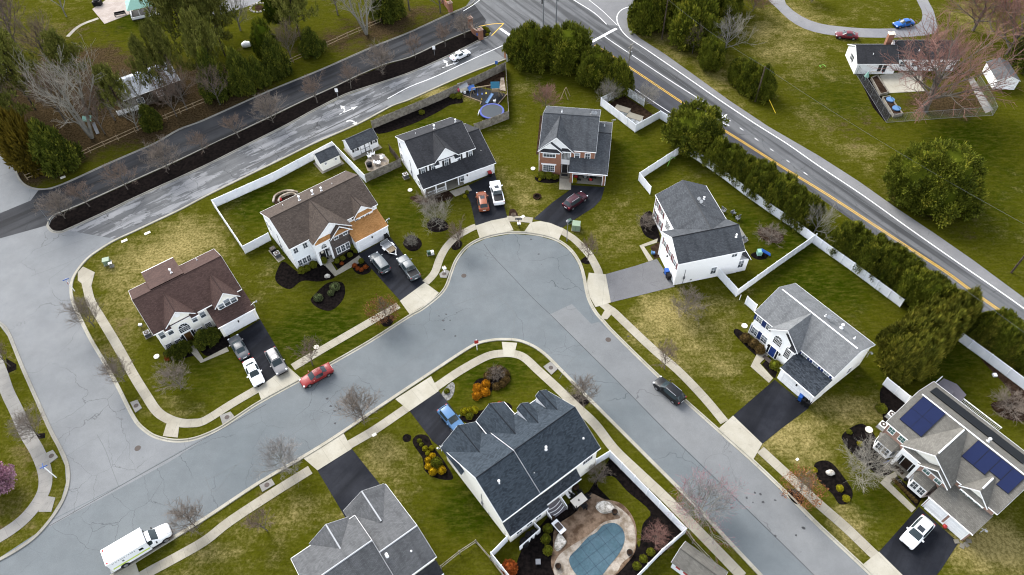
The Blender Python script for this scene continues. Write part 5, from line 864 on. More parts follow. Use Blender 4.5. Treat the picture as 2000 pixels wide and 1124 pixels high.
# pool terrace behind the blue-slate house
bed([(1070, 1010), (1150, 960), (1195, 890), (1340, 1040), (1250, 1124), (1130, 1170), (1000, 1124), (1020, 1070)], 'mulch', 0, .015)
sheet('lawn_patch', [(1165, 945), (1195, 930), (1225, 960), (1270, 1000), (1255, 1025), (1248, 1070), (1235, 1030), (1200, 985)], .026, 'lawn', 4)
sheet('patio', [(1085, 1030), (1125, 1000), (1150, 965), (1180, 975), (1215, 985), (1240, 1020), (1242, 1070), (1225, 1100), (1190, 1130), (1110, 1150), (1078, 1110), (1080, 1070)], .07, 'stamped', 5, thick=.08)
sheet('pool_coping', [(1165, 985), (1185, 978), (1200, 985), (1230, 1010), (1241, 1040), (1238, 1078), (1215, 1100), (1195, 1125), (1110, 1150), (1082, 1120), (1088, 1090), (1110, 1070), (1150, 1045), (1180, 1020), (1212, 1010)], .085, 'flagstone', 4, thick=.05)
def pool_cover():
    pts = smooth(W([(1112, 1090), (1130, 1070), (1148, 1050), (1165, 1040), (1178, 1026), (1200, 1022), (1216, 1034), (1220, 1055), (1210, 1080), (1190, 1105), (1170, 1128), (1135, 1128), (1118, 1112)], .12), 4, True); b = MB(); b.prism(pts, .06, .12); o = b.build('pool_cover', 'mesh_cloth'); tag(o, 'taut blue grid-strapped winter cover over the kidney shaped pool', 'pool cover')
    g = MB(); d0 = (G(1200, 1022) - G(1112, 1090)); d0.z = 0; d0.normalize(); n0 = Vector((-d0.y, d0.x, 0)); c = G(1166, 1075, .123)
    def clip(p, d):
        ts = []; m_ = len(pts)
        for i in range(m_):
            a, e = pts[i], pts[(i + 1) % m_]; ex = e - a; den = d.x * ex.y - d.y * ex.x
            if abs(den) < 1e-9: continue
            t = ((a.x - p.x) * ex.y - (a.y - p.y) * ex.x) / den; s = ((a.x - p.x) * d.y - (a.y - p.y) * d.x) / den
            if 0 <= s < 1: ts.append(t)
        return (min(ts), max(ts)) if len(ts) > 1 else None
    for k in range(-5, 6):
        for (d, n) in ((d0, n0), (n0, d0)):
            p = c + n * k * 1.35; r = clip(p, d)
            if r: a, e = p + d * r[0], p + d * r[1]; g.beam((a.x, a.y, .125), (e.x, e.y, .125), .07, .015)
    g.build('strap', 'strap', o)
pool_cover()
for lab, pts in (('flat pale boulder beside the pool patio corner planter', [(1163, 988), (1175, 978), (1190, 980), (1203, 995), (1185, 1002), (1172, 1000)]), ('triangular pale boulder at the pool edge below the grill', [(1085, 1052), (1092, 1040), (1104, 1052), (1106, 1060), (1090, 1076), (1082, 1068)])):
    P = smooth(W(pts, .3), 3, True); b = MB(); c = sum(P, Vector()) / len(P); b.add([(p.x, p.y, .05) for p in P] + [(c.x + (p.x - c.x) * .86, c.y + (p.y - c.y) * .86, .42 + random.uniform(-.05, .05)) for p in P], [(i, (i + 1) % len(P), len(P) + (i + 1) % len(P), len(P) + i) for i in range(len(P))] + [tuple(range(len(P), 2 * len(P)))]); tag(b.build('boulder', 'boulder'), lab, 'boulder')
sheet('play_surface', [(893, 180), (912, 166), (985, 183), (990, 186), (974, 205), (940, 206), (938, 198)], .05, 'rubber', thick=.05)
for pts in ([(893, 183), (940, 200)], [(990, 185), (972, 206)], [(938, 205), (940, 200)]): a, c = W(pts); b = MB(); b.beam((a.x, a.y, .1), (c.x, c.y, .1), .15, .2); o = b.build('timber_edging', 'wood_tan'); struct(o)
sheet('gravel_strip', [(978, 152), (984, 152), (988, 178), (975, 176)], .02, 'flagstone'); sheet('yard_bed', [(925, 165), (960, 145), (986, 140), (988, 180), (950, 172)], .012, 'mulch_brown')
sheet('pool_slab', [(1718, 148), (1740, 143), (1800, 140), (1806, 178), (1737, 182), (1728, 165)], .08, 'apron', thick=.08); sheet('yard_mulch', [(1672, 140), (1690, 138), (1745, 225), (1728, 238), (1705, 210)], .02, 'mulch'); sheet('yard_soil', [(1745, 190), (1900, 170), (1935, 220), (1760, 232)], .012, 'mulch_brown', jag=.0) if 0 else None
sheet('stone_path', [(1890, 155), (1900, 150), (1940, 215), (1925, 222), (1910, 195)], .02, 'walk_old')
# ---------------------------------------------------------------- fences
def fence(pts, label, style='vinyl', hgt=1.8, step=2.44, m=None, zoff=0, name='fence', pm=None):
    P = W(pts); o = P[0].copy(); r = thing(name, label, 'fence', (o.x, o.y, 0)); mm = m or dict(vinyl='vinyl', wood='wood_grey', rail='wood_grey', chain='metal')[style]
    first = True
    for a, c in zip(P, P[1:]):
        a = a - o; c = c - o; L = (c - a).length; n = max(1, round(L / step)); d = (c - a) / n
        for i in range(n + 1):
            if i == 0 and not first: continue
            p = a + d * i; q = MB(); k = .065 if style in ('vinyl', 'wood') else (.055 if style == 'rail' else .03)
            if style == 'vinyl': q.box(p.x - k, p.x + k, p.y - k, p.y + k, -.05, hgt + .08).add([(p.x - k - .02, p.y - k - .02, hgt + .08), (p.x + k + .02, p.y - k - .02, hgt + .08), (p.x + k + .02, p.y + k + .02, hgt + .08), (p.x - k - .02, p.y + k + .02, hgt + .08), (p.x, p.y, hgt + .17)], [(0, 1, 4), (1, 2, 4), (2, 3, 4), (3, 0, 4), (3, 2, 1, 0)])
            elif style == 'chain': q.tube((p.x, p.y, -.05), (p.x, p.y, hgt + .03), k, k, 6)
            else: q.box(p.x - k, p.x + k, p.y - k, p.y + k, -.05, hgt + (.05 if style == 'wood' else .1))
            q.build('post', pm or mm, r)
        first = False
        for i in range(n):
            s, e = a + d * i, a + d * (i + 1); u = d.normalized(); s2, e2 = s + u * .07, e - u * .07; q = MB()
            if style == 'vinyl':
                q.beam((*s2.xy, hgt / 2 + .03), (*e2.xy, hgt / 2 + .03), .03, hgt - .14); q.beam((*s2.xy, hgt), (*e2.xy, hgt), .06, .12); q.beam((*s2.xy, .1), (*e2.xy, .1), .06, .14)
            elif style == 'wood':
                nb = max(3, int(d.length / .15))
                for j in range(nb): t = s + d * ((j + .5) / nb); w_ = u * (d.length / nb * .46); jz = random.uniform(-.03, .05); q.beam((*(t - w_).xy, (hgt + jz) / 2), (*(t + w_).xy, (hgt + jz) / 2), .025, hgt + jz)
                for z in (.35, hgt - .3): q.beam((*s2.xy, z), (*e2.xy, z), .07, .09)
            elif style == 'rail':
                for z in (hgt * .4, hgt * .92): q.beam((*s2.xy, z + random.uniform(-.05, .05)), (*e2.xy, z + random.uniform(-.05, .05)), .06, .12)
            else:
                for z in (.05, hgt): q.beam((*s.xy, z), (*e.xy, z), .035, .035)
                nb = int(d.length / .16)
                for j in range(nb): t0 = s + d * (j / nb); t1 = s + d * ((j + 1) / nb); kx = 1; q.beam((*t0.xy, .05), (*t1.xy, hgt), .008, .008); q.beam((*t1.xy, .05), (*t0.xy, hgt), .008, .008)
            q.build('panel' if style != 'rail' else 'rails', mm, r)
    return r
fence([(529, 470), (480, 496), (420, 406), (536, 354), (652, 292), (715, 357)], 'white vinyl privacy fence round the back yard of the orange roofed house')
fence([(717, 355.5), (784, 325)], 'weathered wooden fence below the octagonal fire pit patio', 'wood', 1.8)
fence([(784, 324), (762, 296)], 'short brown wooden gate fence beside the white house back corner', 'wood', 1.7, m='wood_dark')
fence([(728, 252), (800, 222), (862, 196), (900, 178), (940, 160), (987, 137)], 'long weathered wooden fence along the entry lane behind the play yard', 'wood', 1.9)
fence([(988, 136), (991, 185), (994, 232)], 'thin tan wooden fence on the right side of the play yard', 'wood', 1.7)
fence([(993, 233), (960, 246), (927, 258)], 'grey wooden fence between the trampoline and the porch house', 'wood', 1.9)
fence([(990, 121), (1008, 113)], 'short white fence beside the brick gate pillar under the conifers', 'vinyl', 1.7)
fence([(1173, 207), (1207, 233), (1240, 259), (1288, 232), (1309, 245)], 'white vinyl fence round the little utility yard next to the main road')
fence([(1173, 206), (1218, 183), (1257, 208)], 'mildew stained white fence on the back of the utility yard', 'vinyl', 1.8, m='vinyl_dirty')
fence([(1333, 297), (1247, 353), (1269, 380)], 'white fence with open top panels running from the hedge to the maroon shuttered house')
fence([(1336, 297), (1372, 321), (1412, 349), (1452, 380), (1500, 414), (1545, 444), (1600, 485), (1662, 529), (1757, 600)], 'long white fence in front of the roadside conifer hedge')
fence([(1401, 540), (1437, 580), (1512, 526), (1589, 472)], 'white fence dividing the yards of the maroon and blue shuttered houses')
fence([(1455, 594), (1473, 610)], 'short white fence panel at the left wall of the blue shuttered house')
fence([(1853, 653), (1927, 707), (2000, 762), (2070, 815)], 'white fence behind the solar panel house below the hedge')
fence([(1724, 752), (1768, 788)], 'short white fence between the dense conifer clump and the solar panel house')
fence([(1163, 909), (1189, 893), (1262, 967), (1336, 1043), (1290, 1083), (1235, 1140)], 'white fence enclosing the swimming pool yard along the sidewalk')
fence([(991, 1058), (960, 1090), (1000, 1140)], 'white fence at the lower left of the pool yard'); fence([(862, 1112), (898, 1083), (930, 1062), (958, 1094), (992, 1140)], 'weathered split rail fence between the two bottom houses', 'rail', 1.2, 2.6)
fence([(1337, 1040), (1352, 1062), (1410, 1124)], 'low wooden fence behind the barn shed', 'rail', 1.2, 2.4)
fence([(20, 304), (60, 352)][:1] + [(55, 352), (150, 312), (232, 275), (300, 245), (380, 212), (445, 184), (520, 147), (600, 111), (680, 74), (745, 46)], 'old two rail timber fence along the woods edge', 'rail', 1.25, 2.9, m='wood_tan')
fence([(1672, 146), (1700, 190), (1731, 240), (1800, 235), (1870, 230), (1939, 226), (1930, 205), (1905, 165)], 'tall grey chain-link fence round the bare maple yard', 'chain', 2.0, 3.0)
fence([(232, 226), (275, 213)], 'pale board fence under the pines by the metal roofed house', 'wood', 1.0, m='trim')
# ---------------------------------------------------------------- vehicles
def car_stations(kind, L, Wd):
    h = L / 2; w = Wd / 2
    # (x, half width, z bottom, z belt, half width top, z top, tag to next)
    if kind == 'sedan':
        return [(h, w * .84, .32, .55, w * .66, .60, 'p'), (h - .12, w * .96, .25, .62, w * .76, .70, 'p'), (h - .7, w * .97, .22, .74, w * .74, .84, 'p'), (h - 1.35, w, .22, .86, w * .74, .94, 'wind'), (h - 2.1, w, .22, .92, w * .64, 1.38, 'side'), (h - 2.65, w, .22, .94, w * .64, 1.45, 'side'), (h - 3.3, w, .22, .95, w * .63, 1.41, 'rear'), (h - 3.95, w * .99, .22, .97, w * .66, 1.06, 'p'), (h - 4.35 - (L - 4.8), w * .95, .26, .95, w * .66, 1.03, 'p'), (-h + .1, w * .95, .3, .85, w * .72, .95, 'p'), (-h, w * .88, .36, .70, w * .68, .78, 'p')]
    if kind == 'suv':
        return [(h, w * .86, .36, .68, w * .70, .76, 'p'), (h - .12, w * .97, .28, .80, w * .78, .90, 'p'), (h - .65, w * .98, .26, .92, w * .78, 1.02, 'p'), (h - 1.2, w, .26, 1.0, w * .78, 1.1, 'wind'), (h - 1.95, w, .26, 1.04, w * .70, 1.62, 'side'), (h - 2.6, w, .26, 1.05, w * .70, 1.70, 'side'), (h - 3.4, w, .26, 1.06, w * .69, 1.70, 'side'), (-h + .62, w * .99, .27, 1.07, w * .67, 1.64, 'rear'), (-h + .2, w * .98, .3, 1.05, w * .68, 1.12, 'p'), (-h + .05, w * .96, .34, .95, w * .66, 1.02, 'p'), (-h, w * .92, .4, .72, w * .6, .8, 'p')]
    if kind == 'jeep':
        return [(h, w * .84, .5, .85, w * .5, .95, 'p'), (h - .1, w * .93, .42, .95, w * .6, 1.05, 'p'), (h - .9, w * .98, .4, 1.02, w * .66, 1.1, 'p'), (h - 1.35, w * .98, .4, 1.08, w * .72, 1.14, 'wind'), (h - 1.75, w * .98, .4, 1.12, w * .76, 1.74, 'side'), (h - 2.6, w * .98, .4, 1.12, w * .78, 1.80, 'side'), (h - 3.4, w * .98, .4, 1.12, w * .78, 1.80, 'side'), (-h + .25, w * .97, .4, 1.1, w * .77, 1.78, 'rear'), (-h + .12, w * .95, .42, 1.08, w * .76, 1.14, 'p'), (-h, w * .88, .46, .9, w * .7, 1.0, 'p')]
    if kind == 'pickup':
        return [(h, w * .88, .45, .85, w * .6, .95, 'p'), (h - .12, w * .98, .36, .98, w * .76, 1.08, 'p'), (h - .8, w * .99, .34, 1.08, w * .80, 1.16, 'p'), (h - 1.5, w, .34, 1.14, w * .80, 1.22, 'wind'), (h - 2.15, w, .34, 1.18, w * .72, 1.80, 'side'), (h - 2.9, w, .34, 1.18, w * .73, 1.90, 'side'), (h - 3.55, w, .34, 1.18, w * .72, 1.87, 'rear'), (h - 3.85, w, .34, 1.16, w * .82, 1.22, 'bed'), (h - 4.5, w, .34, 1.16, w * .84, 1.22, 'bed'), (-h + .22, w, .36, 1.16, w * .84, 1.22, 'p'), (-h + .08, w * 1.0, .4, 1.1, w * .82, 1.2, 'p'), (-h, w * .98, .46, .9, w * .82, .98, 'p')]
    if kind == 'cab':
        return [(h, w * .66, .55, .95, w * .55, 1.05, 'p'), (h - .15, w * .88, .45, 1.08, w * .72, 1.2, 'p'), (h - .9, w * .98, .42, 1.18, w * .78, 1.3, 'p'), (h - 1.5, w, .42, 1.25, w * .8, 1.38, 'wind'), (h - 2.2, w, .42, 1.28, w * .72, 2.0, 'side'), (h - 2.8, w, .42, 1.28, w * .74, 2.1, 'p'), (-h, w, .42, 1.28, w * .74, 2.1, 'p')]
def vehicle(name, label, cat, ctr, front, rear, kind, col, L=4.8, Wd=1.83, group=None, sunroof=False, rails=None, wheel=.33, plate=False, tarp=True, world=None):
    c = G(*ctr) if world is None else world; a = G(*front); e = G(*rear); d = a - e; ang = atan2(d.y, d.x)
    r = thing(name, label, cat, (c.x, c.y, .03), ang, group)
    st = car_stations(kind, L, Wd); vs = []; fs = []; mi = []
    n = 13
    for (x, w_, zb, zl, wt, zt, tg) in st:
        half = [(w_ - .10, zb), (w_, zb + .16), (w_, zl - .14), (w_ - .035, zl), (wt, zt - .05), (wt - .13, zt), (0, zt + .035)]
        for y, z in half: vs.append((x, y, z))
        for y, z in half[-2::-1]: vs.append((x, -y, z))
    for i in range(len(st) - 1):
        tg = st[i][6]
        for j in range(n - 1):
            fs.append((i * n + j, (i + 1) * n + j, (i + 1) * n + j + 1, i * n + j + 1)); k = 0
            if j in (4, 5, 6, 7): k = {'wind': 1, 'rear': 2, 'bed': 5}.get(tg, 0)
            elif j in (3, 8) and tg == 'side': k = 3 if j == 3 else 4
            mi.append(k)
        fs.append((i * n + n - 1, (i + 1) * n + n - 1, (i + 1) * n, i * n)); mi.append(0)
    fs.append(tuple(range(n))); mi.append(0); fs.append(tuple(range((len(st) - 1) * n + n - 1, (len(st) - 1) * n - 1, -1))); mi.append(0)
    me = bpy.data.meshes.new('shape'); me.from_pydata(vs, [], fs); me.polygons.foreach_set('material_index', mi)
    for k in range(6): me.materials.append(None)
    bm = bmesh.new(); bm.from_mesh(me); bmesh.ops.recalc_face_normals(bm, faces=bm.faces)
    cl = bm.edges.layers.float.new('crease_edge')
    for ed in bm.edges:
        f = ed.link_faces
        if len(f) == 2 and f[0].material_index != f[1].material_index: ed[cl] = .55
    bm.to_mesh(me); bm.free()
    tmp = bpy.data.objects.new('shape', me); COL.objects.link(tmp); md = tmp.modifiers.new('s', 'SUBSURF'); md.levels = 2
    dg = bpy.context.evaluated_depsgraph_get(); em = tmp.evaluated_get(dg).to_mesh()
    P = [tuple(v.co) for v in em.vertices]; polys = [(p.material_index, tuple(p.vertices)) for p in em.polygons]
    tmp.evaluated_get(dg).to_mesh_clear(); bpy.data.objects.remove(tmp); bpy.data.meshes.remove(me)
    names = ['body', 'windscreen', 'rear_window', 'side_window', 'side_window', 'bed_cover']; mats = [col, 'glass_car', 'glass_car', 'glass_car', 'glass_car', 'black']
    for k in range(6):
        ids = [p for q, p in polys if q == k]
        if not ids: continue
        mp = {}; v2 = []
        for p in ids:
            for i in p:
                if i not in mp: mp[i] = len(v2); v2.append(P[i])
        b = MB(); b.v = v2; b.f = [tuple(mp[i] for i in p) for p in ids]; b.build(names[k], mats[k], r, True)
    h, w = L / 2, Wd / 2; ax = (h - .88 if kind != 'cab' else h - 1.0, -h + (.95 if kind != 'pickup' else 1.15))
    for x in ax if kind != 'cab' else ax[:1]:
        for s in (-1, 1):
            y = s * (w - .09); t = MB(); t.tube((x, y - .11, wheel), (x, y + .11, wheel), wheel, wheel, 18); o = t.build('wheel', 'tyre', r)
            q = MB(); q.tube((x, s * (w + .022), wheel), (x, s * (w + .03), wheel), wheel * .62, wheel * .58, 14); q.build('rim', 'rim', o)
            q = MB(); q.tube((x, s * (w - .05), wheel + .02), (x, s * (w + .008), wheel + .02), wheel * 1.17, wheel * 1.15, 18); q.build('wheel_arch', 'black', r)
    q = MB(); q.box(-h + .25, h - .2, -w + .14, w - .14, .09, .40); q.build('shade_box', 'black', r)  # black box added under the car to block light and deepen its shadow
    zl = st[2][3]
    for s in (-1, 1):
        q = MB(); q.blob((h - (.17 if kind != 'cab' else .24), s * (w - (.22 if kind != 'cab' else .3)), zl - (.10 if kind != 'cab' else .2)), .15, .17, .07, 1, 0); q.build('headlight', 'head', r, True)
        if kind != 'cab': q = MB(); q.blob((-h + .12, s * (w - .20), st[-3][3] - .10), .11, .17, .09, 1, 0); q.build('taillight', 'tail', r, True)
        xm = st[4][0] + .35; q = MB(); q.box(xm - .07, xm + .07, s * (w - .02), s * (w + .2), st[4][3] + .02, st[4][3] + .17); q.build('mirror', col if kind != 'cab' else 'black', r)
    q = MB(); q.box(h - .09, h + .02, -.5, .5, .42, .58); q.build('grille', 'black', r)
    if kind != 'cab': q = MB(); q.box(-h - .015, -h + .06, -.26, .26, .62, .75); q.build('number_plate', 'paper', r)
    top = max(s[5] for s in st)
    if sunroof: xs = [s[0] for s in st if s[6] == 'side']; x1 = xs[0] - .1; q = MB(); q.box(x1 - .75, x1 - .05, -.38, .38, top - .1, top + .028); q.build('sunroof', 'glass_dark', r)
    if rails:
        xs = [s for s in st if s[6] == 'side']; x0, x1 = -h + .9, xs[0][0] - .2
        for s in (-1, 1): q = MB(); q.tube((x0, s * xs[0][4] * .92, top + .04), (x1, s * xs[0][4] * .92, top + .02), .028, .028, 6); q.build('roof_rail', rails, r)
    return r
vehicle('parked_car', 'white sedan driving on the entry lane past a turn arrow', 'car', (899, 113), (920, 102), (878, 122), 'sedan', 'p_white', 4.75, 1.84)
vehicle('parked_car', 'dark red sedan on the gravel drive behind the ranch house', 'car', (1652, 74), (1630, 72), (1674, 76), 'sedan', 'p_red_dark', 4.7)
vehicle('parked_car', 'bright blue sedan on the curving drive at the top right', 'car', (1763, 51), (1743, 54), (1784, 47), 'sedan', 'p_blue', 4.6)
vehicle('parked_car', 'burnt orange crossover with panoramic roof beside the white pickup', 'car', (943, 399), (938, 372), (946, 412), 'suv', 'p_orange', 4.65, 1.86, sunroof=True)
vehicle('pickup_truck', 'white crew cab pickup with black bed cover beside the orange crossover', 'pickup truck', (971, 383), (964, 352), (975, 402), 'pickup', 'p_white', 5.8, 2.0, sunroof=True, wheel=.40)
vehicle('parked_car', 'dark maroon suv with silver roof rails on the curved driveway', 'car', (1123, 398), (1141, 384), (1104, 410), 'suv', 'p_maroon', 4.85, 1.9, rails='chrome')
vehicle('parked_car', 'grey boxy off-road wagon beside the garden bed of red shrubs', 'car', (743, 520), (728, 500), (757, 536), 'jeep', 'p_jeep', 4.6, 1.9, wheel=.42)
vehicle('pickup_truck', 'grey off-road pickup with dark bed cover parked by the lawn edge', 'pickup truck', (799, 529), (784, 508), (814, 550), 'pickup', 'p_jeep', 5.4, 1.9, wheel=.42)
vehicle('parked_car', 'dark grey sedan parked nose-in against the cream garage', 'car', (469, 683), (459, 664), (481, 701), 'sedan', 'p_grey', 4.8)
vehicle('parked_car', 'white sedan with sunroof behind the dark grey sedan on the driveway', 'car', (498, 732), (509, 753), (487, 708), 'sedan', 'p_white', 4.85, sunroof=True)
vehicle('parked_car', 'silver grey wagon with roof bars facing the street on the shaded driveway', 'car', (542, 711), (555, 733), (530, 688), 'suv', 'p_silver', 4.8, 1.85, sunroof=True, rails='black')
vehicle('parked_car', 'red sedan parked along the kerb by the driveway apron', 'car', (620, 738), (594, 752), (646, 723), 'sedan', 'p_red', 4.85, sunroof=False)
vehicle('parked_car', 'black suv parked along the kerb of the wide street', 'car', (1306, 768), (1281, 747), (1331, 789), 'suv', 'p_black', 4.8, 1.88, rails='chrome')
vehicle('parked_car', 'light blue hatchback beside the blue-slate garage', 'car', (882, 823), (902, 846), (865, 803), 'suv', 'p_sky', 4.4, 1.8)
vehicle('parked_car', 'white suv facing the street on the driveway of the solar panel house', 'car', (1787, 1044), (1763, 1070), (1812, 1018), 'suv', 'p_white', 4.75, 1.88, rails=None, sunroof=True)
# ambulance style box truck
def ambulance():
    a = G(338, 1037); e = G(222, 1106); d = (a - e).normalized(); ang = atan2(d.y, d.x); L = (a - e).length; c = e + d * (L / 2)
    r = vehicle('box_truck', 'white box bodied service truck with lime stripe parked at the kerb', 'truck', (0, 0), (338, 1037), (222, 1106), 'cab', 'p_white', 3.5, 2.0, wheel=.42, world=e + d * (L - 1.75))
    x1 = -.95; x0 = -(L - 1.75); w = 1.1; b = MB(); b.box(x0, x1, -w, w, .55, 2.75); bx = b.build('box_body', 'p_white', r)
    b = MB(); b.box(x0 - .03, x1 + .03, -w - .03, w + .03, 2.72, 2.78); b.build('box_roof', 'paper', bx); b = MB(); b.box(x1 - .04, x1 + .06, -w * .9, w * .9, .6, 2.2); b.build('bulkhead', 'black', bx)
    for s in (-1, 1):
        b = MB(); b.box(x0 + .2, x1 - .1, s * w, s * (w + .006), 1.0, 1.28); b.build('stripe', plain('lime_stripe', (.48, .60, .10), .5), bx)
        b = MB(); b.box(x1 - 1.1, x1 - .6, s * w, s * (w + .012), 1.7, 2.15); b.build('side_window', 'glass_dark', bx)
        b = MB(); k = x0 + .5
        while k < x1 - 1.5: g = random.uniform(.06, .14); b.box(k, k + g, s * w, s * (w + .007), 2.22, 2.36); k += g + random.choice((.05, .05, .16))
        b.box(x0 + 1.5, x0 + 1.75, s * w, s * (w + .007), 1.6, 1.9); b.build('marking', 'metal_grey', bx)
        b = MB(); b.tube((x0 + 1.35, s * (w - .22), .42), (x0 + 1.35, s * (w + .02), .42), .42, .42, 18); o = b.build('wheel', 'tyre', r); b = MB(); b.tube((x0 + 1.35, s * (w + .02), .42), (x0 + 1.35, s * (w + .035), .42), .25, .24, 14); b.build('rim', 'rim', o)
        b = MB(); b.tube((x0 + 1.35, s * (w - .1), .5), (x0 + 1.35, s * (w + .01), .5), .52, .52, 18); b.build('wheel_arch', 'black', r)
        b = MB(); b.box(x0 - .02, x0 + .02, s * .35, s * 1.0, 1.7, 2.3); b.build('rear_window', 'glass_dark', bx)
    b = MB(); b.box(x0 - .02, x0, -w, w, .6, 1.1); b.build('rear_stripe', plain('lime_chevron', (.55, .68, .06), .5), bx); b = MB(); b.box(x0 - .35, x0, -w, w, .42, .52); b.build('bumper', 'metal_grey', r); b = MB(); b.box(x0, x0 + 1, -.05, .05, .4, .55).box(x0, x1, -.5, .5, .35, .56); b.build('chassis', 'black', r)
    for s in (-1, 1): b = MB(); b.box(x0 + .1, x0 + .3, s * (w - .3), s * (w - .1), 2.78, 2.86); b.build('lamp', 'red_plastic', bx)
ambulance()
# utility trailer
e, a = G(748, 476), G(775, 502); d = a - e; r = thing('utility_trailer', 'small open utility trailer with plywood bed by the garage', 'trailer', tuple((e + a) / 2), atan2(d.y, d.x))
b = MB(); b.box(-1.4, 1.0, -.72, .72, .48, .54); b.build('bed', 'wood_tan', r); b = MB(); b.box(-1.4, -.1, -.70, .70, .545, .62); b.build('cargo_panel', 'metal', r)
for s in (-1, 1):
    b = MB(); b.beam((-1.4, s * .75, .82), (1.0, s * .75, .82), .05, .05); [b.beam((x, s * .75, .45), (x, s * .75, .82), .05, .05) for x in (-1.4, -.2, 1.0)]; b.build('side_rail', 'trim', r)
    b = MB(); b.tube((-.3, s * .82, .32), (-.3, s * .98, .32), .32, .32, 16); o = b.build('wheel', 'tyre', r); b = MB(); b.tube((-.3, s * .985, .32), (-.3, s * .995, .32), .19, .19, 12); b.build('rim', 'rim', o); b = MB(); b.box(-.7, .1, s * .78, s * 1.02, .68, .72); b.build('fender', 'trim', r)
b = MB(); b.beam((1.0, .6, .5), (1.9, 0, .5), .08, .08).beam((1.0, -.6, .5), (1.9, 0, .5), .08, .08).beam((1.8, 0, .5), (2.15, 0, .5), .09, .09).tube((1.7, 0, .0), (1.7, 0, .8), .03, .03, 6); b.build('tongue', 'trim', r); b = MB(); b.box(-1.5, -1.42, -.75, .75, .45, 1.2); b.build('tailgate', 'metal', r)
# ---------------------------------------------------------------- vegetation
def rv(): return Vector((random.gauss(0, 1), random.gauss(0, 1), random.gauss(0, 1))).normalized()
def leaf(b, p, d, L, w_, cv=.4):
    """one pointed leaf spray: a kite bent along its length"""
    s = d.cross(rv())
    if s.length < .05: s = d.orthogonal()
    s.normalize(); m = p + d * L * .45 + Vector((0, 0, -.04 * L)); t = p + d * L
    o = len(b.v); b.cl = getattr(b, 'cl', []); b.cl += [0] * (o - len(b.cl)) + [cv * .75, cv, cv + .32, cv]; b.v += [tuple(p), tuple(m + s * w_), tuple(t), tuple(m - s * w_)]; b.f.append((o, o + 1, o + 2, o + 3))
def crown_mesh(seed, nclump, nleaf, shape, cl=.22, L=.16, w_=.05, core=.72, up=.35, lump=.14):
    """leafy crown in unit size (radius 1, height 1 from z=0); shape(t) gives the relative radius at height t"""
    random.seed(seed); b = MB(); off = Vector((seed * 7.3, 0, 0))
    def surf(t, ph):
        k = 1 + lump * 2 * mnoise.noise(Vector((cos(ph) * 1.6, sin(ph) * 1.6, t * 3)) + off); rr = shape(t) * k; return Vector((rr * cos(ph), rr * sin(ph), t))
    if core:
        seg, rg = 14, 9; o = len(b.v)
        for i in range(rg + 1):
            t = .02 + .93 * i / rg
            for j in range(seg): p = surf(t, 2 * pi * j / seg) * 1; b.v.append((p.x * core, p.y * core, p.z * (core * .25 + .75)))
        for i in range(rg):
            for j in range(seg): a = o + i * seg + j; c = o + i * seg + (j + 1) % seg; b.f.append((a, c, c + seg, a + seg))
        b.f.append(tuple(o + rg * seg + j for j in range(seg))); b.nc = len(b.f)
    for _ in range(nclump):
        for _t in range(30):
            t = random.random(); 
            if random.random() < shape(t) + .12: break
        ph = random.uniform(0, 2 * pi); c = surf(t, ph) * 1; q = random.uniform(.80, 1.03); c = Vector((c.x * q, c.y * q, c.z * random.uniform(.94, 1.0) + .02))
        out = Vector((c.x, c.y, (t - .45) * .8)).normalized(); d0 = (out + Vector((0, 0, up)) + rv() * .35).normalized(); sc = random.uniform(.7, 1.35); cv = random.uniform(.0, .75)
        for _l in range(nleaf):
            o_ = rv() * cl * sc * random.random() ** .5 * .75; p = c + o_; d = (d0 * .55 + o_ / (cl * sc) * 1.3 + rv() * .45 + Vector((0, 0, up * .35))).normalized(); leaf(b, p, d, L * random.uniform(.7, 1.4) * sc, w_ * random.uniform(.8, 1.3) * sc, cv)
    return b
def trunk_mesh(h, r, n=8): b = MB(); b.tube((0, 0, -.02), (.01, .01, h * .5), r, r * .75, n).tube((.01, .01, h * .5), (0, 0, h), r * .75, r * .3, n); return b
SH_CONE = lambda t: max(.02, (1 - t) ** .62 * min(1, .62 + t * 2.6))
SH_EGG = lambda t: max(.02, sqrt(max(0, 1 - (2 * t - .82) ** 2 / 1.42)) if t > .41 else sqrt(max(0, 1 - (t - .41) ** 2 / .30)) * 1.0)
SH_BALL = lambda t: max(.05, sqrt(max(0, 1 - (2 * t - 1) ** 2)))
SH_DOME = lambda t: max(.03, sqrt(max(0, 1 - t * t)) * min(1, .8 + t))
def keep(b, name, m, sm=False):
    me = b.mesh(name, sm); me.materials.append(M[m]); n = getattr(b, 'nc', 0)
    if hasattr(b, 'cl'): me.attributes.new('clump', 'FLOAT', 'POINT').data.foreach_set('value', b.cl)
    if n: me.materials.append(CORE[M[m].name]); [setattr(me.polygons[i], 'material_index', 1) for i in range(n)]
    return me
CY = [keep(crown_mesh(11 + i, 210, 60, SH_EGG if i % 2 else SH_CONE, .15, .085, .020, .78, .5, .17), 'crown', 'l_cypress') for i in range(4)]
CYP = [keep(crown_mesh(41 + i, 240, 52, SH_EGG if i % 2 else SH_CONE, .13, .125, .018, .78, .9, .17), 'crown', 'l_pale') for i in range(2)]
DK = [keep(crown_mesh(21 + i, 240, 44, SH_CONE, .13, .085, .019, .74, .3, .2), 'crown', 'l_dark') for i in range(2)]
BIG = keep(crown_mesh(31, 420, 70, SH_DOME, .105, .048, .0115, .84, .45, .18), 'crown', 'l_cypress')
BALL = {k: [keep(crown_mesh(61 + i, 110, 34, SH_DOME, .15, .10, .03, .86, .3, .06), 'crown', 'l_' + k) for i in range(2)] for k in ('box', 'lime', 'yellow', 'orange', 'rust', 'olive', 'blue', 'ivy')}
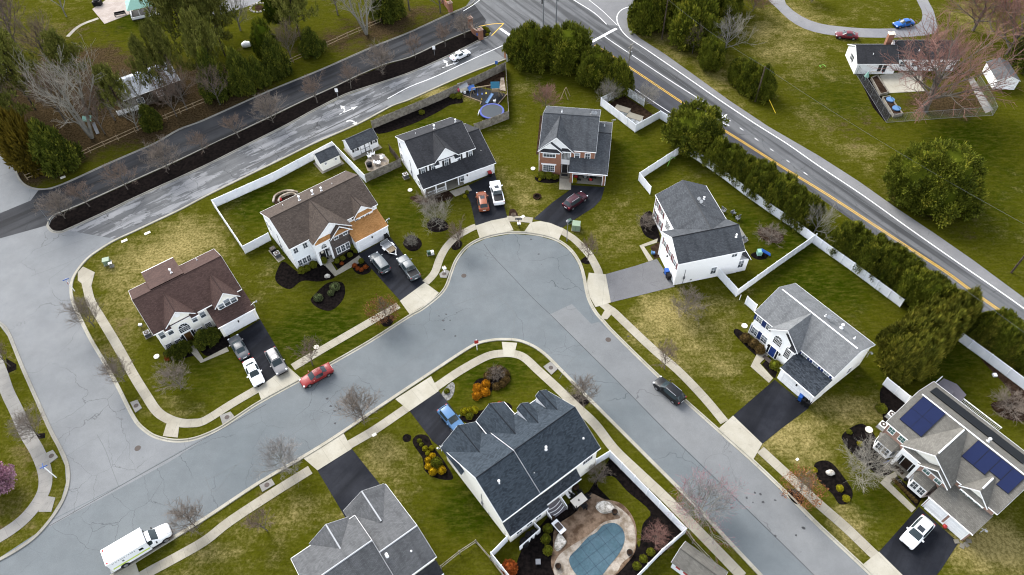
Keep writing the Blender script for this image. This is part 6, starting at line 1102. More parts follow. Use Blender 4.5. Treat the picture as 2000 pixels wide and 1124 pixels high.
GOLD = keep(crown_mesh(71, 240, 22, SH_CONE, .15, .16, .03, .6, .4, .22), 'crown', 'l_gold'); PINK = keep(crown_mesh(72, 260, 24, SH_BALL, .2, .09, .04, .0, .2, .25), 'crown', 'l_pink'); OAK = keep(crown_mesh(73, 150, 15, SH_BALL, .26, .06, .022, .0, .0, .3), 'crown', 'l_brown')
def pine_mesh(seed):
    random.seed(seed); t = MB(); b = MB(); t.tube((0, 0, -.02), (.01, 0, .55), .022, .016, 8).tube((.01, 0, .55), (0, .01, .97), .016, .004, 7)
    for i in range(58):
        z = .28 + .68 * (i / 57) ** .9; ph = i * 2.4 + random.uniform(-.4, .4); Lb = (1.05 - z) * random.uniform(.55, 1.15) + .08; a = Vector((0, 0, z)); d = Vector((cos(ph), sin(ph), random.uniform(.0, .35))).normalized(); e = a + d * Lb * .62
        t.tube(a, e, .006, .0025, 4, False)
        for k in range(8):
            c = a + d * Lb * (.32 + .75 * k / 7) + Vector((random.gauss(0, .05), random.gauss(0, .05), random.gauss(0, .02)))
            cq = random.uniform(.05, .8)
            for _ in range(15): leaf(b, c + rv() * .04, (rv() + Vector((0, 0, .55)) + d * .7).normalized(), random.uniform(.05, .10), .011, cq)
    return keep(t, 'trunk', 'bark_dark'), keep(b, 'crown', 'l_pine')
PN = [pine_mesh(81), pine_mesh(82), pine_mesh(83)]
TRUNK = keep(trunk_mesh(.55, .05), 'trunk', 'bark_dark')
def bare_mesh(seed, fork=.18, limbs=8, spread=.9, n2=6, n3=6, n4=4, rise=.9, tr=.022, multi=1, droop=0.0, fine=1.0):
    """leafless tree of unit height: limbs, branches and fine twigs"""
    random.seed(seed); t = MB(); b = MB(); tip = MB()
    def bend(a, d, L, r0, r1, mb, n, segs=3, lift=.25, wob=.16):
        pts = [a]; p = a; dd = d.copy()
        for k in range(segs):
            dd = (dd + rv() * wob + Vector((0, 0, lift / segs))).normalized(); q = p + dd * L / segs; f = k / segs; g = (k + 1) / segs
            mb.tube(p, q, r0 + (r1 - r0) * f, r0 + (r1 - r0) * g, n, False); p = q; pts.append(p)
        return pts, dd
    def along(pts, f): k = f * (len(pts) - 1); i = min(int(k), len(pts) - 2); return pts[i].lerp(pts[i + 1], k - i), (pts[i + 1] - pts[i]).normalized()
    stems = []
    for m_ in range(multi):
        lean = Vector((0, 0, 1)) if multi == 1 else (Vector((cos(m_ * 2.6), sin(m_ * 2.6), 0)) * .34 + Vector((0, 0, 1))).normalized(); stems.append(bend(Vector((0, 0, -.01)) + (lean * 0), lean, .62 if multi == 1 else .7, tr, tr * .45, t, 7, 5, .1, .09)[0])
    for i in range(limbs):
        st = stems[i % multi]; f = fork / .62 + (1 - fork / .62) * (i + .5) / limbs; a, dd = along(st, min(.99, f)); ph = i * 2.399 + random.uniform(-.3, .3); el = rise * (.55 + .9 * f)
        d = Vector((cos(ph) * spread, sin(ph) * spread, el)).normalized(); L = (.52 * spread + .16) * random.uniform(.85, 1.12) * (1.05 - .42 * f); r = tr * .5 * (1.1 - .5 * f)
        P1, _ = bend(a, d, L, r, r * .35, t, 5, 4, .25 - droop, .14)
        for j in range(n2):
            a2, d2 = along(P1, .25 + .75 * (j + .6) / n2); s = (d2 * .75 + rv() * .75 + Vector((0, 0, .25))).normalized(); L2 = L * random.uniform(.38, .62); P2, _ = bend(a2, s, L2, r * .36, r * .14, t, 4, 3, .2 - droop, .16)
            for k in range(n3):
                a3, d3 = along(P2, .2 + .8 * (k + .5) / n3); s3 = (d3 * .8 + rv() * .7 + Vector((0, 0, .12 - droop))).normalized(); L3 = L2 * random.uniform(.4, .7); P3, _ = bend(a3, s3, L3, .0022 * fine, .0012 * fine, b, 3, 2, .15 - droop, .2)
                for q in range(n4):
                    a4, d4 = along(P3, .25 + .75 * (q + .5) / n4); s4 = (d4 * .9 + rv() * .65).normalized(); e = a4 + s4 * L3 * random.uniform(.35, .6); b.tube(a4, e, .0013 * fine, .0009 * fine, 3, False); (e.xy.length > .43 or e.z > 1.0) and tip.tube(a4.lerp(e, .6), e + s4 * .01, .0017 * fine, .0017 * fine, 3, False)
    return t, b, tip
def bare_set(seed, bark, twig, **kw): t, b, tip = bare_mesh(seed, **kw); return keep(t, 'trunk', bark), keep(b, 'crown', twig), keep(tip, 'buds', 'twig_rose')
BT = {'vase': [bare_set(101 + i, 'bark', 'twig', fork=.10, limbs=14, spread=.85, n2=8, n3=6, n4=4, rise=1.1, tr=.016, fine=1.2) for i in range(2)],
      'street': [bare_set(111 + i, 'bark', 'twig_brown', fork=.20, limbs=10, spread=.75, n2=6, n3=6, n4=3, rise=1.0, tr=.017, fine=1.25) for i in range(2)],
      'pale': [bare_set(121, 'bark_pale', 'twig_pale', fork=.16, limbs=9, spread=.95, n2=6, n3=5, n4=3, rise=.9, tr=.026, multi=1, fine=1.0), bare_set(122, 'bark_pale', 'twig_pale', fork=.2, limbs=12, spread=.9, n2=6, n3=5, n4=3, rise=.95, tr=.026, multi=3, fine=.9)],
      'red': [bare_set(131, 'bark', 'twig_red', fork=.14, limbs=14, spread=1.15, n2=8, n3=7, n4=4, rise=.75, tr=.034, fine=1.15)], 'rose': [bare_set(141, 'bark_pale', 'twig_grey', fork=.08, limbs=18, spread=1.0, n2=8, n3=7, n4=3, rise=.85, tr=.020, fine=1.0)],
      'shrub': [bare_set(151 + i, 'bark', 'twig', fork=.02, limbs=20, spread=1.0, n2=7, n3=6, n4=3, rise=.75, tr=.016, fine=1.5) for i in range(2)], 'shrubpale': [bare_set(161, 'bark_pale', 'twig_pale', fork=.02, limbs=20, spread=1.05, n2=7, n3=6, n4=3, rise=.7, tr=.014, fine=1.1)], 'shrubred': [bare_set(171, 'bark', 'twig_red', fork=.02, limbs=20, spread=.9, n2=7, n3=6, n4=3, rise=.9, tr=.014, fine=1.3)],
      'big': [bare_set(181, 'bark', 'twig_brown', fork=.2, limbs=12, spread=.9, n2=6, n3=6, n4=3, rise=.95, tr=.020, fine=.95)]}
def plant(name, label, cat, px, crown, R, H, lift=0.0, trunk=True, group=None, rz=None, lean=None, Ry=None, world=None):
    p = G(*px) if world is None else world; r = thing(name, label, cat, (p.x, p.y, 0), random.uniform(0, 6.28) if rz is None else rz, group)
    c = link('crown', crown, r, (0, 0, lift)); c.scale = (R, Ry or R, H)
    if trunk: t = link('trunk', TRUNK, r); k = max(R, H * .3); t.scale = (k, k, (H + lift))
    return r
def bare(label, px, kind, H, S=None, var=0, buds=False, group=None, name='bare_tree', cat='tree', lean=(0, 0), swap=None, rz=None):
    p = G(*px); r = thing(name, label, cat, (p.x, p.y, 0), random.uniform(0, 6.28) if rz is None else rz, group); t, c, tip = BT[kind][var % len(BT[kind])]; S = S or H
    for me, n in ((t, 'trunk'), (c, 'crown')) + (((tip, 'buds'),) if buds else ()): o = link(n, me, r); o.scale = (S, S, H)
    r.rotation_mode = 'XYZ'; r.rotation_euler.x = lean[0]; r.rotation_euler.y = lean[1]
    return r
random.seed(5)
ORD = ['first', 'second', 'third', 'fourth', 'fifth', 'sixth', 'seventh', 'eighth', 'ninth', 'tenth', 'eleventh', 'twelfth', 'thirteenth', 'fourteenth', 'fifteenth', 'sixteenth', 'seventeenth', 'eighteenth', 'nineteenth', 'twentieth']
def row(pts, n, tmpl, H, R, meshes, group, jig=.5, name='conifer'):
    P = smooth(W(pts), 12); L = [0]
    for a, c in zip(P, P[1:]): L.append(L[-1] + (c - a).length)
    for i in range(n):
        s = L[-1] * (i + .5) / n; k = max(j for j in range(len(L)) if L[j] <= s); k = min(k, len(P) - 2); q = P[k].lerp(P[k + 1], (s - L[k]) / max(1e-6, L[k + 1] - L[k])); q = q + Vector((random.uniform(-jig, jig), random.uniform(-jig, jig), 0)); f = random.uniform(.86, 1.16)
        plant(name, tmpl % ORD[i], 'conifer tree', None, meshes[i % len(meshes)], R * random.uniform(.9, 1.15), H * f, .1, True, group, world=q)
GH = 'conifers of the roadside hedge'
row([(1389, 319), (1443, 352), (1503, 394), (1559, 434), (1576, 444)], 11, '%s conifer of the hedge above the maroon shuttered house counting from the white corner fence', 5.4, 2.3, CY, GH)
row([(1412, 326), (1470, 364), (1530, 404), (1585, 442)], 8, '%s roadside conifer of the upper hedge outer line counting from the white corner fence', 5.0, 2.0, CY, GH)
row([(1631, 487), (1683, 520), (1743, 562), (1803, 603), (1853, 636)], 12, '%s inner conifer of the long middle hedge counting from the bare roadside tree', 5.5, 2.35, CY, GH)
row([(1640, 478), (1700, 515), (1760, 558), (1820, 600), (1862, 630)], 10, '%s outer roadside conifer of the long middle hedge counting from the bare roadside tree', 5.0, 2.1, CY, GH)
row([(1898, 650), (1944, 680), (1990, 712), (2036, 747)], 8, '%s conifer of the last hedge behind the solar panel house counting from the dense clump', 5.0, 2.2, [CY[0], CYP[0], CY[1]], GH)
row([(1915, 636), (1962, 668), (2022, 710)], 5, '%s outer conifer of the last hedge beside the yellow road line', 4.4, 2.0, CY, GH)
GC = 'upright conifers of the dense clump'
row([(1748, 738), (1778, 708), (1810, 680), (1842, 652), (1868, 628)], 9, '%s feathery conifer of the dense clump front line counting from the white fence panel', 6.8, 2.35, CYP, GC)
row([(1730, 715), (1760, 688), (1795, 655), (1830, 630)], 7, '%s feathery conifer of the dense clump back line counting from the grey roof', 6.4, 2.3, CYP, GC)
for px, R, H, k, lab in (((1036, 122), 4.6, 8.6, 0, 'left one of the two big round conifers behind the brick gate pillar'), ((1108, 128), 4.7, 8.4, 1, 'right one of the two big round conifers by the road stop line'), ((1068, 118), 3.4, 7.0, 2, 'smaller conifer wedged between the two big round conifers'), ((1012, 116), 2.6, 6.0, 3, 'narrow conifer touching the brick gate pillar'), ((1164, 160), 3.5, 6.8, 1, 'left conifer of the pair above the utility yard'), ((1206, 178), 3.3, 7.0, 0, 'right conifer of the pair above the utility yard, beside a pole'), ((1352, 283), 5.0, 7.2, 3, 'round lone conifer between the utility yard and the corner fence'), ((1333, 272), 3.0, 5.5, 0, 'small conifer leaning on the round lone conifer')):
    plant('conifer', lab, 'conifer tree', px, CY[k], R, H, .1, True, 'conifers along the main road')
for px, R, H, k, lab in (((1268, 52), 5.0, 10, 0, 'dense conifer at the road corner left of the wooden pole'), ((1330, 40), 5.5, 11, 1, 'dense conifer behind the wooden pole'), ((1352, 82), 6.0, 11, 2, 'tallest dark conifer right of the wooden pole'), ((1402, 20), 5.0, 10, 3, 'dark conifer beside the brown round bush'), ((1300, 8), 5, 10, 2, 'dark conifer cut by the top edge above the road corner'), ((1386, 130), 2.6, 6, 1, 'slim conifer under the pale bare tree'), ((1414, 62), 3.0, 7, 0, 'pale tipped conifer between the dark conifer and the bare tree'), ((1455, 172), 2.6, 6.0, 2, 'thin conifer left of the verge pole'), ((1482, 185), 3.2, 6.4, 0, 'bushy conifer behind the verge pole'), ((1440, 160), 2.2, 4.6, 3, 'low conifer right of the pale bare tree')):
    plant('conifer', lab, 'conifer tree', px, CY[k], R, H, .1, True, 'conifers on the far verge')
plant('conifer', 'huge rounded conifer standing alone in the right field', 'conifer tree', (1812, 385), BIG, 7.3, 10.2, .2, rz=1.0)
# woods at the top left
GP = 'pines of the corner wood'
for px, R, H, k, lab in (((70, 215), 6.5, 17, 0, 'light green pine left of the dark pine near the pale outbuilding'), ((160, 178), 5.0, 13, 1, 'dark rounded pine beside the curved stone path'), ((375, 100), 8, 18, 2, 'tall bright pine at the top edge right of the gazebo'), ((352, 185), 4.0, 16, 0, 'tall thin pine shading the pale metal roof'), ((318, 200), 3.6, 14, 1, 'slender pine right in front of the pale metal roof'), ((425, 165), 5.5, 16, 2, 'dark pine right of the pale metal roof'), ((440, 110), 6, 16, 1, 'tall pine at the end of the far grey drive'), ((40, 285), 6, 13, 2, 'shaded pine at the left edge of the wood'), ((395, 60), 6, 17, 1, 'tall pine by the top edge beside the far drive'), ((590, 85), 5.5, 17, 0, 'tall sparse pine with visible trunk on the far lawn'), ((250, 235), 4.5, 12, 0, 'thin pine standing near the board fence'), ((15, 215), 5, 13, 1, 'pine cut by the left edge')):
    plant('pine_tree', lab, 'pine tree', px, PN[k][1], R * 1.15, H, 0, False, GP); o = COL.objects[-1]; r = o.parent; t = link('trunk', PN[k][0], r); t.scale = (R * 1.15, R * 1.15, H)
for px, R, H, k, lab in (((480, 178), 3.2, 9, 0, 'dark ivy clad conifer on the left of the ivy pair'), ((545, 145), 3.4, 8, 1, 'dark spreading evergreen by the timber fence'), ((510, 165), 2.4, 6, 1, 'lower dark evergreen between the ivy clad pair'), ((760, 35), 4.2, 9, 0, 'dark evergreen behind the double trunked bare tree'), ((612, 105), 2.8, 5.5, 1, 'round dark holly at the timber fence'), ((300, 250), 2.4, 5, 0, 'low dark evergreen behind the lane by the fence start'), ((430, 190), 3.2, 10, 1, 'dark columnar evergreen beside the fence in the wood')):
    plant('evergreen_tree', lab, 'evergreen tree', px, DK[k], R, H, .1, True, 'dark evergreens of the corner wood')
plant('cedar_tree', 'golden tinged cedar near the left lane corner', 'cedar tree', (72, 325), GOLD, 4.2, 11, .1); plant('cedar_tree', 'dark green cedar beside the golden tinged cedar', 'cedar tree', (120, 322), DK[1], 4.4, 9, .1)
plant('evergreen_tree', 'yellow green leafy tree on the far lawn at the top', 'tree', (560, 60), BALL['ivy'][0], 4, 10, 3); plant('evergreen_tree', 'ivy covered forked tree beside the far lawn', 'tree', (528, 120), BALL['ivy'][1], 2.6, 7, 2)
for px, kd, H, S, v, lab in (((180, 270), 'pale', 15, 13, 1, 'large pale barked bare tree with several trunks in front of the wood'), ((716, 68), 'pale', 13, 11, 1, 'double trunked pale bare tree at the timber fence'), ((130, 33), 'pale', 10, 7, 0, 'thick trunked tree on the far lawn cut by the top edge'), ((40, 100), 'big', 13, 14, 0, 'hazy bare tree at the far left edge'), ((15, 40), 'big', 13, 13, 0, 'hazy bare tree in the top left corner'), ((205, 262), 'street', 9, 8, 0, 'thin dark bare tree beside the pale barked tree'), ((290, 218), 'pale', 8, 6, 0, 'small bare tree above the lane fence'), ((570, 118), 'big', 8, 7, 0, 'brown bare tree between the evergreens at the fence'), ((800, 20), 'big', 11, 11, 0, 'brown bare tree left of the gate wall at the top'), ((860, 25), 'big', 8, 9, 0, 'brown bare tree near the stone gate pier'), ((660, 30), 'big', 10, 9, 0, 'grey bare tree on the far lawn left of the double trunked tree'), ((470, 60), 'pale', 9, 8, 0, 'faint bare tree on the far lawn'), ((365, 215), 'big', 9, 8, 0, 'bare tree by the board fence'), ((20, 160), 'big', 12, 12, 0, 'bare brown tree left of the pale outbuilding'), ((130, 240), 'big', 11, 10, 0, 'brown bare tree behind the pale barked tree'), ((225, 235), 'big', 10, 9, 0, 'brown bare tree right of the pale barked tree'), ((30, 265), 'big', 10, 10, 0, 'brown bare tree behind the golden cedar'), ((345, 228), 'street', 8, 7, 0, 'thin bare tree by the right half of the lane fence'), ((270, 255), 'pale', 7, 6, 0, 'pale sapling at the lane fence near the low evergreen'), ((430, 205), 'big', 8, 7, 0, 'bare tree at the fence under the dark pine'), ((100, 130), 'big', 11, 11, 0, 'brown bare tree beside the pale outbuilding')):
    bare(lab, px, kd, H, S, v, group='bare trees of the corner wood')
for i, (px, H) in enumerate((((128, 428), 5.0), ((176, 405), 5.2), ((250, 371), 5.8), ((331, 333), 5.8), ((400, 300), 4.5), ((468, 271), 5.0), ((534, 241), 5.6), ((620, 202), 6.0), ((686, 174), 5.4), ((749, 145), 5.8), ((812, 115), 5.0), ((870, 93), 5.4), ((908, 75), 4.8))):
    bare('%s bare tree on the median strip counting from the rounded left end' % ORD[i], px, 'street' if i % 3 else 'vase', H, H * 1.25, i, group='bare trees on the median strip')
# street trees
for px, kd, H, S, v, lab, kw in (((184, 638), 'vase', 5.6, 5.4, 0, 'bare grey tree on the verge left of the brown roofed house', {}), ((243, 745), 'vase', 5.0, 4.8, 1, 'bare grey tree on the verge near the corner inlet slab', {}), ((20, 716), 'street', 5.0, 5.2, 0, 'bare tree on the mulch square at the left edge', {}), ((78, 852), 'vase', 4.8, 5.0, 0, 'bare tree on the lower mulch square of the left block', {}), ((384, 1030), 'vase', 4.6, 5.2, 1, 'bare tree just ahead of the white box truck', {}), ((561, 918), 'rose', 5.0, 4.8, 0, 'faint pale twigged tree by the lower driveway apron', {}), ((710, 823), 'vase', 6.0, 6.2, 0, 'fan shaped grey bare tree at the kerb across from the red car', {}), ((1138, 786), 'vase', 5.0, 4.8, 1, 'fan shaped pale bare tree behind the blue-slate roof', {}), ((1297, 722), 'street', 5.4, 5.0, 0, 'brown bare tree on the verge above the black suv', {}), ((611, 714), 'street', 5.4, 5.6, 1, 'brown bare tree on the verge behind the red car', {}), ((897, 482), 'street', 5.2, 5.6, 1, 'bare tree on the verge at the upper left of the cul-de-sac', {}), ((1147, 510), 'street', 5.2, 5.0, 0, 'bare tree on the verge at the upper right of the cul-de-sac', {})):
    bare(lab, px, kd, H, S, v, group='bare street trees', **kw)
bare('wide silver bare tree with rose tinted tips reaching over the street', (1366, 1010), 'rose', 5.8, 6.6, 0, True)
bare('great spreading maple with reddish twigs beside the ranch house', (1806, 218), 'red', 13.5, 17, 0); bare('reddish bare tree cut by the right edge beyond the outbuilding', (1965, 110), 'red', 11, 12, 0, rz=2.0); bare('hazy reddish bare tree at the top right behind the ranch house', (1900, 60), 'red', 9, 10, 0, rz=4.0)
plant('conifer', 'dark conifer at the right edge behind the white outbuilding', 'conifer tree', (2010, 130), DK[0], 5, 8, .1)
bare('pale bare tree between the far verge conifers', (1413, 105), 'pale', 8, 8, 0); bare('small grey bare tree under the far verge conifers', (1352, 105), 'street', 6, 5, 0); bare('grey bare roadside tree in the gap between the two hedges', (1588, 458), 'pale', 6, 5.5, 0); bare('pale bare shrub spilling over the utility yard fence', (1262, 205), 'shrubpale', 4.0, 3.8, 0, name='bare_shrub', cat='shrub'); bare('dull green bare shrub at the left corner of the utility yard', (1188, 200), 'shrubpale', 4.2, 3.2, 0, name='bare_shrub', cat='shrub')
bare('red brown twiggy tree behind the brick house', (1066, 212), 'shrubred', 5.0, 4.6, 0); bare('large twiggy bush in the mulch ring in front of the porch house', (853, 440), 'shrubpale', 4.6, 4.2, 0, name='bare_shrub', cat='shrub'); bare('grey twiggy hedge under the front porch railing', (838, 397), 'shrub', 1.7, 3.4, 0, name='bare_shrub', cat='shrub'); bare('bare grey ornamental tree on the front lawn of the brown roofed house', (356, 757), 'vase', 4.4, 5.4, 1); bare('round bare bush on the lawn below the grey driveway', (1337, 612), 'shrub', 3.8, 4.0, 1, name='bare_shrub', cat='shrub'); bare('broad arching bare shrub in front of the salmon brick house', (1683, 925), 'shrubpale', 4.4, 5.2, 0, name='bare_shrub', cat='shrub'); bare('faint bare tree on the lawn of the bottom house', (522, 1037), 'street', 4.6, 5.0, 1); bare('sprawling bare shrub in the back yard of the maroon shuttered house', (1505, 465), 'shrub', 1.6, 3.4, 0, name='bare_shrub', cat='shrub'); bare('sparse small tree in the round mulch ring beside the grey pickup', (805, 480), 'shrubpale', 2.2, 1.8, 0)
bare('leafless brown shrub at the far right mulch bed', (1965, 795), 'shrub', 2.0, 4.0, 1, name='bare_shrub', cat='shrub'); bare('brown round bush with dense twigs at the top by the curving drive', (1470, 22), 'shrubred', 5.5, 7, 0, name='bare_shrub', cat='shrub'); bare('brown bush with dense twigs cut by the top edge inside the curve', (1585, 5), 'shrubred', 4, 5, 0, name='bare_shrub', cat='shrub'); bare('dark bare bush at the front corner of the maroon shuttered house', (1266, 440), 'shrub', 1.6, 2.6, 0, name='bare_shrub', cat='shrub'); bare('brown bare shrub in the pool bed by the sidewalk fence', (1280, 1055), 'shrubred', 1.8, 3.0, 0, name='bare_shrub', cat='shrub'); bare('brown bare shrub in the pool bed beside the house corner', (1165, 930), 'shrub', 1.4, 2.4, 1, name='bare_shrub', cat='shrub')
for px, S, lab in (((754, 626), 4.4, 'small oak holding orange brown leaves by the jeep driveway'), ((1558, 968), 4.6, 'small oak holding red brown leaves beside the kidney shaped bed')):
    r = bare(lab, px, 'street', S, S * .95, 0, group='oaks holding dead leaves', name='oak_tree'); c = link('leaves', OAK, r, (0, 0, S * .22)); c.scale = (S * .48, S * .48, S * .75)
r = bare('pink blossoming cherry tree cut by the left edge', (8, 955), 'street', 4.2, 4.0, 1, name='cherry_tree'); c = link('blossom', PINK, r, (0, 0, 1.0)); c.scale = (2.0, 2.0, 2.6)
# ---------------------------------------------------------------- shrubs
def shrubs(kind, L, group, cat='shrub'):
    for px, R, H, lab in L: plant('shrub', lab, cat, px, random.choice(BALL[kind]), R * (.74 if kind in ('yellow', 'lime') else .84), H * .8, 0, False, group)
shrubs('orange', [((949, 753), .80, 1.15, 'top right one of the four round orange shrubs'), ((933, 761), .90, 1.2, 'top left one of the four round orange shrubs'), ((947, 768), .85, 1.15, 'lower right one of the four round orange shrubs'), ((932, 775), .86, 1.15, 'lower left one of the four round orange shrubs')], 'orange shrubs on the corner lawn')
shrubs('olive', [((953, 737), .8, 1.1, 'olive shrub of the island bed nearest the orange shrubs'), ((962, 728), .85, 1.1, 'olive shrub at the top left of the island bed'), ((975, 724), .8, 1.1, 'olive shrub at the top of the island bed'), ((987, 733), .8, 1.1, 'olive shrub at the right of the island bed'), ((988, 744), .75, 1.0, 'olive shrub at the lower right of the island bed'), ((981, 752), .75, 1.0, 'olive shrub at the bottom of the island bed'), ((970, 757), .75, 1.0, 'olive shrub at the lower left of the island bed')], 'olive shrubs ringing the island bed')
bare('purple grey twiggy shrub in the middle of the olive shrubs', (971, 738), 'shrub', 1.8, 1.9, 0, name='bare_shrub', cat='shrub')
shrubs('yellow', [((845, 893), .62, .85, 'yellow shrub nearest the dark round evergreen at the wall'), ((837, 901), .68, .9, 'yellow shrub left of the dark round evergreen'), ((837, 913), .68, .85, 'yellow shrub below left of the dark round evergreen'), ((846, 923), .75, .95, 'lowest yellow shrub of the side bed'), ((863, 920), .78, .95, 'yellow shrub nearest the cream side wall')], 'yellow shrubs of the side bed')
shrubs('lime', [((831, 878), .55, .8, 'lime shrub at the left of the side bed top'), ((843, 877), .5, .75, 'lime shrub at the right of the side bed top'), ((836, 887), .5, .7, 'lime shrub just above the yellow shrubs'), ((908, 806), .75, 1.1, 'left yellow green shrub of the row beside the light blue car'), ((917, 805), .75, 1.1, 'middle yellow green shrub of the row beside the light blue car'), ((927, 803), .75, 1.1, 'right yellow green shrub of the row beside the light blue car'), ((908, 385), .5, .6, 'lime shrub beside the dark driveway of the porch house'), ((1054, 352), .4, .45, 'small yellow flowering shrub at the brick house corner'), ((1121, 355), .75, .9, 'lime grass clump by the open garage'), ((1050, 346), .4, .5, 'second small yellow flowering shrub at the brick house corner'), ((1679, 868), .55, .6, 'lime shrub in the dark bed by the left bay window')], 'lime green shrubs')
shrubs('box', [((853, 908), .95, 1.6, 'dark round evergreen against the cream side wall'), ((917, 814), .7, .9, 'green shrub below the yellow green row'), ((873, 765), .5, .6, 'green shrub among stones by the black driveway'), ((819, 862), .4, .5, 'upper small green shrub at the top of the side bed'), ((823, 869), .35, .5, 'lower small green shrub at the top of the side bed'), ((1070, 1035), .75, 1.3, 'first clipped shrub by the pool patio nearest the house'), ((1066, 1055), .75, 1.3, 'second clipped shrub by the pool patio'), ((1070, 1077), .75, 1.2, 'third clipped shrub by the pool patio'), ((1270, 1080), .6, 1.0, 'upper clipped shrub beside the right end of the pool'), ((1256, 1093), .6, 1.0, 'middle clipped shrub beside the right end of the pool'), ((1243, 1107), .6, 1.0, 'lower clipped shrub beside the right end of the pool'), ((912, 378), .45, .8, 'dark clipped shrub beside the porch walk'), ((905, 383), .4, .6, 'brown green shrub beside the porch walk')], 'green clipped shrubs')
shrubs('olive', [((1455, 663), .95, 1.35, 'leftmost of three round shrubs at the blue shuttered house'), ((1471, 674), .95, 1.35, 'middle one of three round shrubs at the blue shuttered house'), ((1483, 686), .95, 1.4, 'rightmost of three round shrubs beside the blue door walk')], 'round shrubs of the blue shuttered house'); shrubs('box', [((1513, 716), .95, 1.3, 'left of two round shrubs by the blue shuttered house garage'), ((1525, 723), .8, 1.2, 'right of two round shrubs by the blue shuttered house garage')], 'round shrubs by the garage')
shrubs('box', [((590, 531), .8, 1.2, 'left dark shrub under the triple window'), ((600, 527), .7, 1.1, 'second dark shrub under the triple window'), ((613, 520), .75, 1.3, 'third dark shrub under the triple window'), ((634, 513), .6, 1.5, 'upright shrub beside the wreath door step'), ((659, 512), .5, .7, 'green shrub left in the bed below the stone bay'), ((670, 506), .5, .7, 'green shrub second in the bed below the stone bay'), ((684, 500), .55, .8, 'green shrub third in the bed below the stone bay'), ((695, 492), .5, .7, 'green shrub fourth in the bed below the stone bay'), ((689, 487), .5, 1.4, 'upright lime shrub at the corner of the orange roofed garage'), ((706, 512), .55, .9, 'dark shrub in the bed of red shrubs')], 'green foundation shrubs')
shrubs('rust', [((693, 520), .5, .6, 'leftmost rust red shrub by the jeep driveway'), ((699, 526), .45, .55, 'second rust red shrub by the jeep driveway'), ((706, 528), .45, .55, 'third rust red shrub by the jeep driveway'), ((714, 523), .5, .6, 'rightmost rust red shrub by the jeep driveway'), ((668, 516), .4, .5, 'orange flowering shrub in the bed below the stone bay'), ((964, 793), .5, .6, 'left rust shrub behind the blue-slate roof'), ((976, 790), .5, .6, 'right rust shrub behind the blue-slate roof'), ((943, 815), .4, .5, 'small rust shrub beside the yellow green row'), ((330, 700), .7, .8, 'rust shrub at the corner of the brown roofed house'), ((995, 1112), 1.2, 1.4, 'red tipped shrub in the lower pool yard')], 'rust red shrubs')
shrubs('blue', [((622, 584), .9, 1.1, 'left blue green spruce shrub in the lawn bed'), ((655, 563), 1.0, 1.2, 'right blue green spruce shrub in the lawn bed'), ((647, 574), .7, .8, 'middle pale spruce shrub in the lawn bed')], 'blue spruce shrubs')
for px, R, H, lab in (((348, 692), 1.4, 1.9, 'dark yew left under the arched window'), ((362, 684), 1.3, 1.9, 'dark yew right of the first under the arched window'), ((402, 668), 1.7, 2.5, 'large dark yew right of the brown door'), ((418, 660), 1.4, 2.1, 'dark yew nearest the cream garage'), ((335, 695), 1.0, 1.4, 'small dark yew at the house corner')): plant('shrub', lab, 'shrub', px, DK[1], R, H, 0, False, 'dark yews at the brown roofed house')
for px, R, H, lab in (((1072, 346), .8, .9, 'left box hedge piece under the brick house window'), ((1058, 345), .8, .9, 'right box hedge piece under the brick house window'), ((1084, 348), .6, .7, 'box hedge end beside the brick house step')): plant('shrub', lab, 'shrub', px, BALL['box'][0], R, H, 0, False, 'box hedge of the brick house')
for px, R, H, lab in (((1590, 920), .4, .4, 'small lime tuft at the top of the kidney shaped bed'), ((1640, 955), .5, .4, 'lime tuft in the middle of the kidney shaped bed'), ((1652, 975), .5, .4, 'lime tuft at the lower end of the kidney shaped bed'), ((1725, 875), .5, .7, 'lime shrub beside the left bay window'), ((1658, 845), .4, .4, 'small tuft in the dark bed near the white disc'), ((1720, 800), .8, .7, 'green shrub by the air conditioners of the solar house'), ((824, 222), .6, .7, 'yellow green shrub along the wooden lane fence'), ((897, 190), .8, .9, 'olive shrub at the left edge of the play surface'), ((885, 190), .7, .6, 'pale shrub beside the olive shrub near the play surface'), ((1022, 135), .8, 1.6, 'small dark conifer bush under the big conifers')): plant('shrub', lab, 'shrub', px, BALL['lime' if 'lime' in lab else 'box'][0], R, H, 0, False, 'low garden shrubs')
for i in range(9): plant('shrub', '%s dormant clump in the bed along the salmon brick house path' % ORD[i], 'shrub', (1745 + i * 5.4, 938 + i * 5.2), BALL['olive'][i % 2], .28, .25, 0, False, 'dormant clumps by the L-shaped path')
# ---------------------------------------------------------------- street furniture and yard things
def obj1(name, label, cat, px, group=None, rz=0, world=None):
    p = G(*px) if world is None else world; return thing(name, label, cat, (p.x, p.y, 0), rz, group)
def lamp(label, px, H=4.0, head='black', arm=False):
    r = obj1('street_lamp', label, 'street lamp', px, 'street lamps'); b = MB(); b.tube((0, 0, 0), (0, 0, .5), .11, .09, 10).tube((0, 0, .5), (0, 0, H), .065, .05, 8); b.build('post', 'metal_grey', r)
    b = MB(); b.tube((0, 0, H), (0, 0, H + .12), .08, .2, 10).tube((0, 0, H + .12), (0, 0, H + .42), .2, .25, 8); b.build('lantern', 'glass', r); b = MB(); b.tube((0, 0, H + .42), (0, 0, H + .62), .32, .06, 8); b.build('cap', head, r)
lamp('tall street lamp on the verge of the cul-de-sac right side', (1107, 471), 4.3, 'metal_grey'); lamp('dark street lamp on the rounded end of the median strip', (96, 433), 4.1)
